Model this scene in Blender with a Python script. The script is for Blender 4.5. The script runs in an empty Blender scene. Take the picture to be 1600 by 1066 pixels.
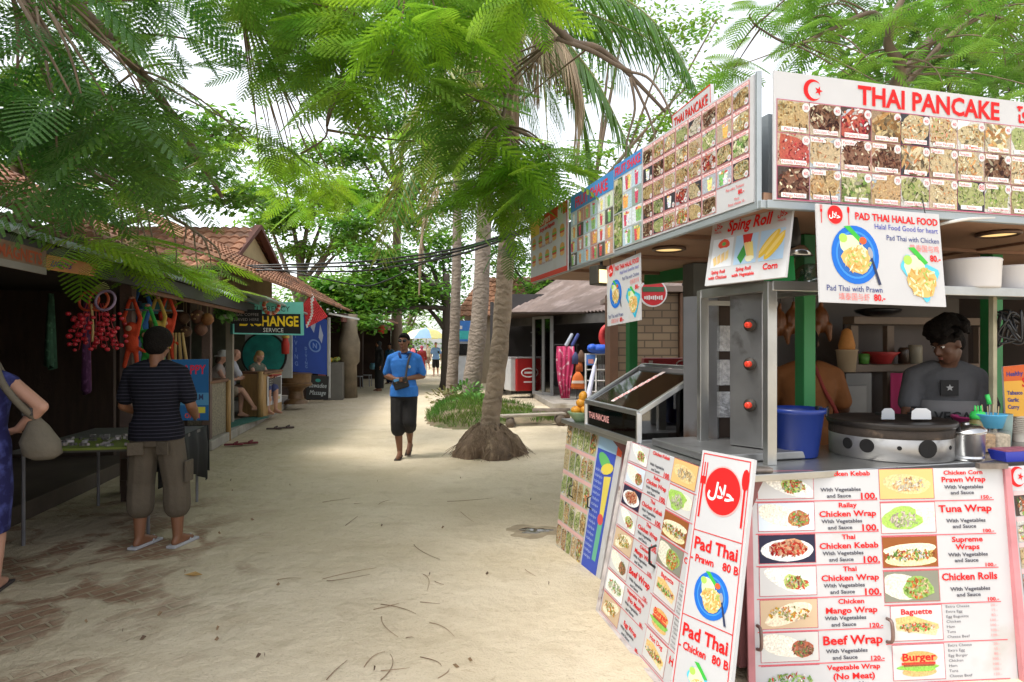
import bpy, bmesh, math, random
import numpy as np
from mathutils import Vector, Matrix, Quaternion, noise
R = math.radians
V = Vector
rnd = random.Random(7)
S = bpy.context.scene
C = S.collection

# ---------------------------------------------------------------- camera
cam = bpy.data.objects.new('camera', bpy.data.cameras.new('camera'))
C.objects.link(cam)
cam.data.sensor_width = 36
cam.data.lens = 22.5
cam.data.shift_y = 0.0044
cam.data.clip_start = 0.05
cam.data.clip_end = 500
cam.location = (0, 0, 1.6)
cam.rotation_euler = (R(90), 0, 0)
S.camera = cam

# ---------------------------------------------------------------- sky, sun, exposure
W = bpy.data.worlds.new('World')
S.world = W
W.use_nodes = True
wn = W.node_tree
bg = wn.nodes['Background']
sky = wn.nodes.new('ShaderNodeTexSky')
sky.sky_type = 'NISHITA'
sky.sun_disc = False
SUN_EL, SUN_AZ = R(62), R(-120)          # azimuth measured from +Y towards +X
sky.sun_elevation = SUN_EL
sky.sun_rotation = SUN_AZ
sky.air_density = 1.0
sky.dust_density = 2.0
sky.ozone_density = 1.0
hs = wn.nodes.new('ShaderNodeHueSaturation')      # overcast: the cloud layer greys the blue out
hs.inputs['Saturation'].default_value = 0.22
wn.links.new(sky.outputs[0], hs.inputs['Color'])
wn.links.new(hs.outputs[0], bg.inputs['Color'])
bg.inputs['Strength'].default_value = 0.15
sl = bpy.data.lights.new('sun', 'SUN')
sl.energy = 1.0
sl.angle = R(14)
sl.color = (1.0, 0.95, 0.87)
so = bpy.data.objects.new('sun', sl)
C.objects.link(so)
sd = V((math.sin(SUN_AZ) * math.cos(SUN_EL), math.cos(SUN_AZ) * math.cos(SUN_EL), math.sin(SUN_EL)))
so.rotation_euler = sd.to_track_quat('Z', 'Y').to_euler()
S.view_settings.view_transform = 'Standard'
S.view_settings.look = 'None'
S.view_settings.exposure = 1.45
S.view_settings.gamma = 1

# ---------------------------------------------------------------- coordinates
def at(px, py, Y):
    return V(((px - 800) / 1000 * Y, Y, 1.6 - (py - 540) / 1000 * Y))
def gp(px, py, z=0.0):
    return at(px, py, (1.6 - z) * 1000 / (py - 540))
SD, SN = V((-0.256, 0.967, 0)), V((0.967, 0.256, 0))
def st(a, b, z=0.0):                      # food stall frame: a along the path, b into the stall
    return V((1.20, 3.05, 0)) + SD * a + SN * b + V((0, 0, z))
LD, LN = V((-0.176, 0.984, 0)).normalized(), V((0.984, 0.176, 0)).normalized()
def la(a, b, z=0.0):                      # left shops frame: a along the path, b towards the path
    return V((-3.20, 4.02, 0)) + LD * a + LN * b + V((0, 0, z))
SANG = math.atan2(SD.x, SD.y) * -1
LANG = -math.atan2(LD.x, LD.y)

# ---------------------------------------------------------------- materials
_m = {}
def mat(name, col=(.5, .5, .5), rough=.7, metal=0.0, var=.12, vs=6.0, bump=0.0, bs=None, trans=0.0, emit=0.0, island=0.0,
        stain=None, spec=.5, stretch=None, hue=0.0, alpha=1.0):
    if name in _m:
        return _m[name]
    m = bpy.data.materials.new(name)
    _m[name] = m
    m.use_nodes = True
    t = m.node_tree
    N, L = t.nodes, t.links
    b = N['Principled BSDF']
    b.inputs['Roughness'].default_value = rough
    b.inputs['Metallic'].default_value = metal
    b.inputs['Specular IOR Level'].default_value = spec
    src = None
    tc = N.new('ShaderNodeTexCoord')
    mp = N.new('ShaderNodeMapping')
    L.new(tc.outputs['Object'], mp.inputs[0])
    if stretch:
        mp.inputs['Scale'].default_value = stretch
    if col == 'attr':
        a = N.new('ShaderNodeAttribute'); a.attribute_name = 'Col'
        src = a.outputs['Color']
    else:
        rgb = N.new('ShaderNodeRGB'); rgb.outputs[0].default_value = (*col, 1)
        src = rgb.outputs[0]
    if stain:                               # (colour, scale, threshold)
        nz = N.new('ShaderNodeTexNoise'); nz.inputs['Scale'].default_value = stain[1]; nz.inputs['Detail'].default_value = 6
        L.new(mp.outputs[0], nz.inputs['Vector'])
        rp = N.new('ShaderNodeMapRange'); rp.inputs[1].default_value = stain[2]; rp.inputs[2].default_value = stain[2] + .15
        L.new(nz.outputs['Fac'], rp.inputs[0])
        mx = N.new('ShaderNodeMix'); mx.data_type = 'RGBA'
        L.new(rp.outputs[0], mx.inputs[0]); L.new(src, mx.inputs[6]); mx.inputs[7].default_value = (*stain[0], 1)
        src = mx.outputs[2]
    if var or island or hue:
        h = N.new('ShaderNodeHueSaturation')
        L.new(src, h.inputs['Color'])
        val = None
        if var:
            nz = N.new('ShaderNodeTexNoise'); nz.inputs['Scale'].default_value = vs; nz.inputs['Detail'].default_value = 5
            L.new(mp.outputs[0], nz.inputs['Vector'])
            r = N.new('ShaderNodeMapRange'); r.inputs[1].default_value = .25; r.inputs[2].default_value = .75
            r.inputs[3].default_value = 1 - var; r.inputs[4].default_value = 1 + var
            L.new(nz.outputs['Fac'], r.inputs[0]); val = r.outputs[0]
        if island:
            g = N.new('ShaderNodeNewGeometry')
            r2 = N.new('ShaderNodeMapRange'); r2.inputs[3].default_value = 1 - island; r2.inputs[4].default_value = 1 + island
            L.new(g.outputs['Random Per Island'], r2.inputs[0])
            if val:
                mu = N.new('ShaderNodeMath'); mu.operation = 'MULTIPLY'; L.new(val, mu.inputs[0]); L.new(r2.outputs[0], mu.inputs[1]); val = mu.outputs[0]
            else:
                val = r2.outputs[0]
        if hue:
            g = N.new('ShaderNodeTexNoise'); g.inputs['Scale'].default_value = 1.3
            L.new(mp.outputs[0], g.inputs['Vector'])
            r3 = N.new('ShaderNodeMapRange'); r3.inputs[1].default_value = .3; r3.inputs[2].default_value = .7
            r3.inputs[3].default_value = .5 - hue; r3.inputs[4].default_value = .5 + hue
            L.new(g.outputs['Fac'], r3.inputs[0]); L.new(r3.outputs[0], h.inputs['Hue'])
        if val:
            L.new(val, h.inputs['Value'])
        src = h.outputs[0]
    L.new(src, b.inputs['Base Color'])
    if bump:
        nz = N.new('ShaderNodeTexNoise'); nz.inputs['Scale'].default_value = bs or 40; nz.inputs['Detail'].default_value = 4
        L.new(mp.outputs[0], nz.inputs['Vector'])
        bp = N.new('ShaderNodeBump'); bp.inputs['Strength'].default_value = bump; bp.inputs['Distance'].default_value = .02
        L.new(nz.outputs['Fac'], bp.inputs['Height']); L.new(bp.outputs[0], b.inputs['Normal'])
    if emit:
        L.new(src, b.inputs['Emission Color']); b.inputs['Emission Strength'].default_value = emit
    if trans:
        o = N['Material Output']
        tr = N.new('ShaderNodeBsdfTranslucent'); mx = N.new('ShaderNodeMixShader'); mx.inputs[0].default_value = trans
        h2 = N.new('ShaderNodeHueSaturation'); h2.inputs['Value'].default_value = 1.35; h2.inputs['Hue'].default_value = .485
        L.new(src, h2.inputs['Color']); L.new(h2.outputs[0], tr.inputs['Color'])
        L.new(b.outputs[0], mx.inputs[1]); L.new(tr.outputs[0], mx.inputs[2]); L.new(mx.outputs[0], o.inputs['Surface'])
    if alpha < 1:
        b.inputs['Transmission Weight'].default_value = 1 - alpha
    return m

def glass(name='clear_glass', tint=(.9, .95, .93), refl=.22):
    if name in _m:
        return _m[name]
    m = bpy.data.materials.new(name); _m[name] = m; m.use_nodes = True
    N, L = m.node_tree.nodes, m.node_tree.links
    t = N.new('ShaderNodeBsdfTransparent'); t.inputs[0].default_value = (*tint, 1)
    g = N.new('ShaderNodeBsdfGlossy'); g.inputs['Roughness'].default_value = .04
    mx = N.new('ShaderNodeMixShader'); mx.inputs[0].default_value = refl
    L.new(t.outputs[0], mx.inputs[1]); L.new(g.outputs[0], mx.inputs[2]); L.new(mx.outputs[0], N['Material Output'].inputs['Surface'])
    return m

# ---------------------------------------------------------------- objects
def tag(o, label=None, cat=None, group=None, kind=None):
    if label: o['label'] = label
    if cat: o['category'] = cat
    if group: o['group'] = group
    if kind: o['kind'] = kind
    return o
def empty(name, loc=(0, 0, 0), rz=0.0, label=None, cat=None, group=None):
    o = bpy.data.objects.new(name, None); C.objects.link(o)
    o.empty_display_size = .1
    o.location = loc; o.rotation_euler = (0, 0, rz)
    return tag(o, label, cat, group)
def copy_tree(o, parent=None):
    c = o.copy(); C.objects.link(c)
    if parent is not None: c.parent = parent
    for ch in [x for x in bpy.data.objects if x.parent == o]:
        copy_tree(ch, c)
    return c

class MB:
    def __init__(s):
        s.v = []; s.f = []; s.c = []; s.col = (1, 1, 1)
    def add(s, vs, fs, col=None):
        n = len(s.v)
        s.v += [tuple(x) for x in vs]
        s.f += [tuple(i + n for i in f) for f in fs]
        s.c += [col or s.col] * len(fs)
        return s
    def box(s, c, size, rot=None, col=None):
        hx, hy, hz = size[0] / 2, size[1] / 2, size[2] / 2
        vs = [V((x, y, z)) for x in (-hx, hx) for y in (-hy, hy) for z in (-hz, hz)]
        if rot is not None:
            M = rot if isinstance(rot, Matrix) else Matrix.Rotation(rot, 3, 'Z')
            vs = [M @ v for v in vs]
        c = V(c)
        return s.add([v + c for v in vs], [(0, 1, 3, 2), (4, 6, 7, 5), (0, 4, 5, 1), (2, 3, 7, 6), (0, 2, 6, 4), (1, 5, 7, 3)], col)
    def beam(s, p, q, w, h, up=(0, 0, 1), col=None):
        p, q = V(p), V(q)
        d = q - p; L = d.length; d = d / L
        up = V(up)
        x = d.cross(up)
        if x.length < 1e-4: x = d.cross(V((1, 0, 0)))
        x.normalize(); z = x.cross(d)
        M = Matrix((x, d, z)).transposed()
        return s.box((p + q) / 2, (w, L, h), M, col)
    def hexa(s, bot, top, col=None):        # two matching polygons joined
        n = len(bot)
        fs = [tuple(range(n))[::-1], tuple(range(n, 2 * n))] + [(i, (i + 1) % n, n + (i + 1) % n, n + i) for i in range(n)]
        return s.add(list(bot) + list(top), fs, col)
    def slab(s, quad, th, col=None):        # quad with thickness behind its normal
        q = [V(p) for p in quad]
        n = (q[1] - q[0]).cross(q[3] - q[0]).normalized()
        return s.hexa([p - n * th for p in q], q, col)
    def tube(s, pts, rad, n=8, col=None, cap=True):
        pts = [V(p) for p in pts]
        if not isinstance(rad, (list, tuple)): rad = [rad] * len(pts)
        vs = []; fs = []
        t0 = (pts[1] - pts[0]).normalized()
        x = t0.orthogonal().normalized()
        for i, p in enumerate(pts):
            t = (pts[min(i + 1, len(pts) - 1)] - pts[max(i - 1, 0)])
            t = t.normalized() if t.length > 1e-9 else t0
            x = (x - t * x.dot(t))
            x = x.normalized() if x.length > 1e-6 else t.orthogonal().normalized()
            y = t.cross(x)
            for k in range(n):
                a = 2 * math.pi * k / n
                vs.append(p + (x * math.cos(a) + y * math.sin(a)) * rad[i])
        for i in range(len(pts) - 1):
            for k in range(n):
                fs.append((i * n + k, i * n + (k + 1) % n, (i + 1) * n + (k + 1) % n, (i + 1) * n + k))
        if cap:
            fs.append(tuple(range(n))[::-1]); fs.append(tuple(range((len(pts) - 1) * n, len(pts) * n)))
        return s.add(vs, fs, col)
    def lathe(s, c, prof, n=24, col=None, ax=None, sx=1, sy=1, closed=False):   # prof: (r, z)
        c = V(c); vs = []; fs = []
        for r, z in prof:
            for k in range(n):
                a = 2 * math.pi * k / n
                p = V((r * math.cos(a) * sx, r * math.sin(a) * sy, z))
                if ax is not None: p = ax @ p
                vs.append(c + p)
        m = len(prof)
        for i in range(m - 1):
            for k in range(n):
                fs.append((i * n + k, i * n + (k + 1) % n, (i + 1) * n + (k + 1) % n, (i + 1) * n + k))
        if prof[0][0] > 1e-6: fs.append(tuple(range(n))[::-1])
        if prof[-1][0] > 1e-6: fs.append(tuple(range((m - 1) * n, m * n)))
        return s.add(vs, fs, col)
    def ell(s, c, r, n=12, m=8, rot=None, col=None):
        c = V(c); vs = [];  fs = []
        for i in range(m + 1):
            th = math.pi * i / m
            for k in range(n):
                a = 2 * math.pi * k / n
                p = V((r[0] * math.sin(th) * math.cos(a), r[1] * math.sin(th) * math.sin(a), -r[2] * math.cos(th)))
                if rot is not None: p = rot @ p
                vs.append(c + p)
        for i in range(m):
            for k in range(n):
                fs.append((i * n + k, i * n + (k + 1) % n, (i + 1) * n + (k + 1) % n, (i + 1) * n + k))
        return s.add(vs, fs, col)
    def cap(s, p, q, r0, r1, n=10):          # capsule with tapered radius (for remeshed bodies)
        p, q = V(p), V(q); d = q - p
        if d.length < 1e-6: return s.ell(p, (r0,) * 3, n, 8)
        d.normalize()
        pts, rad = [], []
        for k in range(5):
            a = math.pi / 2 * (1 - k / 4); pts.append(p - d * r0 * math.sin(a)); rad.append(max(r0 * math.cos(a), r0 * .03))
        for k in range(5):
            a = math.pi / 2 * k / 4; pts.append(q + d * r1 * math.sin(a)); rad.append(max(r1 * math.cos(a), r1 * .03))
        return s.tube(pts, rad, n)
    def loft(s, rings, n=20, e=2.0):         # ring: (centre, x-axis*hw, y-axis*hd)
        vs = []; fs = []
        for c, ax, ay in rings:
            c, ax, ay = V(c), V(ax), V(ay)
            for k in range(n):
                a = 2 * math.pi * k / n
                ca, sa = math.cos(a), math.sin(a)
                vs.append(c + ax * math.copysign(abs(ca) ** (2 / e), ca) + ay * math.copysign(abs(sa) ** (2 / e), sa))
        m = len(rings)
        for i in range(m - 1):
            for k in range(n):
                fs.append((i * n + k, i * n + (k + 1) % n, (i + 1) * n + (k + 1) % n, (i + 1) * n + k))
        fs.append(tuple(range(n))[::-1]); fs.append(tuple(range((m - 1) * n, m * n)))
        return s.add(vs, fs)
    def build(s, name, m=None, parent=None, smooth=False, bevel=0.0, rel=None, loc=None):
        """rel: origin (world) subtracted from the vertices; parent: the thing (its children keep local coordinates)"""
        me = bpy.data.meshes.new(name)
        vs = s.v
        if rel is not None:
            vs = [(x - rel[0], y - rel[1], z - rel[2]) for x, y, z in vs]
        me.from_pydata(vs, [], s.f)
        if m is not None: me.materials.append(m)
        ca = me.color_attributes.new('Col', 'FLOAT_COLOR', 'CORNER')
        cs = np.repeat(np.array([(*c[:3], 1.0) for c in s.c], dtype=np.float32).reshape(-1, 4), [len(f) for f in s.f], axis=0)
        ca.data.foreach_set('color', cs.ravel())
        if smooth: me.polygons.foreach_set('use_smooth', [True] * len(me.polygons))
        bm = bmesh.new(); bm.from_mesh(me); bmesh.ops.recalc_face_normals(bm, faces=bm.faces); bm.to_mesh(me); bm.free()
        o = bpy.data.objects.new(name, me); C.objects.link(o)
        if parent is not None: o.parent = parent
        if loc is not None: o.location = loc
        if bevel:
            b = o.modifiers.new('bevel', 'BEVEL'); b.width = bevel; b.segments = 2; b.limit_method = 'ANGLE'
        if smooth == 'auto':
            me.set_sharp_from_angle(angle=R(35))
        return o

class Thing:
    """A thing: an Empty at its base; parts are given in world coordinates."""
    def __init__(s, name, loc, label, cat, group=None):
        s.o = empty(name, loc, 0, label, cat, group); s.loc = V(loc)
    def part(s, mb, name, m, smooth=False, bevel=0.0, parent=None):
        return mb.build(name, m, parent or s.o, smooth, bevel, rel=s.loc)

def bez(p0, p1, p2, n=10):
    p0, p1, p2 = V(p0), V(p1), V(p2)
    return [p0 * (1 - t) ** 2 + p1 * 2 * t * (1 - t) + p2 * t * t for t in [i / n for i in range(n + 1)]]
def crom(ps, n=6):
    ps = [V(p) for p in ps]; out = []
    for i in range(len(ps) - 1):
        a = ps[max(i - 1, 0)]; b = ps[i]; c = ps[i + 1]; d = ps[min(i + 2, len(ps) - 1)]
        for k in range(n):
            t = k / n
            out.append(.5 * ((2 * b) + (c - a) * t + (2 * a - 5 * b + 4 * c - d) * t * t + (3 * b - a - 3 * c + d) * t ** 3))
    out.append(ps[-1]); return out

# ---------------------------------------------------------------- lettering: every glyph is made once, words are laid out from them
CHARS = "ABCDEFGHIJKLMNOPQRSTUVWXYZabcdefghijklmnopqrstuvwxyz0123456789.,-&()/:'!\uFEDD\uFEFC\uFEA3โร垫泰国与鸡填虾"
GLYPH = {}
def make_glyphs():
    jobs = []
    def txt(body, off):
        cu = bpy.data.curves.new('glyph', 'FONT'); cu.body = body; cu.size = 1; cu.resolution_u = 2; cu.offset = off
        o = bpy.data.objects.new('glyph', cu); C.objects.link(o); return o
    for w, off in ((0, 0.0), (1, .028)):
        jobs.append((w, None, txt('HH', off), None))
        for c in CHARS:
            jobs.append((w, c, txt(c, off), txt('H' + c + 'H', off)))
    bpy.context.view_layer.update()
    dg = bpy.context.evaluated_depsgraph_get()
    base = {}
    for w, c, o, o2 in jobs:
        def width(ob):
            me = ob.evaluated_get(dg).to_mesh(); xs = [v.co.x for v in me.vertices]; r = (max(xs) - min(xs)) if xs else 0; ob.evaluated_get(dg).to_mesh_clear(); return r
        if c is None:
            base[w] = width(o); continue
        me = o.evaluated_get(dg).to_mesh()
        vs = [(v.co.x, v.co.y) for v in me.vertices]; fs = [tuple(p.vertices) for p in me.polygons]
        o.evaluated_get(dg).to_mesh_clear()
        GLYPH[(w, c)] = (vs, fs, width(o2) - base[w])
    for w, c, o, o2 in jobs:
        for x in (o, o2):
            if x is not None:
                cu = x.data; bpy.data.objects.remove(x); bpy.data.curves.remove(cu)
make_glyphs()

class Print:
    """Flat print on a board: shapes in metres from the top-left corner, mapped onto the four corners of the board's face."""
    def __init__(s, TL, TR, BR, BL, W=None, H=None):
        s.q = [V(p) for p in (TL, TR, BR, BL)]
        s.W = W or ((s.q[1] - s.q[0]).length + (s.q[2] - s.q[3]).length) / 2
        s.H = H or ((s.q[3] - s.q[0]).length + (s.q[2] - s.q[1]).length) / 2
        s.n = (s.q[3] - s.q[0]).cross(s.q[1] - s.q[0]).normalized()
        s.pic = MB(); s.let = MB(); s.pho = MB(); s.cur = s.pic
    def map(s, x, y, l):
        u, v = x / s.W, y / s.H
        return (s.q[0] * (1 - u) + s.q[1] * u) * (1 - v) + (s.q[3] * (1 - u) + s.q[2] * u) * v + s.n * (.0008 + .0005 * l)
    def poly(s, pts, col, l=1, let=False):
        if max(y for x, y in pts) > s.H + .001: return
        (s.let if let else s.cur).add([s.map(x, y, l) for x, y in pts], [tuple(range(len(pts)))], col)
    def rect(s, x, y, w, h, col, l=1, let=False):
        s.poly([(x, y), (x + w, y), (x + w, y + h), (x, y + h)], col, l, let)
    def ell(s, cx, cy, rx, ry, col, l=1, n=20, rot=0, wob=0, clip=None, let=False):
        pts = []
        ph = rnd.random() * 6
        for k in range(n):
            a = 2 * math.pi * k / n
            w = 1 + wob * math.sin(3 * a + ph) + wob * rnd.uniform(-1, 1)
            x, y = rx * math.cos(a) * w, ry * math.sin(a) * w
            x, y = cx + x * math.cos(rot) - y * math.sin(rot), cy + x * math.sin(rot) + y * math.cos(rot)
            if clip: x = min(max(x, clip[0]), clip[0] + clip[2]); y = min(max(y, clip[1]), clip[1] + clip[3])
            pts.append((x, y))
        s.poly(pts, col, l, let)
    def frame(s, x, y, w, h, t, col, l=1):
        s.rect(x, y, w, t, col, l); s.rect(x, y + h - t, w, t, col, l); s.rect(x, y + t, t, h - 2 * t, col, l); s.rect(x + w - t, y + t, t, h - 2 * t, col, l)
    def text(s, body, x, y, size, col, bold=1, align='l', sx=1.0, l=4, shear=0.0, rot=0.0, maxw=None):
        """y is the baseline; size is the cap height"""
        k = size / .73
        adv = sum(GLYPH[(bold, c)][2] if c != ' ' else .28 for c in body) * k * sx
        if maxw and adv > maxw: sx *= maxw / adv; adv = maxw
        x0 = {'l': 0, 'c': -adv / 2, 'r': -adv}[align]
        cr, sr = math.cos(rot), math.sin(rot)
        for c in body:
            if c == ' ': x0 += .28 * k * sx; continue
            vs, fs, a = GLYPH[(bold, c)]
            P = []
            if y > s.H: continue
            for gx, gy in vs:
                X = x0 + gx * k * sx + shear * gy * k; Yy = -gy * k
                P.append(s.map(x + X * cr - Yy * sr, y + X * sr + Yy * cr, l))
            s.let.add(P, fs, col)
            x0 += a * k * sx
        return adv
    def food(s, x, y, w, h, kind=None, l=1, bgc=None):
        pals = {
            'pancake': ((.75, .55, .28), [(.85, .66, .3), (.6, .35, .12), (.9, .75, .4), (.7, .42, .15)]),
            'choc': ((.35, .2, .12), [(.12, .05, .03), (.08, .03, .02), (.85, .75, .5), (.3, .14, .07)]),
            'berry': ((.7, .2, .12), [(.6, .05, .04), (.85, .3, .15), (.9, .85, .8), (.4, .03, .03)]),
            'banana': ((.82, .68, .4), [(.9, .8, .5), (.75, .5, .2), (.95, .88, .65), (.85, .4, .15)]),
            'green': ((.55, .6, .25), [(.25, .45, .1), (.75, .75, .4), (.5, .6, .2), (.85, .8, .55)]),
            'mix': ((.8, .6, .35), [(.75, .2, .08), (.85, .6, .2), (.3, .5, .12), (.9, .85, .65), (.45, .2, .08)]),
            'wrap': ((.9, .82, .66), [(.8, .2, .08), (.3, .55, .12), (.9, .6, .25), (.95, .9, .78), (.55, .25, .1)]),
            'drink': ((.6, .75, .8), [(.9, .5, .15), (.3, .55, .2), (.85, .85, .85), (.7, .1, .15), (.9, .8, .3)]),
        }
        s.cur = s.pho
        kind = kind or rnd.choice(list(pals))
        base, pal = pals[kind]
        bgc = bgc or rnd.choice([(.55, .54, .5), (.45, .38, .28), (.42, .46, .5), (.08, .06, .05), (.3, .22, .14), (.5, .4, .28), (.05, .05, .06)])
        s.rect(x, y, w, h, bgc, l)
        clip = (x + .002, y + .002, w - .004, h - .004)
        cx, cy = x + w * rnd.uniform(.42, .58), y + h * rnd.uniform(.45, .58)
        if kind == 'drink':
            for i in range(rnd.choice((1, 1, 2))):
                gx = cx + w * .25 * i * rnd.choice((-1, 1)); c = rnd.choice(pal)
                s.poly([(gx - w * .2, y + h * .2), (gx + w * .2, y + h * .2), (gx + w * .12, y + h * .92), (gx - w * .12, y + h * .92)], c, l + 1)
                s.ell(gx, y + h * .2, w * .2, h * .06, rnd.choice(pal), l + 2, 10, 0, .1, clip)
                for q in range(8): s.ell(gx + rnd.uniform(-.13, .13) * w, y + rnd.uniform(.3, .85) * h, w * .06, h * .05, tuple(v * rnd.uniform(.6, 1.3) for v in c), l + 2.2 + q * .05, 6, 0, .2, clip)
                s.rect(gx + w * .03, y + h * .05, w * .03, h * .18, (.8, .1, .1), l + 3)
                s.ell(gx - w * .1, y + h * .15, w * .09, h * .08, rnd.choice(pal), l + 3, 8, 0, .1, clip)
            s.cur = s.pic
            return
        rot = rnd.uniform(-.7, .7)
        if rnd.random() < .35: s.ell(cx, cy, w * .56, h * .52, rnd.choice([(.6, .59, .56), (.5, .54, .6), (.58, .52, .4), (.62, .6, .58)]), l + 1, 12, rot, .06, clip)
        if rnd.random() < .5: s.poly([(x + .003, y + .003), (x + w * rnd.uniform(.3, .9), y + .003), (x + .003, y + h * rnd.uniform(.3, .9))], rnd.choice([(.85, .85, .82), (.1, .08, .07), (.35, .42, .5), (.45, .28, .15), (.6, .55, .4)]), l + .6)
        s.ell(cx, cy, w * .58, h * .52, tuple(q * .62 for q in base), l + 2, 14, rot, .12, clip)
        n = 110 if w > .09 else 64
        ks, kb = rnd.choice((.7, 1, 1.3, 2.0)), rnd.uniform(.65, 1.15)
        sq = rnd.random() < .5
        ca, sa = math.cos(rot), math.sin(rot)
        for i in range(n):
            u, v = rnd.uniform(-.55, .55), rnd.uniform(-.52, .52)
            if not sq:
                a = rnd.random() * 6.28; r = math.sqrt(rnd.random()) * .5; u, v = r * math.cos(a), r * .9 * math.sin(a)
            px, py = cx + w * (u * ca - v * sa) * .95, cy + h * (u * sa + v * ca) * .95
            c = rnd.choice(pal); j = rnd.uniform(.35, 1.0)
            if rnd.random() < .18: c = tuple(q * .35 for q in base)
            rr = rnd.uniform(.02, .06) * ks; j *= kb
            s.ell(px, py, w * rr * rnd.uniform(.7, 2.2), h * rr * .7, tuple(min(.95, q * j) for q in c), l + 3 + i * .03, 5, rot + rnd.choice((0, 1.57, rnd.random() * 3)), .2, clip)
        s.cur = s.pic
    def build(s, T, pic='printed_photos', let='lettering'):
        if s.pic.f: T.part(s.pic, 'printed_panels' if pic == 'printed_photos' else pic, PRINT)
        if s.pho.f: T.part(s.pho, 'printed_photos', PHOTO)
        if s.let.f: T.part(s.let, let, PRINT)
PHOTO = mat('printed_photo', 'attr', .6, 0, .34, 120, hue=.02, spec=.15)
PRINT = mat('printed_vinyl', 'attr', .6, 0, .06, 3, spec=.15)
PAINT = mat('painted_colours', 'attr', .55, 0, .08, 9)
RED, NAVY, GREY = (.72, .02, .02), (.03, .05, .22), (.10, .10, .12)
WHITE = (.66, .66, .66)
# ================================================================ ground
def gh(x, y):
    if abs(x) > 12.5 or y < -1.5 or y > 34.5: return 0
    return .018 * noise.noise(V((x * .8, y * .8, 0))) + .007 * noise.noise(V((x * 3, y * 3, 5)))
def make_ground():
    xs = [-250, -120, -60, -30, -18] + [-12 + .2 * i for i in range(121)] + [18, 30, 60, 120, 250]
    ys = [-60, -20, -6] + [-1 + .2 * i for i in range(176)] + [38, 44, 55, 80, 140, 300]
    hz = gh
    vs = [(x, y, hz(x, y)) for y in ys for x in xs]
    n = len(xs)
    fs = [(j * n + i, j * n + i + 1, (j + 1) * n + i + 1, (j + 1) * n + i) for j in range(len(ys) - 1) for i in range(n - 1)]
    m = bpy.data.materials.new('sand'); m.use_nodes = True
    t = m.node_tree; N, L = t.nodes, t.links; b = N['Principled BSDF']
    b.inputs['Roughness'].default_value = .92; b.inputs['Specular IOR Level'].default_value = .15
    tc = N.new('ShaderNodeTexCoord')
    def nz(scale, detail=6, vec=None, dist=0):
        q = N.new('ShaderNodeTexNoise'); q.inputs['Scale'].default_value = scale; q.inputs['Detail'].default_value = detail; q.inputs['Distortion'].default_value = dist
        L.new(vec or tc.outputs['Object'], q.inputs['Vector']); return q.outputs['Fac']
    def rng(src, a, c, lo=0, hi=1):
        q = N.new('ShaderNodeMapRange'); q.inputs[1].default_value = a; q.inputs[2].default_value = c; q.inputs[3].default_value = lo; q.inputs[4].default_value = hi
        L.new(src, q.inputs[0]); return q.outputs[0]
    def mix(f, a, c, mode='MIX'):
        q = N.new('ShaderNodeMix'); q.data_type = 'RGBA'; q.blend_type = mode
        if isinstance(f, float): q.inputs[0].default_value = f
        else: L.new(f, q.inputs[0])
        for i, s_ in ((6, a), (7, c)):
            if isinstance(s_, tuple): q.inputs[i].default_value = (*s_, 1)
            else: L.new(s_, q.inputs[i])
        return q.outputs[2]
    def math_(op, a, c):
        q = N.new('ShaderNodeMath'); q.operation = op
        for i, s_ in enumerate((a, c)):
            if isinstance(s_, (int, float)): q.inputs[i].default_value = s_
            else: L.new(s_, q.inputs[i])
        return q.outputs[0]
    base = mix(rng(nz(.9), .35, .65), (.60, .50, .35), (.69, .59, .44))
    base = mix(rng(nz(3.5, 8, None, .6), .54, .78), base, (.54, .445, .31))
    mpd = N.new('ShaderNodeMapping'); mpd.inputs['Scale'].default_value = (1, 2.6, 1); L.new(tc.outputs['Object'], mpd.inputs[0])
    base = mix(rng(nz(14, 8, mpd.outputs[0], 1.2), .60, .76, 0, .6), base, (.38, .28, .18))
    base = mix(rng(nz(55, 4, mpd.outputs[0], .5), .60, .72, 0, .6), base, (.30, .23, .15))
    # wet, dirty strip beside the stall
    sx = N.new('ShaderNodeSeparateXYZ'); L.new(tc.outputs['Object'], sx.inputs[0])
    # worn brick paving, half under sand, by the left shops
    mp = N.new('ShaderNodeMapping'); mp.inputs['Rotation'].default_value = (0, 0, R(-52)); L.new(tc.outputs['Object'], mp.inputs[0])
    br = N.new('ShaderNodeTexBrick'); L.new(mp.outputs[0], br.inputs['Vector'])
    br.inputs['Scale'].default_value = 1; br.inputs['Brick Width'].default_value = .21; br.inputs['Row Height'].default_value = .105; br.inputs['Mortar Size'].default_value = .011
    br.inputs['Mortar Smooth'].default_value = .4
    br.inputs['Color1'].default_value = (.20, .10, .06, 1); br.inputs['Color2'].default_value = (.28, .16, .10, 1); br.inputs['Mortar'].default_value = (.34, .27, .18, 1)
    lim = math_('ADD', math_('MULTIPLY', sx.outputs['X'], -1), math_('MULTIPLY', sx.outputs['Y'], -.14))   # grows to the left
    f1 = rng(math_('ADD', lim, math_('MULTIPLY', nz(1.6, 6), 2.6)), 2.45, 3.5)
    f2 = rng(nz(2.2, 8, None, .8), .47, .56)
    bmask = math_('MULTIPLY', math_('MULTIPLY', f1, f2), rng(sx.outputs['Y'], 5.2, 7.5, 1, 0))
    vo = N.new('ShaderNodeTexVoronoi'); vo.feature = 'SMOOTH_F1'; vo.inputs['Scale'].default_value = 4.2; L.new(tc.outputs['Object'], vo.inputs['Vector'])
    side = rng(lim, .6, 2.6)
    base = mix(math_('MULTIPLY', side, .5), base, (.33, .27, .185))  # shade towards the left shops put into the sand colour
    base = mix(math_('MULTIPLY', bmask, .85), base, br.outputs['Color'])
    L.new(base, b.inputs['Base Color'])
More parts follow.
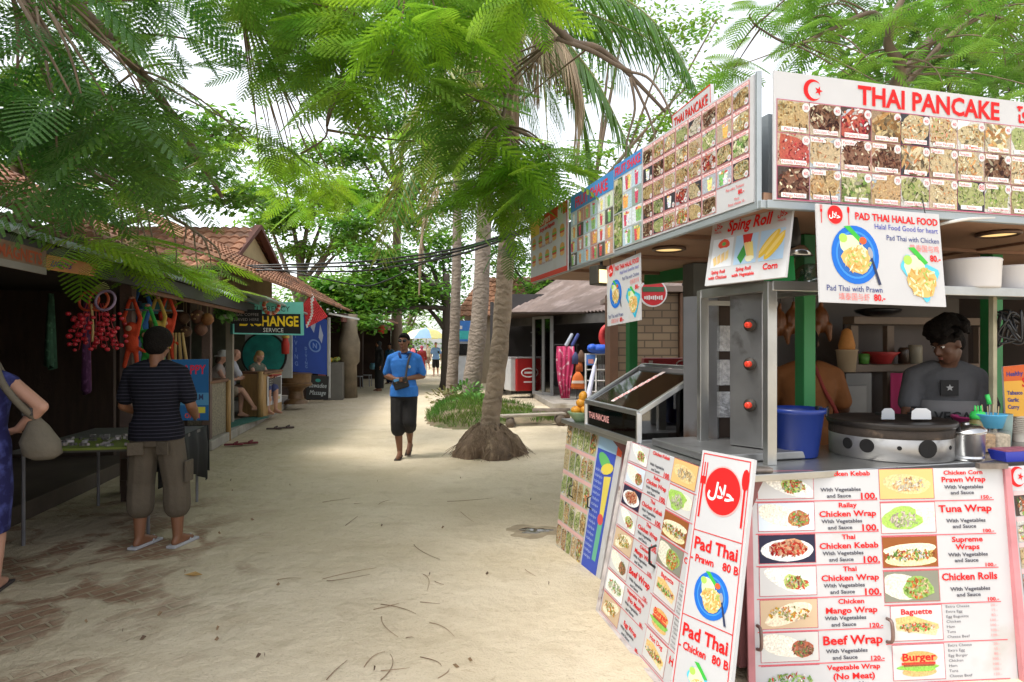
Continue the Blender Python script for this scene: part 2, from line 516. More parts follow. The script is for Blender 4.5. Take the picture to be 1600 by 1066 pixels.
    bp = N.new('ShaderNodeBump'); bp.inputs['Strength'].default_value = .75; bp.inputs['Distance'].default_value = .035
    hgt = math_('ADD', math_('ADD', math_('MULTIPLY', nz(9, 8), 1.2), math_('MULTIPLY', vo.outputs['Distance'], .9)), math_('MULTIPLY', nz(90, 3), .25))
    hgt = math_('ADD', hgt, math_('MULTIPLY', math_('MULTIPLY', br.outputs['Fac'], bmask), -.6))
    L.new(hgt, bp.inputs['Height']); L.new(bp.outputs[0], b.inputs['Normal'])
    mb = MB(); mb.add(vs, fs); o = mb.build('ground', m, None, True); o['kind'] = 'structure'
make_ground()

# puddle beside the far end of the stall
def make_puddle():
    c = gp(838, 829)
    for nm, rx, ry, dz, m_ in (('wet_sand', .27, .19, .006, mat('wet_sand', (.40, .32, .22), .9, 0, .25, 9, .3, spec=.1)), ('puddle', .15, .09, .010, mat('puddle_water', (.13, .10, .065), .05, 0, 0))):
        mb = MB(); vs = [V((c.x, c.y, gh(c.x, c.y) + dz))]
        for j in (1, 2, 3):
            for k in range(36):
                a = 2 * math.pi * k / 36; r = (1 + .22 * math.sin(3 * a + 1) + .1 * math.sin(7 * a) + .05 * rnd.uniform(-1, 1)) * j / 3
                x, y = c.x + rx * r * math.cos(a), c.y + ry * r * math.sin(a); vs.append(V((x, y, (gh(x, y) if nm == 'wet_sand' else gh(c.x, c.y)) + dz - (.005 if j == 3 else 0))))
        fs = [(0, 1 + k, 1 + (k + 1) % 36) for k in range(36)] + [(1 + 36 * j + k, 37 + 36 * j + k, 37 + 36 * j + (k + 1) % 36, 1 + 36 * j + (k + 1) % 36) for j in (0, 1) for k in range(36)]
        mb.add(vs, fs); o = mb.build(nm, m_, None, True); o['kind'] = 'structure'
make_puddle()

# ================================================================ shared materials
STEEL = mat('brushed_steel', (.42, .42, .41), .32, .9, .15, 5, .04, 60)
DSTEEL = mat('smoked_steel', (.30, .30, .30), .4, .85, .25, 4, .05, 40, stain=((.05, .035, .025), 5, .62))
ALU = mat('aluminium', (.62, .63, .64), .3, .95, .06)
BOARDW = mat('white_board', (.56, .56, .57), .6, 0, .05, 2.5, stain=((.49, .47, .44), 3, .6), spec=.15)
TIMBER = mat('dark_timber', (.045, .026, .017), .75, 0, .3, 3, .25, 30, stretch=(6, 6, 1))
BTIMBER = mat('brown_timber', (.16, .075, .038), .7, 0, .25, 4, .2, 30)
PLY = mat('plywood', (.33, .19, .12), .7, 0, .15, 2.5)
GREENP = mat('green_paint', (.02, .20, .055), .5, 0, .12, 5)
GREYMET = mat('grey_metal', (.36, .40, .42), .5, .4, .15, 3)
BLACKP = mat('black_plastic', (.015, .015, .016), .4, 0, 0)
PINKF = mat('pink_board_frame', (.55, .22, .24), .6, 0, .2, 6)
CONC = mat('concrete', (.33, .30, .26), .9, 0, .2, 3, .3, 30, stain=((.2, .17, .13), 2, .55))

# ================================================================ food stall
T = Thing('food_stall', st(0, 0, 0), 'open sided halal food stall with steel counter and brown plywood ceiling', 'food stall')
stall = T
mb = MB()                                  # counter: side wing and front wing
def sbox(mb, a0, a1, b0, b1, z0, z1, col=None):
    mb.hexa([st(a0, b0, z0), st(a1, b0, z0), st(a1, b1, z0), st(a0, b1, z0)], [st(a0, b0, z1), st(a1, b0, z1), st(a1, b1, z1), st(a0, b1, z1)], col)
sbox(mb, -.06, 2.35, -.20, .72, .965, 1.0)
sbox(mb, -.06, .62, .722, 3.1, .965, .999)
T.part(mb, 'counter_top', STEEL, bevel=.004)
mb = MB()
sbox(mb, .0, 2.3, -.13, .68, .08, .963); sbox(mb, .03, .56, .682, 3.0, .08, .963)
T.part(mb, 'counter_base', mat('counter_panels', (.20, .075, .075), .6, 0, .2, 4))
mb = MB(); sbox(mb, .0, 3.68, .0, 4.2, 2.285, 2.33)
T.part(mb, 'ceiling', PLY)
mb = MB()
for a in (.9, 1.8, 2.75): sbox(mb, a, a + .04, .03, 4.1, 2.26, 2.283)
for b in (1.15, 2.4): sbox(mb, .03, 3.6, b, b + .03, 2.268, 2.284)
T.part(mb, 'ceiling_batten', mat('ceiling_batten', (.22, .12, .075), .7))
mb = MB()                                  # roof over the ceiling
mb.hexa([st(.1, .1, 2.34), st(3.6, .1, 2.34), st(3.6, 4.2, 2.34), st(.1, 4.2, 2.34)], [st(.1, .1, 2.75), st(3.6, .1, 2.75), st(3.6, 4.2, 2.5), st(.1, 4.2, 2.5)])
T.part(mb, 'roof', GREYMET)
mb = MB()                                  # steel edge carrying the banners
sbox(mb, -.02, 3.7, -.03, .0, 2.25, 2.29); sbox(mb, -.03, .0, .0, 3.4, 2.25, 2.29)
mb.beam(st(.012, -.02, 2.25), st(.012, -.02, 2.91), .024, .024)
T.part(mb, 'edge_frame', GREYMET, bevel=.004)
for (px, Y, w, m_) in ((1258, 3.95, .085, GREENP), (987, 6.4, .09, GREENP), (1549, 4.75, .10, GREENP), (1089, 5.35, .17, mat('grey_post', (.10, .105, .10), .6, 0, .3, 3))):
    p = at(px, 540, Y); mb = MB()
    mb.box((p.x, p.y, 1.14), (w, w, 2.28), SANG)
    T.part(mb, 'post', m_, bevel=.006)
mb = MB(); mb.beam(at(1010, 432, 6.2), at(1110, 418, 5.3), .05, .16); T.part(mb, 'green_beam', GREENP)
# back and far walls of the kitchen
mb = MB(); sbox(mb, 2.30, 2.34, 1.15, 4.2, .0, 2.28); T.part(mb, 'back_wall', mat('kitchen_wall', (.20, .185, .17), .7, 0, .12, 2, stain=((.12, .10, .085), 2.5, .55)))
mb = MB(); sbox(mb, .7, 2.3, 3.9, 3.94, .0, 2.28); T.part(mb, 'side_wall', mat('kitchen_side_wall', (.10, .08, .07), .7, 0, .2, 2))

# --- shelf frame of steel angle above the counter
T = Thing('steel_shelf_frame', st(.2, .16, 1.0), 'stainless steel angle frame with top shelf standing on the counter corner', 'shelf frame')
A0, A1 = at(1098, 700, 3.75), at(1203, 725, 3.22)
B0 = A1 + SN * 2.3
for p in (A0, A1):
    mb = MB(); mb.box((p.x, p.y, 1.46), (.055, .04, .92), SANG); T.part(mb, 'post', STEEL, bevel=.003)
for p in (A1 + SN * 1.60 + SD * .12, ):
    mb = MB(); mb.box((p.x, p.y, 1.46), (.03, .03, .92), SANG); T.part(mb, 'post', mat('old_pale_post', (.33, .30, .2), .6, 0, .3), bevel=.003)
mb = MB()
z = V((0, 0, 1.90)) 
def flat(p): return V((p.x, p.y, 0))
mb.beam(flat(A0) + z, flat(A1) + z, .045, .05); mb.beam(flat(A1) + z, flat(B0) + z, .045, .05)
mb.beam(flat(A0) + SN * .45 + z, flat(A1) + SN * .45 + SD * .05 + z, .04, .04)
mb.beam(flat(A0) + z - V((0, 0, .05)), flat(A0) + SN * .5 + z - V((0, 0, .05)), .03, .03)
T.part(mb, 'rail', STEEL, bevel=.003)
mb = MB()
q = [flat(A1) + SN * .1 + SD * .03, flat(B0) + SD * .03, flat(B0) + SD * .5, flat(A1) + SN * .1 + SD * .5]
mb.hexa([p + V((0, 0, 1.905)) for p in q], [p + V((0, 0, 1.922)) for p in q]); T.part(mb, 'shelf', DSTEEL)

# --- kebab grill
T = Thing('kebab_grill', st(.45, .42, 1.0), 'upright steel kebab grill with three red burner knobs', 'kebab grill')
def kp(px, py, Y): return at(px, py, Y)
mb = MB()
kq = [at(1140, 690, 3.55), at(1192, 697, 3.40)]
mb.hexa([flat(kq[0]) + V((0, 0, 1.05)), flat(kq[1]) + V((0, 0, 1.05)), flat(kq[1]) + SD * .04 + SN * .09 + V((0, 0, 1.05)), flat(kq[0]) + SN * .09 + SD * .04 + V((0, 0, 1.05))],
        [flat(kq[0]) + V((0, 0, 1.88)), flat(kq[1]) + V((0, 0, 1.88)), flat(kq[1]) + SD * .04 + SN * .09 + V((0, 0, 1.88)), flat(kq[0]) + SN * .09 + SD * .04 + V((0, 0, 1.88))])
T.part(mb, 'burner_housing', DSTEEL, bevel=.006)
fn = (flat(kq[1]) - flat(kq[0])).normalized(); fo = V((fn.y, -fn.x, 0))
for py in (508, 569, 633):
    c = at(1173, py, 3.44) + fo * .012
    k = Thing_k = MB(); ax = fo.to_track_quat('Z', 'Y').to_matrix()
    d = MB(); d.lathe(c, [(.033, -.012), (.035, .002), (.0, .004)], 20, ax=ax)
    dish = T.part(d, 'knob_plate', mat('sooty_plate', (.03, .022, .016), .6), True)
    k.lathe(c + fo * .004, [(.017, 0), (.016, .022), (.012, .026), (0, .026)], 14, ax=ax); k.box(c + fo * .03, (.008, .01, .026), ax)
    kk = k.build('knob', mat('red_knob', (.75, .06, .03), .35, 0, 0), dish, 'auto', rel=T.loc)
mb = MB(); l0 = at(1068, 690, 3.95); l1 = at(1121, 690, 3.80)
mb.slab([flat(l0) + V((0, 0, 1.02)), flat(l1) + V((0, 0, 1.02)), flat(l1) + V((0, 0, 1.9)), flat(l0) + V((0, 0, 1.9))], .02); T.part(mb, 'heat_shield', mat('scorched_steel', (.28, .28, .29), .4, .8, .2, 3, stain=((.12, .06, .025), 2.2, .52)))
for i, py in enumerate((529, 582, 632)):
    mb = MB(); c = at(1131, py, 3.78); mb.box(c, (.07, .03, .15), SANG); T.part(mb, 'burner_tile', mat('burner_mesh', (.33, .33, .34), .5, .6, .4, 30, .4, 80))
mb = MB(); c = at(1128, 585, 3.86); mb.box(c, (.12, .02, .84), SANG); T.part(mb, 'back_plate', mat('burnt_back', (.035, .02, .013), .8, 0, .3))
mb = MB(); q = at(1150, 700, 3.45); mb.hexa([st(.22, -.15, 1.005), st(.85, -.15, 1.005), st(.85, .42, 1.005), st(.22, .42, 1.005)], [st(.22, -.15, 1.045), st(.85, -.15, 1.045), st(.85, .42, 1.045), st(.22, .42, 1.045)]); T.part(mb, 'drip_tray', DSTEEL, bevel=.006)

# --- glass display case
T = Thing('display_case', st(1.3, .2, 1.0), 'sloped glass display case with aluminium edges on the side counter', 'display case')
a0, a1, b0, b1, zf, zb = .95, 1.82, -.185, .28, 1.185, 1.45
Pc = {k: st(a, b, z) for k, (a, b, z) in dict(fl=(a1, b0, 1.004), fr=(a0, b0, 1.004), flt=(a1, b0, zf), frt=(a0, b0, zf), blt=(a1, b1, zb), brt=(a0, b1, zb), bl=(a1, b1, 1.004), br=(a0, b1, 1.004)).items()}
mb = MB()
for p, q in (('fl', 'fr'), ('fl', 'flt'), ('fr', 'frt'), ('flt', 'frt'), ('flt', 'blt'), ('frt', 'brt'), ('blt', 'brt'), ('bl', 'blt'), ('br', 'brt'), ('fr', 'br'), ('fl', 'bl')):
    mb.beam(Pc[p], Pc[q], .032, .032)
T.part(mb, 'frame', ALU, bevel=.003)
mb = MB(); mb.slab([Pc['flt'], Pc['frt'], Pc['brt'], Pc['blt']], .004); T.part(mb, 'top_pane', glass('case_glass', (.30, .33, .30), .35))
mb = MB(); mb.slab([Pc['fl'], Pc['fr'], Pc['frt'], Pc['flt']], .004); T.part(mb, 'front_pane', glass('smoked_glass', (.10, .105, .10), .12))
mb = MB(); mb.slab([Pc['fr'], Pc['br'], Pc['brt'], Pc['frt']], .004); T.part(mb, 'side_pane', glass('case_glass2', (.25, .25, .25), .18))
mb = MB(); sbox(mb, a0 + .03, a1 - .03, b1 - .06, b1 - .02, 1.01, 1.44); T.part(mb, 'back_panel', mat('case_back', (.14, .13, .13), .5))
mb = MB(); sbox(mb, a0 + .06, a0 + .16, .10, .2, 1.01, 1.19); T.part(mb, 'sauce_jar', mat('red_sauce', (.25, .02, .02), .4))
mb = MB(); sbox(mb, a0 + .3, a1 - .1, -.12, .18, 1.01, 1.10); T.part(mb, 'food_tray', mat('food_tray', (.25, .2, .14), .5, 0, .4, 14))
pr = Print(Pc['flt'], Pc['frt'], Pc['fr'], Pc['fl']); pr.text('THAI PANCAKE', pr.W * .06, pr.H * .62, .045, (.72, .35, .33), 1, maxw=pr.W * .42); pr.build(T)
pr = Print(Pc['flt'], Pc['blt'], Pc['brt'], Pc['frt']); w = pr.W
pr = Print(Pc['flt'].lerp(Pc['blt'], .05), Pc['blt'].lerp(Pc['flt'], .05), Pc['brt'].lerp(Pc['frt'], .05), Pc['frt'].lerp(Pc['brt'], .05))
for i in range(9): pr.rect(.03 + i * .052, pr.H * (.38 + .012 * i), .05, .05, (.75, .62, .6), 2)
pr.text('THAI PANCAKE', .04, pr.H * .38 + .045, .036, (.7, .05, .05), 0, rot=.2, l=4, maxw=.46); pr.build(T, 'sticker_strip')

# ================================================================ boards and banners
def signboard(name, label, cat, q, th=.012, back=BOARDW, group=None, base=None):
    q = [V(v) for v in q]
    nn = (q[1] - q[0]).cross(q[3] - q[0]).normalized(); q[2] = q[2] - nn * (q[2] - q[0]).dot(nn)
    c = (q[2] + q[3]) / 2
    T = Thing(name, base or c, label, cat, group)
    mb = MB(); mb.slab([q[3], q[2], q[1], q[0]], th); T.part(mb, 'board', back)
    return T, Print(*q)

# front pancake banner
def front_banner():
    b1 = 2.60
    q = (st(-.035, .03, 2.90), st(-.035, b1, 2.90), st(-.035, b1, 2.29), st(-.035, .03, 2.29))
    T, p = signboard('pancake_banner', 'white banner over the front counter with large red crescent and three rows of pancake photos', 'banner', q)
    # crescent and star
    cx, cy, r = .245 - .03, .072, .052
    pts = [(cx + r * math.cos(a), cy + r * math.sin(a)) for a in [R(40 + 280 * k / 24) for k in range(25)]]
    inn = [(cx + .014 + r * .80 * math.cos(a), cy + r * .80 * math.sin(a)) for a in [R(315 - 270 * k / 24) for k in range(25)]]
    for k in range(24):
        p.poly([pts[k], pts[k + 1], inn[23 - k], inn[24 - k]], RED, 2, True)
    star = []
    for k in range(10):
        a = -math.pi / 2 + .3 + k * math.pi / 5; rr = .024 if k % 2 == 0 else .0095
        star.append((cx + .034 + rr * math.cos(a), cy + rr * math.sin(a)))
    for k in range(0, 10, 2): p.poly([(cx + .034, cy), star[k - 1], star[k], star[k + 1]], RED, 2, True)
    p.text('THAI PANCAKE', .478, .112, .094, RED, 1, maxw=.90)
    p.text('โร', 1.50, .112, .075, RED, 1)
    p.text('ต', 1.62, .112, .075, RED, 1) if (1, 'ต') in GLYPH else None
    kinds = ['pancake', 'choc', 'berry', 'pancake', 'banana', 'mix', 'banana', 'banana', 'green', 'wrap', 'pancake', 'banana', 'choc', 'pancake',
             'berry', 'banana', 'choc', 'choc', 'banana', 'banana', 'banana', 'choc', 'banana', 'green', 'pancake', 'berry', 'banana', 'wrap',
             'choc', 'pancake', 'green', 'pancake', 'green', 'banana', 'green', 'green', 'green', 'pancake', 'banana', 'choc', 'berry', 'banana']
    names = ['Plain Pancake', 'Chocolate Pancake', 'Strawberry Pancake', 'Banana Pancake', 'Pineapple Pancake', 'Raisin Pancake', 'Egg Pancake', 'Cheese Pancake', 'Pancake', '', '', '', '', '',
             'Nutella Pancake', 'Peanut Butter', 'Banana Chocolate', 'Banana Nutella', 'Tuna Pancake', 'Sweet Pancake', 'Banana Egg Pancake', 'Banana Nutella', 'Pancake', '', '', '', '', '',
             'Mango Nutella', 'Mango Chocolate', 'Strawberry Cheese', 'Ham Cheese Pancake', 'Chicken Egg Pancake', 'Egg Cheese Pancake', 'Pancake', 'Egg Cheese Pancake', 'Pancake', '', '', '', '', '']
    price = [[30, 40, 40, 40, 40, 40, 40, 40, 40, 40, 40, 40, 40, 40], [50, 50, 50, 50, 50, 50, 60, 60, 60, 60, 60, 60, 60, 60], [60, 60, 60, 70, 70, 70, 80, 80, 80, 80, 80, 80, 80, 80]]
    for r_ in range(3):
        for c_ in range(14):
            x, y = .046 - .03 + c_ * .18, .134 + r_ * .157
            p.rect(x - .003, y - .003, .186, .163, (.5, .12, .2), 1)
            p.food(x + .001, y + .001, .177, .153, kinds[r_ * 14 + c_], 2)
            if c_ > 8: continue
            p.ell(x + .158, y + .028, .022, .022, WHITE, 8, 16)
            big = (r_ == 2 and c_ == 6)
            p.text(str(price[r_][c_]), x + .158, y + (.04 if big else .037), .026 if big else .018, (.6, .03, .05), 0, 'c', l=9)
            nm = names[r_ * 14 + c_]
            if r_ and c_ not in (0, 4): p.rect(x + .006, y + .008, .085, .022, (.85, .80, .78), 8); p.text('Pancake', x + .01, y + .026, .015, (.6, .05, .08), 0, l=9, maxw=.075)
            p.rect(x + .02, y + .126, .14, .022, (.86, .82, .8), 8)
            if nm: p.text(nm, x + .09, y + .144, .015, (.65, .05, .08), 0, 'c', l=9, maxw=.135)
    p.build(T)
front_banner()

def side_q(a0, a1, z0, z1, b=-.035):        # seen from the path: left end is the far end
    return (st(a1, b, z1), st(a0, b, z1), st(a0, b, z0), st(a1, b, z0))
def side_banner():
    q = side_q(.03, 1.205, 2.29, 2.90)
    T, p = signboard('pancake_menu_banner', 'white side banner with a dense grid of pancake photos next to the stall corner', 'banner', q)
    cw, ch = 1.14 / 8, .59 / 5
    for c_ in range(8):
        for r_ in range(5):
            x, y = .01 + c_ * cw, .012 + r_ * ch
            if c_ >= 6 and r_ == 4: continue
            p.rect(x, y, cw - .004, ch - .004, (.62, .2, .2), 1)
            p.food(x + .004, y + .022, cw - .012, ch - .03, None, 2)
            p.rect(x + .006, y + .004, cw - .016, .016, (.83, .7, .68), 3)
            p.text(rnd.choice(['Banana Pancake', 'Cheese Pancake', 'Egg Pancake', 'Nutella Pancake', 'Mango Pancake']), x + cw / 2, y + .017, .012, RED, 0, 'c', l=4, maxw=cw * .8)
            p.ell(x + cw - .025, y + ch - .022, .016, .016, WHITE, 8, 12); p.text(rnd.choice(['40', '50', '60', '70']), x + cw - .025, y + ch - .016, .012, RED, 0, 'c', l=9)
    x = .01 + 6 * cw
    p.text('Pan-cake Tomato', x + .24, .515, .016, RED, 0, 'r'); p.text('80.-', x + .24, .548, .024, RED, 1, 'r')
    p.text('More', x + .2, .572, .014, RED, 0, 'r'); p.text('Extra cheese 10.-', x + .25, .594, .015, RED, 0, 'r')
    p.build(T)
    # fruit shake banners
    q = side_q(1.212, 1.66, 2.29, 2.90)
    T, p = signboard('narrow_shake_banner', 'narrow blue topped fruit shake banner between the pancake grid and wide shake banner', 'banner', q)
    p.rect(0, 0, p.W, .10, (.08, .28, .62), 1); p.text('FRUIT SHAKE', p.W / 2, .08, .06, (.75, .05, .08), 1, 'c', maxw=p.W * .92)
    for r_ in range(2): p.food(.005, .11 + r_ * .25, .14, .24, 'green', 2, (.05, .12, .06))
    for c_ in range(2):
        for r_ in range(4): p.food(.155 + c_ * .148, .11 + r_ * .125, .14, .118, 'drink', 2, rnd.choice([(.5, .65, .75), (.75, .8, .85), (.3, .4, .35)]))
    p.build(T)
    q = side_q(1.667, 2.57, 2.27, 2.88)
    T, p = signboard('wide_shake_banner', 'wide blue topped fruit shake banner with rows of drink photos', 'banner', q)
    p.rect(0, 0, p.W, .14, (.08, .28, .62), 1); p.text('FRUIT SHAKE', p.W * .12, .115, .085, (.75, .05, .08), 1, 'l', maxw=p.W * .82)
    for c_ in range(6):
        for r_ in range(4): p.food(.012 + c_ * .148, .15 + r_ * .115, .14, .108, 'drink', 2, rnd.choice([(.5, .65, .75), (.75, .8, .85), (.55, .3, .25), (.7, .75, .6), (.12, .12, .1)]))
    p.build(T)
    q = side_q(2.585, 3.70, 2.25, 2.86, -.06)
    T, p = signboard('burger_banner', 'red edged white banner with two rows of burgers at the far end of the stall', 'banner', q)
    p.rect(0, 0, p.W, .10, (.75, .1, .05), 1); p.rect(0, p.H - .045, p.W, .045, (.7, .08, .05), 1); p.rect(p.W - .02, 0, .02, p.H, (.7, .05, .05), 2); p.rect(0, 0, .3, .16, (.8, .55, .1), 2)
    p.text('Burgers', .34, .085, .07, (.85, .75, .6), 1, maxw=.5); p.rect(.86, .03, .14, .14, (.55, .6, .5), 3)
    p.text('Burger and Baguette', .32, .15, .04, RED, 1, maxw=.5)
    for r_ in range(2):
        for c_ in range(5):
            x, y = .12 + c_ * .215, .245 + r_ * .165
            p.ell(x, y - .03, .06, .035, (.62, .34, .1), 2, 14); p.rect(x - .065, y - .022, .13, .02, (.2, .45, .08), 3); p.rect(x - .06, y - .006, .12, .02, (.6, .1, .05), 3); p.ell(x, y + .03, .06, .022, (.7, .42, .15), 2, 12)
        p.text('Cheese Burger 100.- Chicken 80.-', p.W * .46, .305 + r_ * .165, .022, (.35, .04, .05), 0, 'c', maxw=p.W * .85)
    p.build(T)
    q = (at(1050, 181, 4.02), at(1110, 131, 3.49), at(1112, 171, 3.47), at(1051, 205, 4.00))
    T, p = signboard('pancake_topper_sign', 'small white sign reading THAI PANCAKE standing on top of the side banner', 'sign', q, .02)
    p.frame(0, 0, p.W, p.H, .006, RED, 1); p.text('THAI PANCAKE', p.W / 2, p.H * .78, p.H * .5, (.6, .03, .02), 1, 'c', maxw=p.W * .88); p.build(T)
side_banner()

def halal(p, cx, cy, r, l=2):
    p.ell(cx, cy, r * 1.06, r * 1.06, (.85, .4, .38), l, 36); p.ell(cx, cy, r, r, RED, l + 1, 36)
    p.text('\uFEDD\uFEFC\uFEA3', cx - r * .08, cy + r * .32, r * .62, (.85, .85, .85), 1, 'c', l=l + 2, rot=.12, maxw=r * 1.5)
def cutlery(p, x1, x2, cy, h, col=RED):
    p.rect(x1 - h * .022, cy - h * .1, h * .044, h * .6, col, 3)
    for d in (-.06, 0, .06): p.rect(x1 + (d - .012) * h, cy - h * .5, h * .024, h * .28, col, 3)
    p.rect(x1 - h * .072, cy - h * .24, h * .144, h * .14, col, 3)
    p.rect(x2 - h * .022, cy - h * .15, h * .044, h * .65, col, 3); p.ell(x2, cy - h * .32, h * .085, h * .19, col, 3, 14)
def padthai_plate(p, cx, cy, r, shape='round', l=2):
    if shape == 'round':
        p.ell(cx, cy, r, r, (.02, .16, .62), l, 30); p.ell(cx, cy, r * .82, r * .82, (.06, .28, .78), l + 1, 30); p.ell(cx, cy, r * .75, r * .75, (.03, .15, .5), l + 1.5, 30)
    else:
        k = r
        pts = [(-.55, -.9), (.95, -.35), (1.0, -.2), (.35, .95), (.2, 1.0), (-1.0, -.35), (-.98, -.5), (-.7, -.9)]
        p.poly([(cx + x * k, cy + y * k) for x, y in pts], (.03, .42, .62), l); p.poly([(cx + x * k * .8, cy + y * k * .8) for x, y in pts], (.12, .55, .72), l + 1)
    p.ell(cx - r * .25, cy - r * .35, r * .42, r * .36, (.72, .78, .5), l + 2, 14, 0, .1)
    p.poly([(cx - r * .45, cy - r * .95), (cx - r * .2, cy - r * .98), (cx + r * .35, cy - r * .5), (cx + r * .2, cy - r * .42)], (.06, .48, .06), l + 3)
    p.ell(cx - r * .5, cy - r * .55, r * .18, r * .16, (.42, .68, .12), l + 3, 10)
    p.ell(cx + .05 * r, cy + r * .15, r * .6, r * .5, (.72, .48, .16), l + 3, 16, .1, .08)
    if shape == 'round': p.ell(cx + r * .33, cy - r * .5, r * .16, r * .13, (.75, .12, .04), l + 3.5, 10)
    for i in range(70):
        a = rnd.random() * 6.28; q = math.sqrt(rnd.random())
        c = rnd.choice([(.82, .6, .25), (.88, .72, .42), (.6, .32, .08), (.78, .42, .12), (.9, .78, .5), (.4, .5, .12)])
        p.ell(cx + .05 * r + r * .56 * q * math.cos(a), cy + r * .15 + r * .46 * q * math.sin(a), r * rnd.uniform(.05, .16), r * .04, c, l + 4 + i * .03, 6, rnd.random() * 3, .1)
    if shape == 'round':
        p.poly([(cx + r * .62, cy + r * .1), (cx + r * .70, cy + r * .08), (cx + r * 1.02, cy + r * .98), (cx + r * .9, cy + r * 1.0)], (.04, .05, .1), l + 6)
        p.ell(cx + r * .62, cy - r * .1, r * .1, r * .2, (.35, .36, .4), l + 6, 10, -.3)
def padthai_sign(q, name, label):
    T, p = signboard(name, label, 'sign', q, .008, group=None)
    k, h = p.W / .76, p.H / .50
    W_, H_ = p.W, p.H
    halal(p, W_ * .14, H_ * .10, H_ * .095); cutlery(p, W_ * .035, W_ * .245, H_ * .10, H_ * .19)
    p.text('PAD THAI HALAL FOOD', W_ * .98, H_ * .13, H_ * .075, RED, 1, 'r', maxw=W_ * .70)
    p.text('Halal Food Good for heart', W_ * .975, H_ * .215, H_ * .058, (.05, .06, .42), 0, 'r', maxw=W_ * .55)
    p.text('Pad Thai with Chicken', W_ * .98, H_ * .325, H_ * .058, NAVY, 0, 'r', maxw=W_ * .48)
    p.text('垫泰国与鸡', W_ * .975, H_ * .42, H_ * .06, (.8, .22, .2), 0, 'r', maxw=W_ * .25)
    p.text('80.-', W_ * .98, H_ * .52, H_ * .07, RED, 1, 'r', maxw=W_ * .13)
    padthai_plate(p, W_ * .285, H_ * .50, W_ * .185); padthai_plate(p, W_ * .80, H_ * .70, W_ * .20, 'tray')
    p.text('Pad Thai with Prawn', W_ * .05, H_ * .88, H_ * .062, NAVY, 0, 'l', maxw=W_ * .47)
    p.text('填泰国与虾', W_ * .14, H_ * .965, H_ * .06, (.8, .22, .2), 0, 'l', maxw=W_ * .24); p.text('80.-', W_ * .41, H_ * .965, H_ * .07, RED, 1, 'l', maxw=W_ * .13)
    mb = MB()
    for i in (0.12, .88):
        t = q[0].lerp(q[1], i); mb.tube([t, t + V((0, .02, .07))], .003, 5)
    T.part(mb, 'hanging_wire', BLACKP); p.build(T)
padthai_sign((at(1275, 318, 3.00), at(1467, 335, 3.22), at(1477, 480, 3.20), at(1281, 472, 2.97)), 'hanging_menu_sign', 'large white pad thai sign with blue plate hanging over the front counter')
padthai_sign((at(948, 417, 4.87), at(1000, 395, 4.32), at(1000, 500, 4.30), at(949, 510, 4.85)), 'hanging_menu_sign', 'small white pad thai sign hanging below the side banners near the floodlight')

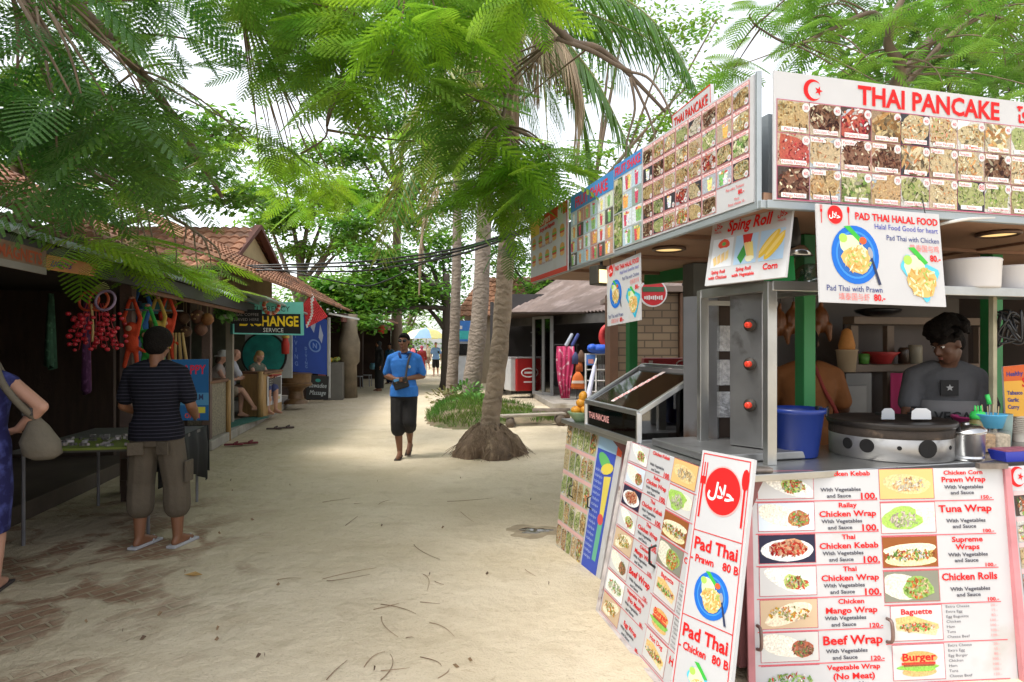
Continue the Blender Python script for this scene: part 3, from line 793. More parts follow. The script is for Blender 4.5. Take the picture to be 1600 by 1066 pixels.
def spring_sign():
    q = (at(1115, 343, 3.66), at(1240, 315, 3.13), at(1226, 432, 3.05), at(1101, 447, 3.58))
    T, p = signboard('spring_roll_sign', 'white sign reading Sping Roll with corn photo leaning on the steel frame', 'sign', q, .012)
    W_, H_ = p.W, p.H
    p.text('Sping Roll', W_ * .5, H_ * .24, H_ * .17, RED, 1, 'c', maxw=W_ * .55, shear=.15)
    for x in (.10, .9): p.text('\uFEDD\uFEFC\uFEA3', W_ * x, H_ * .17, H_ * .08, RED, 1, 'c', maxw=W_ * .11); p.text('HALAL', W_ * x, H_ * .24, H_ * .035, RED, 0, 'c')
    for i, x in enumerate((.05, .36, .67)):
        p.rect(W_ * x, H_ * .33, W_ * .28, H_ * .42, (.70, .72, .75) if i == 0 else (.42, .58, .75), 1)
        x0, y0, w, h = W_ * x, H_ * .33, W_ * .28, H_ * .42
        if i == 0:
            p.ell(x0 + w * .55, y0 + h * .2, w * .3, h * .16, (.75, .1, .05), 2, 12, 0, .12); p.ell(x0 + w * .55, y0 + h * .2, w * .1, h * .07, (.15, .4, .1), 3, 8)
            for k in range(4): p.poly([(x0 + w * (.08 + .2 * k), y0 + h * (.5 + .06 * (3 - k))), (x0 + w * (.22 + .2 * k), y0 + h * (.42 + .06 * (3 - k))), (x0 + w * (.32 + .17 * k), y0 + h * (.88 - .05 * k)), (x0 + w * (.18 + .17 * k), y0 + h * (.96 - .05 * k))], rnd.choice([(.78, .55, .25), (.85, .65, .32)]), 3 + k * .2)
        elif i == 1:
            p.poly([(x0 + w * .3, y0), (x0 + w * .75, y0), (x0 + w * .7, y0 + h * .3), (x0 + w * .4, y0 + h * .35)], (.55, .04, .03), 2)
            p.poly([(x0 + w * .15, y0 + h * .75), (x0 + w * .4, y0 + h * .35), (x0 + w * .55, y0 + h * .7), (x0 + w * .35, y0 + h * .98)], (.06, .3, .06), 3)
            for k in range(3): p.poly([(x0 + w * (.4 + .12 * k), y0 + h * .3), (x0 + w * (.52 + .13 * k), y0 + h * .27), (x0 + w * (.75 + .08 * k), y0 + h * (.72 + .04 * k)), (x0 + w * (.6 + .08 * k), y0 + h * (.8 + .03 * k))], (.82, .55 + .05 * k, .22), 4 + k * .2)
            p.ell(x0 + w * .72, y0 + h * .84, w * .2, h * .1, (.85, .8, .55), 5, 10, 0, .1)
        else:
            for k in range(2): p.ell(x0 + w * (.38 + .27 * k), y0 + h * (.45 + .08 * k), w * .17, h * .58, (.82, .52, .06), 2 + k, 16, .75, 0, (x0, y0, w, h)); p.ell(x0 + w * (.36 + .27 * k), y0 + h * (.42 + .08 * k), w * .07, h * .5, (.9, .66, .2), 4 + k, 12, .75, 0, (x0, y0, w, h))
    p.text('Sping Roll', W_ * .17, H_ * .84, H_ * .05, RED, 1, 'c', maxw=W_ * .22); p.text('with Chicken', W_ * .17, H_ * .92, H_ * .05, RED, 1, 'c', maxw=W_ * .26)
    p.text('Sping Roll', W_ * .5, H_ * .84, H_ * .05, RED, 1, 'c', maxw=W_ * .22); p.text('with Vegetable', W_ * .5, H_ * .92, H_ * .05, RED, 1, 'c', maxw=W_ * .28)
    p.text('Corn', W_ * .82, H_ * .87, H_ * .085, RED, 1, 'c', maxw=W_ * .2); p.build(T)
spring_sign()

# --- big wrap menu (used on the side board and the front board)
def wrap_photo(p, x, y, w, h, k):
    p.cur = p.pho
    _wrap_photo(p, x, y, w, h, k)
    p.cur = p.pic
def _wrap_photo(p, x, y, w, h, k):
    bgs = [(.62, .62, .62), (.66, .74, .82), (.03, .03, .06), (.62, .62, .62), (.6, .45, .3), (.62, .62, .60), (.8, .85, .8), (.75, .5, .2), (.62, .62, .60), (.30, .10, .03), (.25, .25, .2), (.62, .62, .61), (.62, .62, .62)]
    p.cur = p.pic; p.rect(x, y, w, h, bgs[k % 13], 2); p.cur = p.pho; clip = (x + .002, y + .002, w - .004, h - .004)
    p.frame(x - .003, y - .003, w + .006, h + .006, .003, (.5, .1, .12), 1.5)
    def chunks(cx, cy, rx, ry, n, pal, l=5):
        for i in range(int(n * 2.4)):
            a = rnd.random() * 6.28; q = math.sqrt(rnd.random()); c = rnd.choice(pal); j = rnd.uniform(.35, .85); c = tuple(min(.95, v * j) for v in c)
            p.ell(cx + rx * q * math.cos(a), cy + ry * q * math.sin(a), w * rnd.uniform(.012, .05), h * rnd.uniform(.02, .045), c, l + i * .02, 6, rnd.random() * 3, .2, clip)
    fill = [(.75, .1, .05), (.2, .5, .08), (.85, .5, .2), (.9, .85, .7), (.55, .2, .1), (.3, .6, .15)]
    if k in (0, 3): p.ell(x + w * .55, y + h * .5, w * .5, h * .34, (.86, .84, .78), 3, 16, .35, .02, clip); p.ell(x + w * .62, y + h * .55, w * .22, h * .26, (.5, .6, .2), 4, 12, .2, .1, clip); chunks(x + w * .64, y + h * .56, w * .2, h * .24, 34, fill)
    elif k in (1, 5): p.ell(x + w * .38, y + h * .45, w * .42, h * .36, (.84, .80, .68), 3, 18, .25, .02, clip); p.ell(x + w * .72, y + h * .58, w * .2, h * .3, (.45, .16, .07), 4, 12, .1, .05, clip); chunks(x + w * .72, y + h * .58, w * .18, h * .27, 30, fill if k == 1 else [(.3, .12, .07), (.4, .18, .1), (.55, .3, .2), (.2, .3, .1)])
    elif k == 2: p.ell(x + w * .5, y + h * .55, w * .47, h * .4, (.82, .82, .82), 3, 20, 0, .01, clip); p.ell(x + w * .55, y + h * .45, w * .32, h * .3, (.6, .32, .18), 4, 14, 0, .1, clip); chunks(x + w * .5, y + h * .5, w * .34, h * .28, 55, [(.62, .04, .02), (.7, .45, .28), (.5, .25, .12), (.7, .1, .05)])
    elif k == 4: p.ell(x + w * .5, y + h * .5, w * .44, h * .33, (.85, .75, .55), 3, 18, -.3, .03, clip); chunks(x + w * .5, y + h * .48, w * .36, h * .26, 40, [(.9, .55, .05), (.85, .7, .5), (.8, .3, .05), (.4, .5, .15)])
    elif k == 6: p.ell(x + w * .55, y + h * .6, w * .45, h * .35, (.85, .82, .7), 3, 18, -.2, .03, clip); chunks(x + w * .5, y + h * .55, w * .4, h * .28, 46, [(.25, .5, .1), (.75, .1, .05), (.9, .9, .85), (.45, .65, .2)])
    elif k == 7: p.ell(x + w * .5, y + h * .5, w * .45, h * .33, (.80, .58, .28), 3, 18, .1, .03, clip); chunks(x + w * .52, y + h * .52, w * .3, h * .22, 40, [(.9, .8, .55), (.85, .65, .35), (.8, .45, .2), (.95, .9, .75)])
    elif k == 8: p.ell(x + w * .7, y + h * .45, w * .35, h * .3, (.85, .78, .6), 3, 16, 0, .02, clip); p.ell(x + w * .38, y + h * .5, w * .38, h * .4, (.38, .6, .12), 4, 16, 0, .12, clip); chunks(x + w * .42, y + h * .56, w * .25, h * .25, 40, [(.72, .6, .5), (.8, .72, .62), (.5, .65, .25)])
    elif k == 9: p.ell(x + w * .5, y + h * .42, w * .5, h * .2, (.85, .76, .55), 3, 16, -.05, .02, clip); p.ell(x + w * .5, y + h * .78, w * .48, h * .2, (.8, .68, .4), 4, 16, 0, .02, clip); chunks(x + w * .5, y + h * .6, w * .46, h * .18, 60, [(.9, .88, .85), (.2, .4, .08), (.5, .22, .05), (.7, .1, .05), (.75, .5, .15)])
    elif k == 10: p.ell(x + w * .3, y + h * .5, w * .4, h * .42, (.74, .70, .58), 3, 16, .2, .02, clip); p.ell(x + w * .62, y + h * .55, w * .28, h * .38, (.3, .45, .12), 4, 14, 0, .08, clip); chunks(x + w * .62, y + h * .55, w * .24, h * .32, 44, [(.8, .3, .05), (.75, .15, .05), (.9, .65, .4), (.3, .5, .1)])
    elif k == 11:
        p.poly([(x + w * .08, y + h * .35), (x + w * .4, y + h * .28), (x + w * .92, y + h * .55), (x + w * .93, y + h * .68), (x + w * .85, y + h * .72), (x + w * .1, y + h * .52)], (.78, .5, .2), 3)
        p.poly([(x + w * .08, y + h * .52), (x + w * .9, y + h * .72), (x + w * .86, y + h * .88), (x + w * .1, y + h * .7)], (.82, .62, .34), 3); chunks(x + w * .48, y + h * .62, w * .38, h * .1, 40, fill)
    else:
        p.ell(x + w * .5, y + h * .38, w * .36, h * .2, (.72, .42, .14), 3, 18, 0, .02, clip); p.ell(x + w * .5, y + h * .78, w * .34, h * .14, (.72, .45, .18), 3, 16, 0, .02, clip)
        p.ell(x + w * .5, y + h * .66, w * .42, h * .11, (.25, .55, .1), 4, 18, 0, .12, clip); p.rect(x + w * .16, y + h * .5, w * .66, h * .08, (.72, .1, .04), 4.5); p.rect(x + w * .2, y + h * .56, w * .6, h * .06, (.3, .12, .05), 5)
def wrap_menu(p, sy):
    sx = p.W / 1.27                          # laid out on a board 1.27 wide
    t = lambda b, x, y, s, c, bold=1, al='l', mw=None: p.text(b, x * sx, (y - .03) * sy, s * sy * .86, c, bold, al, 1.28, maxw=(mw or 1) * sx)
    left = [(.03, 'Chicken Kebab', None, '100.'), (.155, 'Railay', 'Chicken Wrap', '100.'), (.28, 'Thai', 'Chicken Kebab', '100.'), (.405, 'Thai', 'Chicken Wrap', '100.'),
            (.53, 'Chicken', 'Mango Wrap', '120.-'), (.655, None, 'Beef Wrap', '120.-'), (.78, 'Vegetable Wrap', '(No Meat)', '80.-'), (.905, None, 'Egg Wrap', '80.-')]
    for i, (y, a, b_, pr_) in enumerate(left):
        p_y = y - .03
        p.rect(.02 * sx, (p_y + .118) * sy, .6 * sx, .0035 * sy, (.72, .1, .12), 2)
        wrap_photo(p, .035 * sx, p_y * sy, .27 * sx, .108 * sy, i if i < 7 else 4)
        if a: t(a, .47, y + .022, .022, RED, 1, 'c', .28)
        if b_: t(b_, .47, y + (.058 if i != 5 else .052), .027 if i != 5 else .04, RED, 1, 'c', .29)
        t('With Vegetables', .44, y + .083, .017, GREY, 1, 'c', .24); t('and Sauce', .43, y + .108, .017, GREY, 1, 'c', .16)
        t(pr_, .62, y + .116, .03 if i < 4 else .02, RED, 1, 'r', .1)
    right = [(.03, 'Chicken Corn', 'Prawn Wrap', '150.-'), (.165, None, 'Tuna Wrap', '100.-'), (.30, 'Supreme', 'Wraps', '100.-'), (.435, None, 'Chicken Rolls', '100.-')]
    for i, (y, a, b_, pr_) in enumerate(right):
        p_y = y - .03
        p.rect(.63 * sx, (p_y + .128) * sy, .58 * sx, .0035 * sy, (.72, .1, .12), 2)
        wrap_photo(p, .635 * sx, p_y * sy, .27 * sx, .118 * sy, 7 + i)
        if a: t(a, 1.06, y + .025, .025 if i else .02, RED, 1, 'c', .28)
        if b_: t(b_, 1.06, y + (.055 if a else .04), .025 if a else .033, RED, 1, 'c', .28)
        t('With Vegetables', 1.06, y + .082, .017, GREY, 1, 'c', .24); t('and Sauce', 1.05, y + .105, .017, GREY, 1, 'c', .16); t(pr_, 1.2, y + .125, .017, RED, 1, 'r', .1)
    for j, (y, hd, k) in enumerate(((.57, 'Baguette', 11), (.72, 'Burger', 12), (.87, 'Hot Dog', 11))):
        p_y = y - .03
        p.rect(.63 * sx, (p_y + .142) * sy, .6 * sx, .0035 * sy, (.72, .1, .12), 2)
        wrap_photo(p, .66 * sx, p_y * sy, .25 * sx, .132 * sy, k)
        t(hd, .785, y + (.032 if k == 11 else .06), .025 if k == 11 else .034, RED, 1, 'c', .2)
        if j == 2: t('Hot Dog', 1.06, y + .05, .04, RED, 1, 'c', .25); t('80.-', 1.06, y + .12, .055, RED, 1, 'c', .2); continue
        for i, s_ in enumerate(['Extra Cheese', 'Extra Egg', 'Egg ' + hd, 'Chicken', 'Ham', 'Tuna', 'Cheese Beef']):
            t(s_, .93, y + .012 + i * .0195, .0125, GREY, 0, 'l', .14); t(['20.-', '15.-', '80.-', '100.-', '100.-', '100.-', '120.-'][i], 1.19, y + .012 + i * .0195, .0125, (.75, .3, .3), 0, 'r', .06)
def side_boards():
    # far board with small dish photos and a blue poster
    q = (at(888, 655, 5.22), at(976, 688, 4.28), at(932, 908, 4.36), at(868, 851, 5.15))
    T, p = signboard('dish_photo_board', 'worn board of small dish photos and a blue drink poster by the puddle', 'menu board', q, .02)
    W_, H_ = p.W, p.H
    cw, ch = W_ * .6 / 5, H_ / 5
    for r_ in range(5):
        for c_ in range(5):
            p.rect(c_ * cw, r_ * ch, cw - .003, ch * .14, (.75, .45, .42), 1)
            p.food(.004 + c_ * cw, r_ * ch + ch * .15, cw - .01, ch * .82, rnd.choice(['green', 'banana', 'mix', 'pancake', 'green']), 2, rnd.choice([(.62, .5, .3), (.45, .5, .3), (.7, .62, .45)]))
    x0 = W_ * .62
    p.rect(x0, 0, W_ * .3, H_, (.06, .10, .48), 1); p.rect(x0, 0, W_ * .3, H_ * .12, (.4, .6, .8), 2)
    for i in range(16): p.text('Fruit Shake Mango Lime', x0 + .015, H_ * (.28 + i * .042), H_ * .022, (.55, .65, .85), 0, maxw=W_ * .13)
    p.ell(x0 + W_ * .15, H_ * .2, W_ * .12, H_ * .05, (.15, .5, .15), 3, 14, .4); p.ell(x0 + W_ * .2, H_ * .24, W_ * .1, H_ * .04, (.8, .65, .1), 4, 12, -.3)
    p.poly([(x0 + W_ * .17, H_ * .3), (x0 + W_ * .28, H_ * .28), (x0 + W_ * .26, H_ * .62), (x0 + W_ * .2, H_ * .62)], (.75, .62, .12), 3)
    p.poly([(x0 + W_ * .19, H_ * .62), (x0 + W_ * .27, H_ * .6), (x0 + W_ * .25, H_ * .9), (x0 + W_ * .18, H_ * .9)], (.15, .45, .3), 3); p.ell(x0 + W_ * .22, H_ * .6, W_ * .05, H_ * .04, (.7, .1, .1), 4, 10)
    p.rect(W_ * .925, 0, W_ * .075, H_ * .12, (.75, .12, .06), 3)
    p.build(T)
    for u in (.28, .66):
        mb = MB(); c = p.map(W_ * u, H_ * .52, 10); mb.tube([c + V((0, 0, .05)) , c + p.n * .035 + V((0, 0, .03)), c + p.n * .035 - V((0, 0, .03)), c - V((0, 0, .05))], .005, 6)
        T.part(mb, 'handle', BLACKP)
    # wrap board leaning towards the path
    tl, tr = at(985, 690, 4.0), V((1.00, 2.83, 1.0)); bl = at(935, 957, 3.86); br = bl + (tr - tl) + V((-.02, 0, 0))
    q = (tl, tr, br, bl)
    T, p = signboard('leaning_wrap_board', 'white wrap and burger menu board leaning out from the side counter onto the sand', 'menu board', q, .02)
    wrap_menu(p, p.H / 1.01); p.build(T)
    mb = MB()
    c = p.map(p.W * .5, p.H * .5, 10); mb.tube([c + V((0, 0, .06)), c + p.n * .04 + V((0, 0, .04)), c + p.n * .04 - V((0, 0, .04)), c - V((0, 0, .06))], .007, 6)
    T.part(mb, 'handle', BLACKP)
    mb = MB(); mb.beam(bl - V((0, 0, .0)), br, .03, .03); mb.beam(tl, bl, .03, .025); T.part(mb, 'frame', mat('rusty_white_frame', (.5, .45, .43), .6, 0, .3, 12, stain=((.15, .06, .03), 14, .6)))
    # halal board
    q = tuple(V((0, 0, 1.6)).lerp(v, .945) for v in (at(1098, 703, 3.18), at(1178, 718, 2.90), V((.945, 2.66, .0)), V((.715, 2.92, .0))))
    T, p = signboard('halal_menu_board', 'tall white board with round red halal emblem leaning over the stall corner', 'menu board', q, .02)
    W_, H_ = p.W, p.H
    p.frame(.012, .012, W_ - .024, H_ - .024, .005, (.65, .05, .05), 1)
    halal(p, W_ * .5, H_ * .155, W_ * .335); cutlery(p, W_ * .10, W_ * .90, H_ * .165, W_ * .8)
    p.rect(.014, H_ * .335, W_ - .03, .004, (.65, .05, .05), 2)
    for k, y in enumerate((.335, .68)):
        p.text('Pad Thai', W_ * .5, H_ * (y + .075), H_ * .05, RED, 1, 'c', maxw=W_ * .88)
        p.text('- Prawn' if k == 0 else '- Chicken', W_ * .06, H_ * (y + .125), H_ * .03, RED, 1, 'l', maxw=W_ * .5); p.text('80 B', W_ * .94, H_ * (y + .125), H_ * .032, RED, 1, 'r', maxw=W_ * .3)
        padthai_plate(p, W_ * .52, H_ * (y + .235), W_ * .31, 'round' if k == 0 else 'tray')
    p.rect(.014, H_ * .675, W_ - .03, .004, (.65, .05, .05), 2)
    p.build(T)
    # front board
    d = V((0, -.05, 0))
    tl, tr = at(1172, 736, 3.05), at(1567, 729, 3.16)
    tl.z = tr.z = .998
    bl = V((tl.x * .985, tl.y - .10, .0)); br = V((tr.x + .0, tr.y - .12, .0))
    q = (tl, tr, br, bl)
    T, p = signboard('front_wrap_board', 'white wrap and burger menu board closing the front of the counter', 'menu board', q, .02)
    wrap_menu(p, 1.19); p.build(T)
    for u, v in ((.012, .75), (.5, .74)):
        mb = MB(); c = p.map(p.W * u, v * p.H, 10); mb.tube(crom([c + V((0, 0, .05)), c + p.n * .035 + V((0, 0, .04)), c + p.n * .04 - V((0, 0, .04)), c - V((0, 0, .06))], 4), .008, 6)
        T.part(mb, 'handle', mat('rusty_handle', (.22, .15, .13), .5, .6, .4, 20), True)
    for u_, w_ in ((tl + V((-.012, 0, 0)), bl + V((-.012, 0, 0))), (tr + V((.012, 0, 0)), br + V((.012, 0, 0)))):
        mb = MB(); mb.beam(u_, w_, .03, .03); T.part(mb, 'frame', PINKF)
    mb = MB(); c = tl + V((.02, -.02, .015)); mb.box(c, (.13, .03, .025)); mb.tube([c + V((-.06, -.02, .0)), c + V((.07, -.02, .0))], .012, 8); T.part(mb, 'hinge', mat('hinge', (.2, .17, .15), .5, .7, .4, 20)); mb = MB(); c = tr + V((-.07, -.02, .012)); mb.box(c, (.14, .03, .025)); T.part(mb, 'hinge', mat('hinge', (.2, .17, .15), .5, .7, .4, 20))
    # next board, only its edge in the picture
    tl2 = tr + V((.03, .01, .0)); tr2 = tl2 + SN * 1.0; q = (tl2, tr2, tr2 + V((0, -.1, -.998)), tl2 + V((.03, -.1, -.998)))
    T, p = signboard('front_pancake_board', 'white board with red crescent and pancake photos right of the front wrap board', 'menu board', q, .02)
    cx, cy, r = .055, .05, .05
    pts = [(cx + r * math.cos(a), cy + r * math.sin(a)) for a in [R(40 + 280 * k / 24) for k in range(25)]]
    inn = [(cx + .014 + r * .80 * math.cos(a), cy + r * .80 * math.sin(a)) for a in [R(315 - 270 * k / 24) for k in range(25)]]
    for k in range(24): p.poly([pts[k], pts[k + 1], inn[23 - k], inn[24 - k]], RED, 2, True)
    star = [(cx + .02 + (.02 if k % 2 == 0 else .008) * math.cos(k * math.pi / 5), cy + (.02 if k % 2 == 0 else .008) * math.sin(k * math.pi / 5)) for k in range(10)]
    for k in range(0, 10, 2): p.poly([(cx + .02, cy), star[k - 1], star[k], star[k + 1]], RED, 2, True)
    p.text('THAI PANCAKE', .11, .09, .08, RED, 1, maxw=.85)
    for r_ in range(7):
        for c_ in range(5): p.rect(.02 + c_ * .19, .12 + r_ * .125, .18, .02, (.8, .5, .5), 1); p.food(.02 + c_ * .19, .14 + r_ * .125, .18, .1, None, 2)
    p.build(T)
side_boards()
# ================================================================ people
SKIN_T = mat('tan_skin', (.20, .085, .042), .55, 0, .08, 9, .03, 60)
SKIN_P = mat('pale_skin', (.50, .27, .19), .55, 0, .08, 9)
SKIN_D = mat('brown_skin', (.10, .042, .022), .55, 0, .08, 9)
HAIR_B = mat('black_hair', (.009, .007, .006), .8, 0, .3, 60, .6, 90, spec=.12)
EYEW = mat('eye_white', (.7, .68, .64), .3, 0, 0)
EYED = mat('dark_iris', (.015, .008, .005), .2, 0, 0)
LIPM = mat('lips', (.24, .085, .06), .5, 0, 0)

def live_remesh(o, vox, it=6, f=.5):
    r = o.modifiers.new('surface', 'REMESH'); r.mode = 'VOXEL'; r.voxel_size = vox; r.use_smooth_shade = True
    s_ = o.modifiers.new('smooth', 'SMOOTH'); s_.iterations = it; s_.factor = f
    return o

STAND = dict(pelvis=(0, 0, .95), waist=(0, .0, 1.10), chest=(0, -.01, 1.31), neck=(0, -.02, 1.47), head=(0, .015, 1.64),
             sh_r=(.185, -.02, 1.415), el_r=(.245, -.03, 1.13), wr_r=(.25, .05, .89), sh_l=(-.185, -.02, 1.415), el_l=(-.245, -.03, 1.13), wr_l=(-.25, .05, .89),
             hip_r=(.09, 0, .92), kn_r=(.10, .015, .50), an_r=(.10, -.02, .085), toe_r=(.125, .15, .028), hip_l=(-.09, 0, .92), kn_l=(-.10, .015, .50), an_l=(-.10, -.02, .085), toe_l=(-.125, .15, .028),
             look=(0, 1, 0), hand_r=(.0, .15, -1), hand_l=(0, .15, -1), curl=.5)

def human(label, loc, heading, H=1.72, pose=None, skin=SKIN_T, top=None, sleeve=.55, bottom=None, hem=.45, skirt=False, hair=None, hair_len='short', vox=.009,
          girth=1.0, group=None, collar=None, top_low=.90, simple=False, name='person', top_mat2=None, shoe=None, brows=True, bulge=0.0):
    """Joints in a frame facing +Y, for a height of 1.75; returns (root, joint positions in local metres)"""
    P = dict(STAND); P.update(pose or {})
    k = H / 1.75
    J = {n: V(v) * k if n not in ('look', 'hand_r', 'hand_l', 'curl') else v for n, v in P.items()}
    root = empty(name, loc, heading, label, 'person', group)
    g = girth * k
    up = (J['neck'] - J['chest']).normalized()
    side = (J['sh_r'] - J['sh_l']).normalized()
    hside = (J['hip_r'] - J['hip_l']).normalized()
    def fwd(u, s_): return u.cross(s_).normalized()
    def torso(mb, ex, lo=-1.0, hi=2.0):
        pl, wa, ch, nk = J['pelvis'], J['waist'], J['chest'], J['neck']
        u0 = (wa - pl).normalized(); u1 = (ch - pl).normalized(); u2 = (nk - ch).normalized()
        f0, f1, f2 = fwd(u0, hside), fwd(u1, side), fwd(u2, side)
        if f0.dot(f1) < 0: f0 = -f0
        rs = [(pl - u0 * .10 * k, hside, f0, .125, .095), (pl - u0 * .03 * k, hside, f0, .168, .115), (pl + u0 * .05 * k, hside, f0, .165, .112), (wa, (side + hside).normalized(), f1, .143, .100 + bulge),
              (wa.lerp(ch, .5), side, f1, .155, .110 + bulge * .5), (ch, side, f2, .172, .118), (ch.lerp(nk, .45), side, f2, .178, .105), (ch.lerp(nk, .75), side, f2, .135, .080), (nk - u2 * .01, side, f2, .072, .062)]
        if lo > -1: rs = rs[int(lo):]
        mb.loft([(c, s_ * (w * g + ex), f * (d * g + ex)) for c, s_, f, w, d in rs], 22, 2.3)
        mb.cap(J['sh_l'].lerp(J['neck'], .6), J['sh_l'] - up * .012 * k, .052 * g + ex, .050 * g + ex); mb.cap(J['sh_r'].lerp(J['neck'], .6), J['sh_r'] - up * .012 * k, .052 * g + ex, .050 * g + ex)
    # --- body
    mb = MB(); torso(mb, 0)
    hd = J['head']; look = V(P['look']).normalized()
    hx = look.cross(V((0, 0, 1))).normalized(); hz = hx.cross(look)
    M = Matrix((hx, look, hz)).transposed()
    hp = lambda x, y, z: hd + M @ (V((x, y, z)) * k)
    mb.cap(J['neck'] - up * .03 * k, hd - hz * .06 * k - look * .02 * k, .056 * k, .052 * k)
    mb.ell(hp(0, -.012, .028), (.076 * k, .095 * k, .088 * k), 16, 12, M)
    mb.ell(hp(0, .022, -.035), (.058 * k, .068 * k, .082 * k), 14, 10, M)
    mb.ell(hp(0, .052, -.092), (.030 * k, .026 * k, .022 * k), 10, 8, M)
    mb.cap(hp(0, .082, .022), hp(0, .104, -.018), .010 * k, .0145 * k, 8)
    for sx in (-1, 1):
        mb.ell(hp(sx * .014, .094, -.022), (.010 * k, .010 * k, .008 * k), 8, 6, M)
        mb.ell(hp(sx * .078, -.006, -.002), (.010 * k, .020 * k, .032 * k), 8, 6, M)
        mb.ell(hp(sx * .038, .06, -.02), (.024 * k, .022 * k, .022 * k), 8, 6, M)
        mb.ell(hp(sx * .030, .078, .036), (.024 * k, .010 * k, .008 * k), 8, 6, M)
    mb.ell(hp(0, .082, -.055), (.024 * k, .013 * k, .011 * k), 8, 6, M)
    def limb(mb, a, b_, c, r, ex=0, upto=2.0):
        if upto <= 1:
            q = a.lerp(b_, upto); mb.cap(a, q, r[0] * g + ex, (r[0] + (r[1] - r[0]) * upto) * g + ex); return
        mb.cap(a, b_, r[0] * g + ex, r[1] * g + ex)
        m_ = b_.lerp(c, min(upto - 1, .35)); mb.cap(b_, m_, r[1] * g + ex, r[2] * g + ex)
        if upto > 1.35: mb.cap(m_, b_.lerp(c, upto - 1), r[2] * g + ex, (r[2] + (r[3] - r[2]) * (upto - 1.35) / .65) * g + ex)
    AR, LR = (.052, .040, .042, .027), (.086, .056, .058, .036)
    for s_ in 'rl':
        limb(mb, J['sh_' + s_], J['el_' + s_], J['wr_' + s_], AR)
        limb(mb, J['hip_' + s_], J['kn_' + s_], J['an_' + s_], LR)
        # foot
        an, toe = J['an_' + s_], J['toe_' + s_]
        fd = (toe - an); fd = fd.normalized()
        heel = V((an.x, an.y, an.z)) - V((fd.x, fd.y, 0)).normalized() * .035 * k + V((0, 0, -.045 * k))
        ball = heel.lerp(toe, .78)
        mb.cap(an, heel, .034 * k, .030 * k); mb.cap(heel, ball + V((0, 0, .004)), .030 * k, .032 * k); mb.cap(ball, toe, .032 * k, .020 * k); mb.cap(an, ball, .034 * k, .030 * k)
        # hand: palm, four fingers, thumb
        wr = J['wr_' + s_]; d = V(P['hand_' + s_]).normalized()
        out = (wr - J['el_' + s_]).normalized()
        sd_ = 1 if s_ == 'r' else -1
        body_c = V((0, wr.y, wr.z))
        inw = (V((0, J['chest'].y + .25, wr.z)) - wr); inw = inw - d * inw.dot(d); inw = inw.normalized() if inw.length > .01 else V((-sd_, 0, 0))
        across = d.cross(inw).normalized() * sd_                 # towards the thumb
        if across.y < -.2 or (abs(across.y) < .2 and across.z < 0): across = -across
        pc = wr + d * .045 * k
        Mh = Matrix((across, d, inw)).transposed()
        mb.ell(pc, (.040 * k, .052 * k, .015 * k), 10, 8, Mh)
        mb.cap(wr, pc, .024 * k, .020 * k)
        cu = P['curl']
        for i, L_ in enumerate((.072, .080, .074, .058)):
            b0 = pc + across * (.029 - .0195 * i) * k + d * (.040 - .003 * abs(i - 1)) * k
            dirs = [d, (d * math.cos(cu) + inw * math.sin(cu)), (d * math.cos(1.9 * cu) + inw * math.sin(1.9 * cu))]
            p0 = b0
            for j, (dd, fr) in enumerate(zip(dirs, (.42, .33, .25))):
                p1 = p0 + dd.normalized() * L_ * fr * k; mb.cap(p0, p1, (.0092 - .0008 * j) * k, (.0086 - .0008 * j) * k, 7); p0 = p1
        t0 = pc + across * .032 * k - d * .018 * k
        t1 = t0 + (across * .75 + d * .6 + inw * .25).normalized() * .036 * k; t2 = t1 + (d * .9 + across * .15 + inw * .4).normalized() * .03 * k
        mb.cap(t0, t1, .013 * k, .010 * k, 7); mb.cap(t1, t2, .010 * k, .008 * k, 7)
    body = mb.build('body', skin, root, True); live_remesh(body, vox)
    # --- face
    if not simple:
        for sx in (-1, 1):
            e = MB(); e.ell(hp(sx * .031, .073, .020), (.0135 * k, .010 * k, .0085 * k), 10, 8, M); eye = e.build('eye', EYEW, root, True)
            e = MB(); e.ell(hp(sx * .031, .0815, .020), (.0058 * k, .003 * k, .0058 * k), 8, 6, M); e.build('iris', EYED, eye, True)
            e = MB(); e.tube([hp(sx * .014, .089, .040), hp(sx * .032, .088, .046), hp(sx * .05, .074, .040)], [.003 * k, .004 * k, .002 * k], 6); e.build('eyebrow', HAIR_B if hair is None else hair, root, True)
        e = MB(); e.ell(hp(0, .0925, -.050), (.021 * k, .006 * k, .0045 * k), 10, 6, M); e.ell(hp(0, .0915, -.059), (.018 * k, .006 * k, .005 * k), 10, 6, M); e.build('lips', LIPM, root, True)
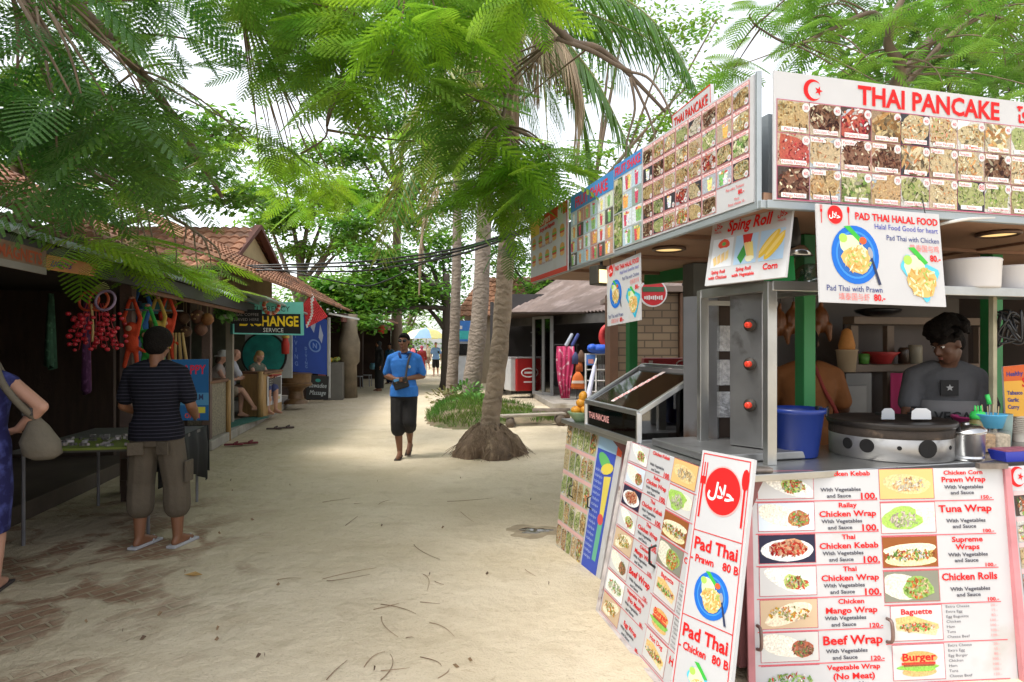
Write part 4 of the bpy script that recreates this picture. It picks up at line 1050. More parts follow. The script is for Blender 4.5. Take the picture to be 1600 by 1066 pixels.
    # --- hair
    if hair:
        h = MB()
        if hair_len == 'bald':
            pass
        else:
            h.ell(hp(0, -.022, .045), (.083 * k, .096 * k, .088 * k), 16, 12, M); h.ell(hp(0, -.055, .0), (.074 * k, .058 * k, .08 * k), 14, 10, M)
            if hair_len == 'short':
                h.ell(hp(0, .045, .088), (.055 * k, .04 * k, .03 * k), 10, 8, M)
            if hair_len == 'bushy':
                h.ell(hp(0, -.03, .05), (.108 * k, .118 * k, .108 * k), 16, 12); h.ell(hp(0, -.06, -.01), (.092 * k, .07 * k, .09 * k), 14, 10)
            if hair_len == 'curly':
                for i in range(95):
                    a = rnd.random() * 6.28; b_ = rnd.uniform(-.15, 1.4)
                    h.ell(hp(.115 * math.cos(a) * math.cos(b_), -.03 + .125 * math.sin(a) * math.cos(b_) - (.03 if math.sin(a) > .3 and b_ < .35 else 0), .065 + .115 * math.sin(b_)), (rnd.uniform(.018, .03) * k,) * 3, 8, 6)
            if hair_len in ('bob', 'long'):
                h.ell(hp(0, -.05, -.04), (.088 * k, .06 * k, .12 * k), 14, 10, M)
                if hair_len == 'long': h.cap(hp(0, -.075, -.05), hp(0, -.11, -.27), .07 * k, .035 * k)
            if hair_len == 'hijab':
                h.ell(hp(0, -.02, .03), (.095 * k, .10 * k, .105 * k), 14, 10, M); h.cap(hp(0, -.01, -.07), hp(0, .0, -.16), .075 * k, .13 * k); h.ell(hp(0, .05, -.14), (.07 * k, .05 * k, .05 * k), 10, 8)
            o = h.build('headscarf' if hair_len == 'hijab' else 'hair', hair, root, True); live_remesh(o, max(.007, vox), 3)
    # --- clothes
    if top:
        t = MB(); torso(t, .016 * k, 1)
        if top_low < .85: pass
        for s_ in 'rl':
            if sleeve > 0: limb(t, J['sh_' + s_] - up * .012 * k, J['el_' + s_], J['wr_' + s_], (.052, .058, .048, .036) if sleeve <= 1 else AR, .012 * k, sleeve)
        pl = J['pelvis']; u0 = (J['waist'] - pl).normalized(); f0 = fwd(u0, hside)
        if top_low < .9: t.loft([(pl + u0 * .06 * k, hside * .19 * g, f0 * .14 * g), (pl - u0 * .08 * k, hside * .197 * g, f0 * .145 * g)], 22, 2.3)
        o = t.build('shirt', top, root, True); live_remesh(o, vox * 1.1, 5)
    if bottom:
        t = MB(); pl = J['pelvis']; u0 = (J['waist'] - pl).normalized(); f0 = fwd(u0, hside)
        t.loft([(pl - u0 * .13 * k, hside * .15 * g, f0 * .12 * g), (pl - u0 * .03 * k, hside * .184 * g, f0 * .13 * g), (pl + u0 * .10 * k, hside * .163 * g, f0 * .118 * g)], 22, 2.3)
        if skirt:
            f = 1.0 - hem
            lo = (J['kn_r'] + J['kn_l']) / 2; lo2 = pl.lerp(lo, 1) + ((J['an_r'] + J['an_l']) / 2 - lo) * max(0, skirt - 1)
            t.loft([(pl, hside * .18 * g, f0 * .13 * g), (pl.lerp(lo2, .5), hside * .19 * g, f0 * .15 * g), (lo2, hside * .17 * g, f0 * .15 * g)], 22, 2.2)
        else:
            for s_ in 'rl':
                limb(t, J['hip_' + s_], J['kn_' + s_], J['an_' + s_], (.098, .090, .092, .075), .008 * k, hem)
        o = t.build('trousers' if hem > 1.5 and not skirt else ('skirt' if skirt else 'shorts'), bottom, root, True); live_remesh(o, vox * 1.1, 4)
    return root, J, hp

def local_part(root, mb, name, m, smooth=True, bevel=0.0):
    return mb.build(name, m, root, smooth, bevel)

# --- man walking towards the camera
BLUE = mat('sky_blue_polo', (.03, .19, .62), .8, 0, .12, 5, .9, 8)
walk, J, hp = human('man in bright blue polo and sunglasses walking down the path with a black shoulder bag', (-1.54, 9.14, .0), math.pi, 1.76,
    dict(sh_r=(.185, -.01, 1.415), el_r=(.262, -.07, 1.16), wr_r=(.10, .165, 1.125), sh_l=(-.185, -.02, 1.415), el_l=(-.255, -.07, 1.155), wr_l=(-.085, .165, 1.135),
         hand_r=(-.9, .45, -.1), hand_l=(.9, .45, -.15), curl=.75, hip_r=(.085, .01, .92), kn_r=(.075, .09, .50), an_r=(.05, .06, .085), toe_r=(.055, .23, .03),
         hip_l=(-.085, -.01, .92), kn_l=(-.09, .10, .515), an_l=(-.05, -.20, .20), toe_l=(-.04, -.07, .045), look=(.10, 1, -.05)),
    SKIN_T, BLUE, .78, mat('black_shorts', (.012, .010, .010), .85, 0, .15, 6, .8, 9), 1.22, False, HAIR_B, 'short', .0075, 1.03, top_low=.8)
mb = MB()
for s_ in (-1, 1): mb.ell(hp(s_ * .033, .092, .020), (.027, .006, .020), 12, 8)
g_ = local_part(walk, mb, 'sunglasses', mat('black_lens', (.008, .008, .009), .12, 0, 0))
mb = MB()
for s_ in (-1, 1): mb.tube([hp(s_ * .058, .085, .024), hp(s_ * .080, .02, .022), hp(s_ * .080, -.03, .015)], .003, 5)
mb.tube([hp(-.012, .098, .024), hp(.012, .098, .024)], .003, 5)
mb.build('sunglasses_frame', BLACKP, g_, True)
mb = MB(); c = V((.015, .185, 1.07)); mb.box(c, (.21, .075, .15), Matrix.Rotation(.28, 3, 'Y')); bag = local_part(walk, mb, 'shoulder_bag', mat('black_bag', (.018, .017, .016), .6, 0, .2, 20, .2), False, .02)
mb = MB(); mb.box(c + V((.055, .04, .045)), (.075, .02, .035), Matrix.Rotation(.28, 3, 'Y')); mb.build('bag_label', mat('bag_blue', (.1, .35, .7), .4), bag, False, .004)
mb = MB(); mb.tube(crom([(-.05, .19, 1.14), (-.065, .150, 1.28), (-.085, .122, 1.40), (-.10, .03, 1.482), (-.09, -.09, 1.42), (.0, -.15, 1.25), (.12, -.12, 1.1), (.14, .10, 1.06), (.10, .17, 1.08)], 5), .016, 6); mb.build('bag_strap', mat('bag_strap', (.06, .055, .06), .7), bag, True)
mb = MB()
for s_ in (-1, 1): mb.slab([(s_ * .012, .088, 1.40), (s_ * .055, .095, 1.43), (s_ * .085, .045, 1.492), (s_ * .055, .05, 1.497)], .012)
mb.loft([((0, -.015, 1.475), (.075, 0, 0), (0, .068, .0)), ((0, -.03, 1.51), (.064, 0, 0), (0, .06, 0))], 18)
local_part(walk, mb, 'collar', mat('navy_collar', (.012, .03, .13), .8), True)
mb = MB(); mb.ell((-.095, .128, 1.30), (.018, .004, .022), 10, 6); local_part(walk, mb, 'badge', mat('white_badge', (.75, .75, .75), .6))
for s_, an, toe in ((1, (.05, .06, .085), (.055, .23, .03)), (-1, (-.05, -.20, .20), (-.04, -.07, .045))):
    mb = MB(); a_, t_ = V(an), V(toe); d = (t_ - a_).normalized(); h = V((a_.x, a_.y - .06, a_.z - .062)); e = V((t_.x, t_.y + .02, t_.z - .030))
    x = V((.045, 0, 0)); mb.hexa([h - x * .8, h + x * .8, e + x, e - x], [h - x * .8 + V((0, 0, .012)), h + x * .8 + V((0, 0, .012)), e + x + V((0, 0, .012)), e - x + V((0, 0, .012))])
    mb.tube([h.lerp(e, .55) - x * .9, h.lerp(e, .62) + V((0, .0, .055)), h.lerp(e, .55) + x * .9], .010, 6)
    local_part(walk, mb, 'sandal', mat('brown_sandal', (.05, .03, .02), .7))

# --- man with striped shirt seen from behind
def striped_mat():
    m = mat('striped_jersey', (.006, .0065, .011), .9, 0, .1, 9, .7, 8, spec=.2); t = m.node_tree; N, L = t.nodes, t.links; b = N['Principled BSDF']
    tc = N.new('ShaderNodeTexCoord'); w = N.new('ShaderNodeTexWave'); w.wave_type = 'BANDS'; w.bands_direction = 'Z'; w.inputs['Scale'].default_value = 11.5; w.inputs['Distortion'].default_value = .35; w.inputs['Detail'].default_value = 1
    L.new(tc.outputs['Object'], w.inputs['Vector']); r = N.new('ShaderNodeMapRange'); r.inputs[1].default_value = .86; r.inputs[2].default_value = .93; L.new(w.outputs['Fac'], r.inputs[0])
    mx = N.new('ShaderNodeMix'); mx.data_type = 'RGBA'; src = b.inputs['Base Color'].links[0].from_socket
    L.new(r.outputs[0], mx.inputs[0]); L.new(src, mx.inputs[6]); mx.inputs[7].default_value = (.036, .034, .05, 1); L.new(mx.outputs[2], b.inputs['Base Color']); return m
KHAKI = mat('khaki_cotton', (.092, .072, .05), .9, 0, .16, 5, .9, 9)
stm, J, hp = human('man seen from behind in dark striped T-shirt and khaki shorts at the souvenir table', (-2.83, 5.10, 0), .10, 1.72,
    dict(sh_r=(.19, -.01, 1.415), el_r=(.265, .0, 1.14), wr_r=(.225, .20, 1.03), el_l=(-.265, .02, 1.14), wr_l=(-.17, .22, 1.05), hand_r=(-.3, .9, -.1), hand_l=(.3, .9, -.1),
         kn_r=(.145, .02, .50), an_r=(.165, -.01, .085), toe_r=(.21, .16, .028), kn_l=(-.13, .02, .50), an_l=(-.125, -.02, .085), toe_l=(-.08, .16, .028), look=(.05, 1, -.35), head=(0, .035, 1.625), curl=.5),
    SKIN_T, striped_mat(), .72, KHAKI, 1.42, False, HAIR_B, 'bushy', .0085, 1.06, top_low=.8)
for s_ in 'rl':
    an, toe = J['an_' + s_], J['toe_' + s_]; d = V((toe.x - an.x, toe.y - an.y, 0)).normalized(); x = V((d.y, -d.x, 0)) * .048; h = V((an.x, an.y, .004)) - d * .085; e = V((toe.x, toe.y, .004)) + d * .03
    mb = MB(); q = [h - x * .8, h + x * .8, e + x, e - x]; mb.hexa(q, [p + V((0, 0, .02)) for p in q]); c = h.lerp(e, .62); mb.tube([c - x * .9 + V((0, 0, .015)), h.lerp(e, .85) + V((0, 0, .05)), c + x * .9 + V((0, 0, .015))], .008, 6)
    local_part(stm, mb, 'flip_flop', mat('grey_flip_flop', (.42, .42, .45), .6, 0, .05), False, .006)
for s_ in (-1, 1):
    mb = MB(); c = V((s_ * .10, -.140, .80)); mb.box(c, (.11, .01, .10), Matrix.Rotation(s_ * -.35, 3, 'Z')); local_part(stm, mb, 'back_pocket', KHAKI, False, .004)
mb = MB(); c = V((.245, .0, .60)); mb.box(c, (.022, .14, .17)); local_part(stm, mb, 'cargo_pocket', KHAKI, False, .008)

# --- woman at the left edge
def blotch(name, c1, c2, sc):
    return mat(name, c1, .8, 0, .1, 5, stain=(c2, sc, .47))
wom, J, hp = human('woman in blue patterned dress with hand on hip and beige shoulder bag', (-3.45, 4.12, 0), .45, 1.70,
    dict(el_r=(.375, -.10, 1.235), wr_r=(.225, .02, 1.08), sh_r=(.185, -.02, 1.40), hand_r=(-.75, .55, -.3), curl=.5, el_l=(-.25, .0, 1.13)),
    SKIN_P, blotch('tie_dye_dress', (.007, .007, .075), (.05, .06, .24), 12), 0, blotch('tie_dye_dress', (.007, .007, .075), (.05, .06, .24), 12), 1.0, 1.25, mat('brown_hair', (.06, .035, .02), .6), 'bob', .0085, 1.05, simple=False)
CANVAS = mat('beige_canvas', (.14, .12, .09), .9, 0, .15, 9, .5, 16)
mb = MB()
mb.loft([((.32, -.05, 1.125), (.03, 0, 0), (0, .02, 0)), ((.335, -.06, 1.07), (.065, 0, 0), (0, .05, 0)), ((.35, -.07, .97), (.115, 0, 0), (0, .08, 0)), ((.365, -.07, .885), (.11, 0, 0), (0, .078, 0)), ((.37, -.07, .85), (.06, 0, 0), (0, .04, 0))], 18)
bag = local_part(wom, mb, 'shoulder_bag', CANVAS)
mb = MB(); mb.tube(crom([(.32, -.06, 1.12), (.26, -.155, 1.22), (.17, -.15, 1.36), (.11, -.04, 1.49), (.14, .10, 1.36), (.25, .12, 1.2), (.33, .0, 1.1)], 5), .022, 6); mb.build('bag_strap', CANVAS, bag, True)
mb = MB(); mb.box((.29, -.11, 1.17), (.06, .02, .05)); mb.build('buckle', BLACKP, bag, False, .004)
for s_ in 'rl':
    an, toe = J['an_' + s_], J['toe_' + s_]; d = V((toe.x - an.x, toe.y - an.y, 0)).normalized(); x = V((d.y, -d.x, 0)) * .045; h = V((an.x, an.y, .004)) - d * .075; e = V((toe.x, toe.y, .004)) + d * .025
    mb = MB(); q = [h - x * .8, h + x * .8, e + x, e - x]; mb.hexa(q, [p + V((0, 0, .015)) for p in q]); local_part(wom, mb, 'flip_flop', mat('dark_flip_flop', (.05, .04, .04), .7), False)

# --- cooks
cook, J, hp = human('cook in orange shirt with his back turned behind the blue bucket', (2.19, 4.75, 0), -.25, 1.72,
    dict(el_l=(-.27, .06, 1.15), wr_l=(-.15, .25, 1.05), el_r=(.27, .06, 1.15), wr_r=(.15, .25, 1.05), hand_r=(-.3, .9, 0), hand_l=(.3, .9, 0), look=(.1, 1, -.3)), SKIN_D, mat('orange_shirt', (.24, .085, .02), .8, 0, .12, 5, .8, 9), .75,
    mat('dark_jeans', (.03, .035, .06), .8), 1.95, False, HAIR_B, 'short', .010, 1.08, simple=True, top_low=.8)
mb = MB(); mb.tube(crom([(.03, -.10, 1.46), (.08, -.14, 1.3), (.17, -.13, 1.12), (.19, -.05, 1.0)], 4), .014, 6); local_part(cook, mb, 'apron_strap', mat('red_strap', (.25, .03, .02), .8))
cook2, J, hp = human('young cook with thick curly hair and grey T-shirt looking down at the griddle', (2.86, 4.22, 0), math.pi - .25, 1.74,
    dict(head=(.015, .07, 1.615), look=(1.3, .7, -.75), el_r=(.26, .10, 1.16), wr_r=(.14, .30, 1.09), el_l=(-.25, .05, 1.14), wr_l=(-.16, .28, 1.06), hand_r=(-.2, .95, -.1), hand_l=(.2, .95, -.1)), SKIN_D, mat('grey_tshirt', (.07, .07, .075), .85, 0, .12, 6, .8, 9), .7,
    mat('dark_jeans', (.03, .035, .06), .8), 1.95, False, HAIR_B, 'curly', .009, 1.0, top_low=.8)
mb = MB()
star = [((.055 if k % 2 == 0 else .024) * .42 * math.sin(k * math.pi / 5), (.055 if k % 2 == 0 else .024) * .42 * math.cos(k * math.pi / 5)) for k in range(10)]
c = V((.03, .142, 1.33)); mb.box(c, (.10, .008, .10)); pp = local_part(cook2, mb, 'shirt_patch', mat('black_patch', (.012, .012, .012), .8), False)
mb = MB()
for k in range(0, 10, 2): mb.add([c + V((x, .006, y)) for x, y in ((0, 0), star[k - 1], star[k], star[(k + 1) % 10])], [(0, 1, 2, 3)])
mb.build('patch_star', mat('grey_star', (.35, .35, .35), .8), pp)
mb = MB(); mb.loft([((0, -.002, 1.245), (.186, 0, 0), (0, .148, 0)), ((0, -.002, 1.10), (.180, 0, 0), (0, .145, 0))], 24, 2.3); bd = local_part(cook2, mb, 'shirt_band', mat('pale_band', (.16, .155, .155), .85))
pr = Print((.15, .152, 1.20), (-.10, .158, 1.20), (-.10, .158, 1.09), (.15, .152, 1.09)); pr.text('VEGA', .03, .08, .06, (.02, .02, .02), 1); pr.let.build('lettering', PRINT, cook2)

# --- tourists sitting in front of the coffee bar
def seated(base, **kw):
    d = dict(pelvis=(0, -.10, .56), waist=(0, -.09, .72), chest=(0, -.05, .93), neck=(0, -.02, 1.08), head=(0, .03, 1.24), sh_r=(.18, -.03, 1.02), sh_l=(-.18, -.03, 1.02), el_r=(.22, .10, .78), el_l=(-.22, .10, .78),
             wr_r=(.10, .30, .80), wr_l=(-.10, .30, .80), hip_r=(.09, -.06, .54), hip_l=(-.09, -.06, .54), kn_r=(.11, .36, .56), kn_l=(-.11, .36, .56), an_r=(.11, .34, .10), an_l=(-.11, .36, .10), toe_r=(.12, .50, .03), toe_l=(-.12, .52, .03),
             hand_r=(-.4, .8, .1), hand_l=(.4, .8, .1), look=(0, 1, -.5), curl=.6)
    d.update(kw); return d
KZ = .16
pt = at(366, 0, 13.1)
t1, J, hp = human('balding seated tourist in white T-shirt reading beside the bamboo counter', (pt.x, 13.1, KZ), -1.05, 1.76, seated(0), SKIN_P, mat('white_tee', (.55, .55, .60), .8, 0, .06), .7, mat('brown_shorts', (.12, .07, .05), .85), 1.0, False, mat('grey_stubble', (.16, .12, .10), .8), 'bald', .012, 1.08, simple=True, top_low=.8)
pt = at(404, 0, 13.5)
t2, J, hp = human('blonde seated tourist with a red book on her lap facing the white shirted man', (pt.x, 13.5, KZ), -1.9, 1.70, seated(0), SKIN_P, mat('strap_top', (.12, .14, .10), .8, 0, .3, 20), 0, mat('patterned_shorts', (.05, .06, .16), .8, 0, .3, 20), .9, False, mat('blonde_hair', (.42, .26, .10), .6), 'bob', .012, 1.0, simple=True)
mb = MB(); mb.box((0, .36, .80), (.30, .22, .025), Matrix.Rotation(.3, 3, 'X'))
bk = local_part(t2, mb, 'book', mat('red_book', (.35, .04, .025), .6), False); 
pt = at(345, 0, 12.6)
t3, J, hp = human('seated tourist in white sun hat with bare crossed legs behind the woven panel', (pt.x, 12.6, KZ), -1.25, 1.70, seated(0, kn_r=(.08, .40, .58), an_r=(-.02, .62, .22), toe_r=(-.05, .76, .16), kn_l=(-.10, .38, .52)), SKIN_P, mat('pale_vest', (.35, .30, .27), .8), 0, mat('beige_shorts', (.24, .19, .14), .85), .7, False, mat('brown_hair', (.06, .035, .02), .6), 'bob', .012, 1.0, simple=True)
mb = MB(); mb.lathe(hp(0, -.01, .05), [(.17, -.03), (.155, -.01), (.10, .01), (.095, .07), (.05, .10), (0, .105)], 20); local_part(t3, mb, 'sun_hat', mat('white_hat', (.62, .62, .58), .8))

# --- people further down the path
def far(px, py_feet, label, heading, H, **kw):
    Y = 1600 / (py_feet - 540); p = at(px, 0, Y)
    kw.setdefault('vox', .016); kw.setdefault('simple', True)
    return human(label, (p.x, Y, 0), heading, H, **kw)
WALKP = dict(kn_r=(.09, .12, .50), an_r=(.09, .12, .085), toe_r=(.1, .28, .03), kn_l=(-.09, .03, .50), an_l=(-.09, -.17, .12), toe_l=(-.1, -.02, .03))
f1, J, hp = far(681, 588, 'distant walker in pale blue shirt and black shorts beside the dark tree trunk', math.pi, 1.76, pose=WALKP, skin=SKIN_P, top=mat('pale_blue_tee', (.20, .36, .62), .8), sleeve=.7, bottom=mat('black_shorts', (.016, .013, .013), .8), hem=.95, hair=mat('grey_stubble', (.16, .12, .10), .8), hair_len='short', top_low=.8)
mb = MB(); mb.box((-.16, .10, 1.25), (.10, .05, .12)); local_part(f1, mb, 'chest_bag', BLACKP, False, .02)
f2, J, hp = far(659, 589, 'distant walker in long red dress and pink headscarf', 0.2, 1.58, pose=WALKP, skin=SKIN_T, top=mat('red_dress', (.30, .02, .02), .8), sleeve=1.6, bottom=mat('red_dress', (.30, .02, .02), .8), skirt=1.9, hair=mat('pink_scarf', (.55, .10, .17), .8), hair_len='hijab', top_low=.8)
f3, J, hp = far(646, 582, 'distant walker with pink backpack next to the red dress', 0.0, 1.62, pose=WALKP, skin=SKIN_P, top=mat('navy_tee', (.02, .03, .08), .8), sleeve=.7, bottom=mat('dark_skirt', (.03, .03, .05), .8), hem=1.2, hair=mat('dark_brown_hair', (.03, .017, .01), .6), hair_len='long')
mb = MB(); mb.ell((0, -.19, 1.22), (.15, .09, .22), 14, 10); local_part(f3, mb, 'backpack', mat('pink_backpack', (.70, .14, .17), .7))
f4, J, hp = far(609, 600, 'person in teal shirt behind the walking man at the left shop fronts', 2.6, 1.68, pose={}, skin=SKIN_T, top=mat('teal_shirt', (.03, .12, .22), .8), sleeve=.8, bottom=mat('navy_trousers', (.015, .02, .07), .8), hem=1.95, hair=HAIR_B, hair_len='short', top_low=.8)
f5, J, hp = far(592, 611, 'woman in long black dress with light blue bag outside the dark shop', 2.2, 1.74, pose={}, skin=SKIN_T, top=mat('black_dress', (.010, .010, .011), .85), sleeve=1.9, bottom=mat('black_dress', (.010, .010, .011), .85), skirt=1.95, hair=mat('black_scarf', (.012, .012, .012), .85), hair_len='hijab', top_low=.8)
mb = MB(); mb.loft([((.16, .17, .98), (.16, 0, 0), (0, .05, 0)), ((.17, .18, .86), (.19, 0, 0), (0, .07, 0)), ((.17, .18, .76), (.15, 0, 0), (0, .05, 0))], 14); local_part(f5, mb, 'bag', mat('light_blue_bag', (.10, .24, .32), .7))
f6, J, hp = far(600, 590, 'distant person in white shirt far down the path between the trees', 1.0, 1.72, pose={}, skin=SKIN_P, top=mat('white_tee', (.55, .55, .60), .8), sleeve=.7, bottom=mat('brown_shorts', (.12, .07, .05), .85), hem=1.0, hair=mat('brown_hair', (.06, .035, .02), .6), top_low=.8)

for px, pf, top_, lab, hd in ((634, 580, mat('white_tee', (.55, .55, .60), .8), 'distant walker in white shirt between the walking man and the pink backpack', .2), (617, 583, mat('red_tee', (.35, .05, .04), .8), 'distant walker in red shirt behind the teal shirt', 3.0), (668, 578, mat('sand_tee', (.30, .24, .16), .8), 'farthest walker in sand coloured shirt under the parasol', 2.8)):
    far(px, pf, lab, hd, 1.68, pose=WALKP, skin=SKIN_P, top=top_, sleeve=.7, bottom=mat('brown_shorts', (.12, .07, .05), .85), hem=1.0, hair=HAIR_B, top_low=.8)
# ================================================================ things on and around the food stall
def thing(name, loc, label, cat, group=None): return Thing(name, loc, label, cat, group)
CT = 1.0
def ctb(px, py, back):
    Y = 600 / (py - 540) + back; p = at(px, 540, Y); p.z = 1.0; return p
def ct(px, py, z=CT):                        # point on the counter top under a pixel
    return at(px, py, (1.6 - z) * 1000 / (py - 540))
# blue bucket
c = ctb(1245, 720, .14)
T = thing('bucket', c, 'deep blue plastic bucket on the counter beside the steel frame', 'bucket')
mb = MB(); mb.lathe(c, [(.098, .002), (.105, .01), (.135, .235), (.145, .238), (.147, .262), (.140, .262), (.128, .235), (.100, .02), (0, .02)], 36); T.part(mb, 'pail', mat('blue_plastic', (.008, .03, .21), .35, 0, .04), True)
for a in (0, math.pi):
    mb = MB(); mb.box(c + V((.146 * math.cos(a + .3), .146 * math.sin(a + .3), .25)), (.03, .035, .035)); T.part(mb, 'handle_lug', BLACKP, bevel=.005)
# griddle
c = ctb(1390, 727, .34)
T = thing('griddle', c, 'round sooty iron griddle on a perforated steel drum', 'griddle')
mb = MB(); mb.lathe(c, [(.298, .0), (.304, .004), (.304, .165), (.294, .165), (.290, .01)], 48); T.part(mb, 'drum', mat('sooty_steel', (.38, .37, .36), .4, .7, .2, 5, .05, 40, stain=((.04, .028, .02), 5, .55)), True)
mb = MB(); mb.lathe(c, [(0, .150), (.300, .155), (.316, .176), (.316, .195), (.305, .197), (.285, .185), (0, .178)], 48); T.part(mb, 'hotplate', mat('black_iron', (.022, .017, .014), .5, .3, .4, 8, .1, 20), True)
mb = MB(); mb.lathe(c, [(.3045, .118), (.3055, .12), (.3055, .166), (.30, .167)], 48); T.part(mb, 'soot_rim', mat('soot', (.035, .024, .017), .8, 0, .6, 9, .3, 30, stain=((.16, .11, .07), 9, .6)), True)
for k, (a, r) in enumerate(((-2.55, .036), (-2.06, .011), (-1.62, .047), (-1.12, .011), (-.72, .036), (-.35, .03), (-2.9, .03))):
    mb = MB(); d = V((math.cos(a + .1), math.sin(a + .1), 0)); ax = d.to_track_quat('Z', 'Y').to_matrix(); mb.lathe(c + d * .3027 + V((0, 0, .075)), [(r, -.006), (r, .0035), (r * .9, .0042), (0, .003)], 20, ax=ax); T.part(mb, 'air_hole', mat('hole_dark', (.006, .005, .005), .9, 0, 0))
for a in (2.6, .55):
    mb = MB(); d = V((math.cos(a), math.sin(a), 0)); s_ = V((-d.y, d.x, 0)); p = c + d * .312 + V((0, 0, .19)); mb.tube([p - s_ * .05, p - s_ * .04 + V((0, 0, .05)), p + s_ * .04 + V((0, 0, .05)), p + s_ * .05], .006, 6); T.part(mb, 'grip', BLACKP)
for i, (px, py, col, w) in enumerate(((1388, 670, (.45, .47, .5), .075), (1440, 671, (.70, .70, .70), .11))):
    p = at(px, py, c.y - .05); p.z = 1.225
    T2 = thing('spatula', p - V((0, 0, .03)), ['grey metal scraper lying on the griddle', 'white scraper lying on the griddle next to the pot'][i], 'scraper')
    mb = MB(); pts = [(-w / 2, 0), (w / 2, 0), (w / 2 - .003, .045), (w * .25, .062), (-w * .25, .062), (-w / 2 + .003, .045)]
    mb.hexa([p + V((x, 0, z - .03)) for x, z in pts], [p + V((x, .008, z - .03)) for x, z in pts]); T2.part(mb, 'blade', mat('scraper_%d' % i, col, .35, .2 if i == 0 else 0, .05), bevel=.003)
    mb = MB(); mb.beam(p + V((0, .008, -.01)), p + V((.03, .16, -.012)), .02, .012); T2.part(mb, 'handle', BLACKP)
# steel pot
c = ctb(1510, 723, .09)
T = thing('steel_pot', c, 'small shiny steel pot with domed lid beside the griddle', 'pot')
mb = MB(); mb.lathe(c, [(.074, 0), (.080, .004), (.080, .022), (.077, .026), (.080, .03), (.082, .14), (.088, .145), (.086, .15), (0, .15)], 36); T.part(mb, 'pot', ALU, True)
mb = MB(); mb.lathe(c + V((0, 0, .15)), [(.092, -.004), (.09, .004), (.066, .024), (.03, .036), (.022, .037), (.02, .045), (.0, .047)], 36, ax=Matrix.Rotation(-.14, 3, 'Y')); T.part(mb, 'lid', mat('polished_steel', (.5, .5, .5), .18, 1, .05), True)
mb = MB(); mb.tube([c + V((-.088, -.01, .14)), c + V((-.105, -.02, .16))], .007, 6); T.part(mb, 'lug', mat('wood_lug', (.2, .1, .05)))
# squeeze bottle
c = ct(1525, 700); c.y -= .0; c = at(1528, 690, 3.68); c.z = 1.0
T = thing('sauce_bottle', c, 'squeeze bottle with three spouted bright green cap', 'bottle')
mb = MB(); mb.lathe(c, [(.040, 0), (.042, .01), (.042, .16), (.034, .185), (0, .187)], 20); T.part(mb, 'bottle', mat('oily_bottle', (.22, .19, .07), .3), True)
mb = MB(); mb.lathe(c + V((0, 0, .18)), [(.043, 0), (.040, .02), (.032, .04), (0, .042)], 20)
for x in (-.017, 0, .017): mb.tube([c + V((x, 0, .215)), c + V((x, 0, .255))], [.006, .004], 6)
T.part(mb, 'cap', mat('bright_green_plastic', (.05, .62, .12), .4, 0, .03), True)
c2 = c + V((.09, .03, .0))
T = thing('straw_whisk', c2 + V((0, 0, .1)), 'bright green whisk handle standing behind the blue basket', 'utensil')
mb = MB(); mb.tube([c2 + V((0, 0, .02)), c2 + V((.0, 0, .25)), c2 + V((-.012, 0, .31))], [.003, .003, .004], 6); T.part(mb, 'rod', ALU); mb = MB(); mb.tube([c2 + V((-.002, 0, .26)), c2 + V((-.016, 0, .315))], .012, 8); T.part(mb, 'grip', mat('bright_green_plastic', (.05, .62, .12), .4), True)
# pink colander
c = at(1530, 665, 3.95); c.z = 1.0
T = thing('colander', c, 'pink plastic basket behind the steel pot', 'basket')
mb = MB(); mb.lathe(c + V((0, 0, .06)), [(.10, 0), (.14, .09), (.15, .095), (.147, .105), (.135, .10), (.095, .01), (0, .01)], 30); mb.lathe(c, [(.05, 0), (.10, .06)], 16); T.part(mb, 'bowl', mat('magenta_plastic', (.42, .04, .16), .45), True)
# clear tubs with lids and blue basket
for i, (px, w, col, lab) in enumerate(((1540, .13, (.45, .28, .14), 'clear tub of orange brown chopped nuts under the blue basket'), (1567, .10, (.50, .42, .30), 'clear tub of pale grated topping beside the nut tub'))):
    p = ct(px, 708); p.y += .04
    T = thing('food_tub', p, lab, 'tub')
    mb = MB(); mb.box(p + V((0, 0, .055)), (w * .82, .10, .10), SANG - .3); T.part(mb, 'topping', mat('topping%d' % i, col, .9, 0, .4, 60, .4, 90), bevel=.01)
    mb = MB(); mb.box(p + V((0, 0, .064)), (w * .86, .108, .125), SANG - .3); T.part(mb, 'tub', glass('tub_plastic', (.9, .9, .92), .1), bevel=.01)
p = ct(1560, 706); p.y += .12; p.z = 1.0
T = thing('cutlery_basket', V((p.x, p.y, 1.13)), 'light blue basket of sticks standing on the clear tubs', 'basket')
b = V((p.x - .01, p.y - .06, 1.13)); mb = MB(); mb.lathe(b, [(.065, 0), (.085, .07), (.09, .075), (.085, .08), (.078, .07), (.06, .01), (0, .01)], 24); T.part(mb, 'basket', mat('light_blue_plastic', (.08, .38, .62), .45), True)
for k in range(5):
    mb = MB(); x = -.05 + .025 * k; mb.tube([b + V((x, 0, .02)), b + V((x * 1.3, .01, .12 + .01 * (k % 2)))], .003, 5); T.part(mb, 'stick', mat('pale_wood', (.5, .38, .22)))
p = ct(1586, 722)
T = thing('blue_tray', p, 'dark blue rectangular plastic tray at the front edge of the counter', 'tray')
mb = MB(); q = [V((-.07, -.05, 0)), V((.14, .0, 0)), V((.13, .11, 0)), V((-.075, .06, 0))]; mb.hexa([p + v * .9 + V((0, .02, .003)) for v in q], [p + v * 1.08 + V((0, .02, .055)) for v in q]); T.part(mb, 'tray', mat('royal_blue_plastic', (.03, .05, .45), .4))
mb = MB(); mb.hexa([p + v * .98 + V((0, .02, .056)) for v in q], [p + v * .92 + V((0, .02, .062)) for v in q]); T.part(mb, 'contents', mat('tray_contents', (.18, .05, .08), .7, 0, .5, 40))
p = ct(1592, 690); p.z = 1.0
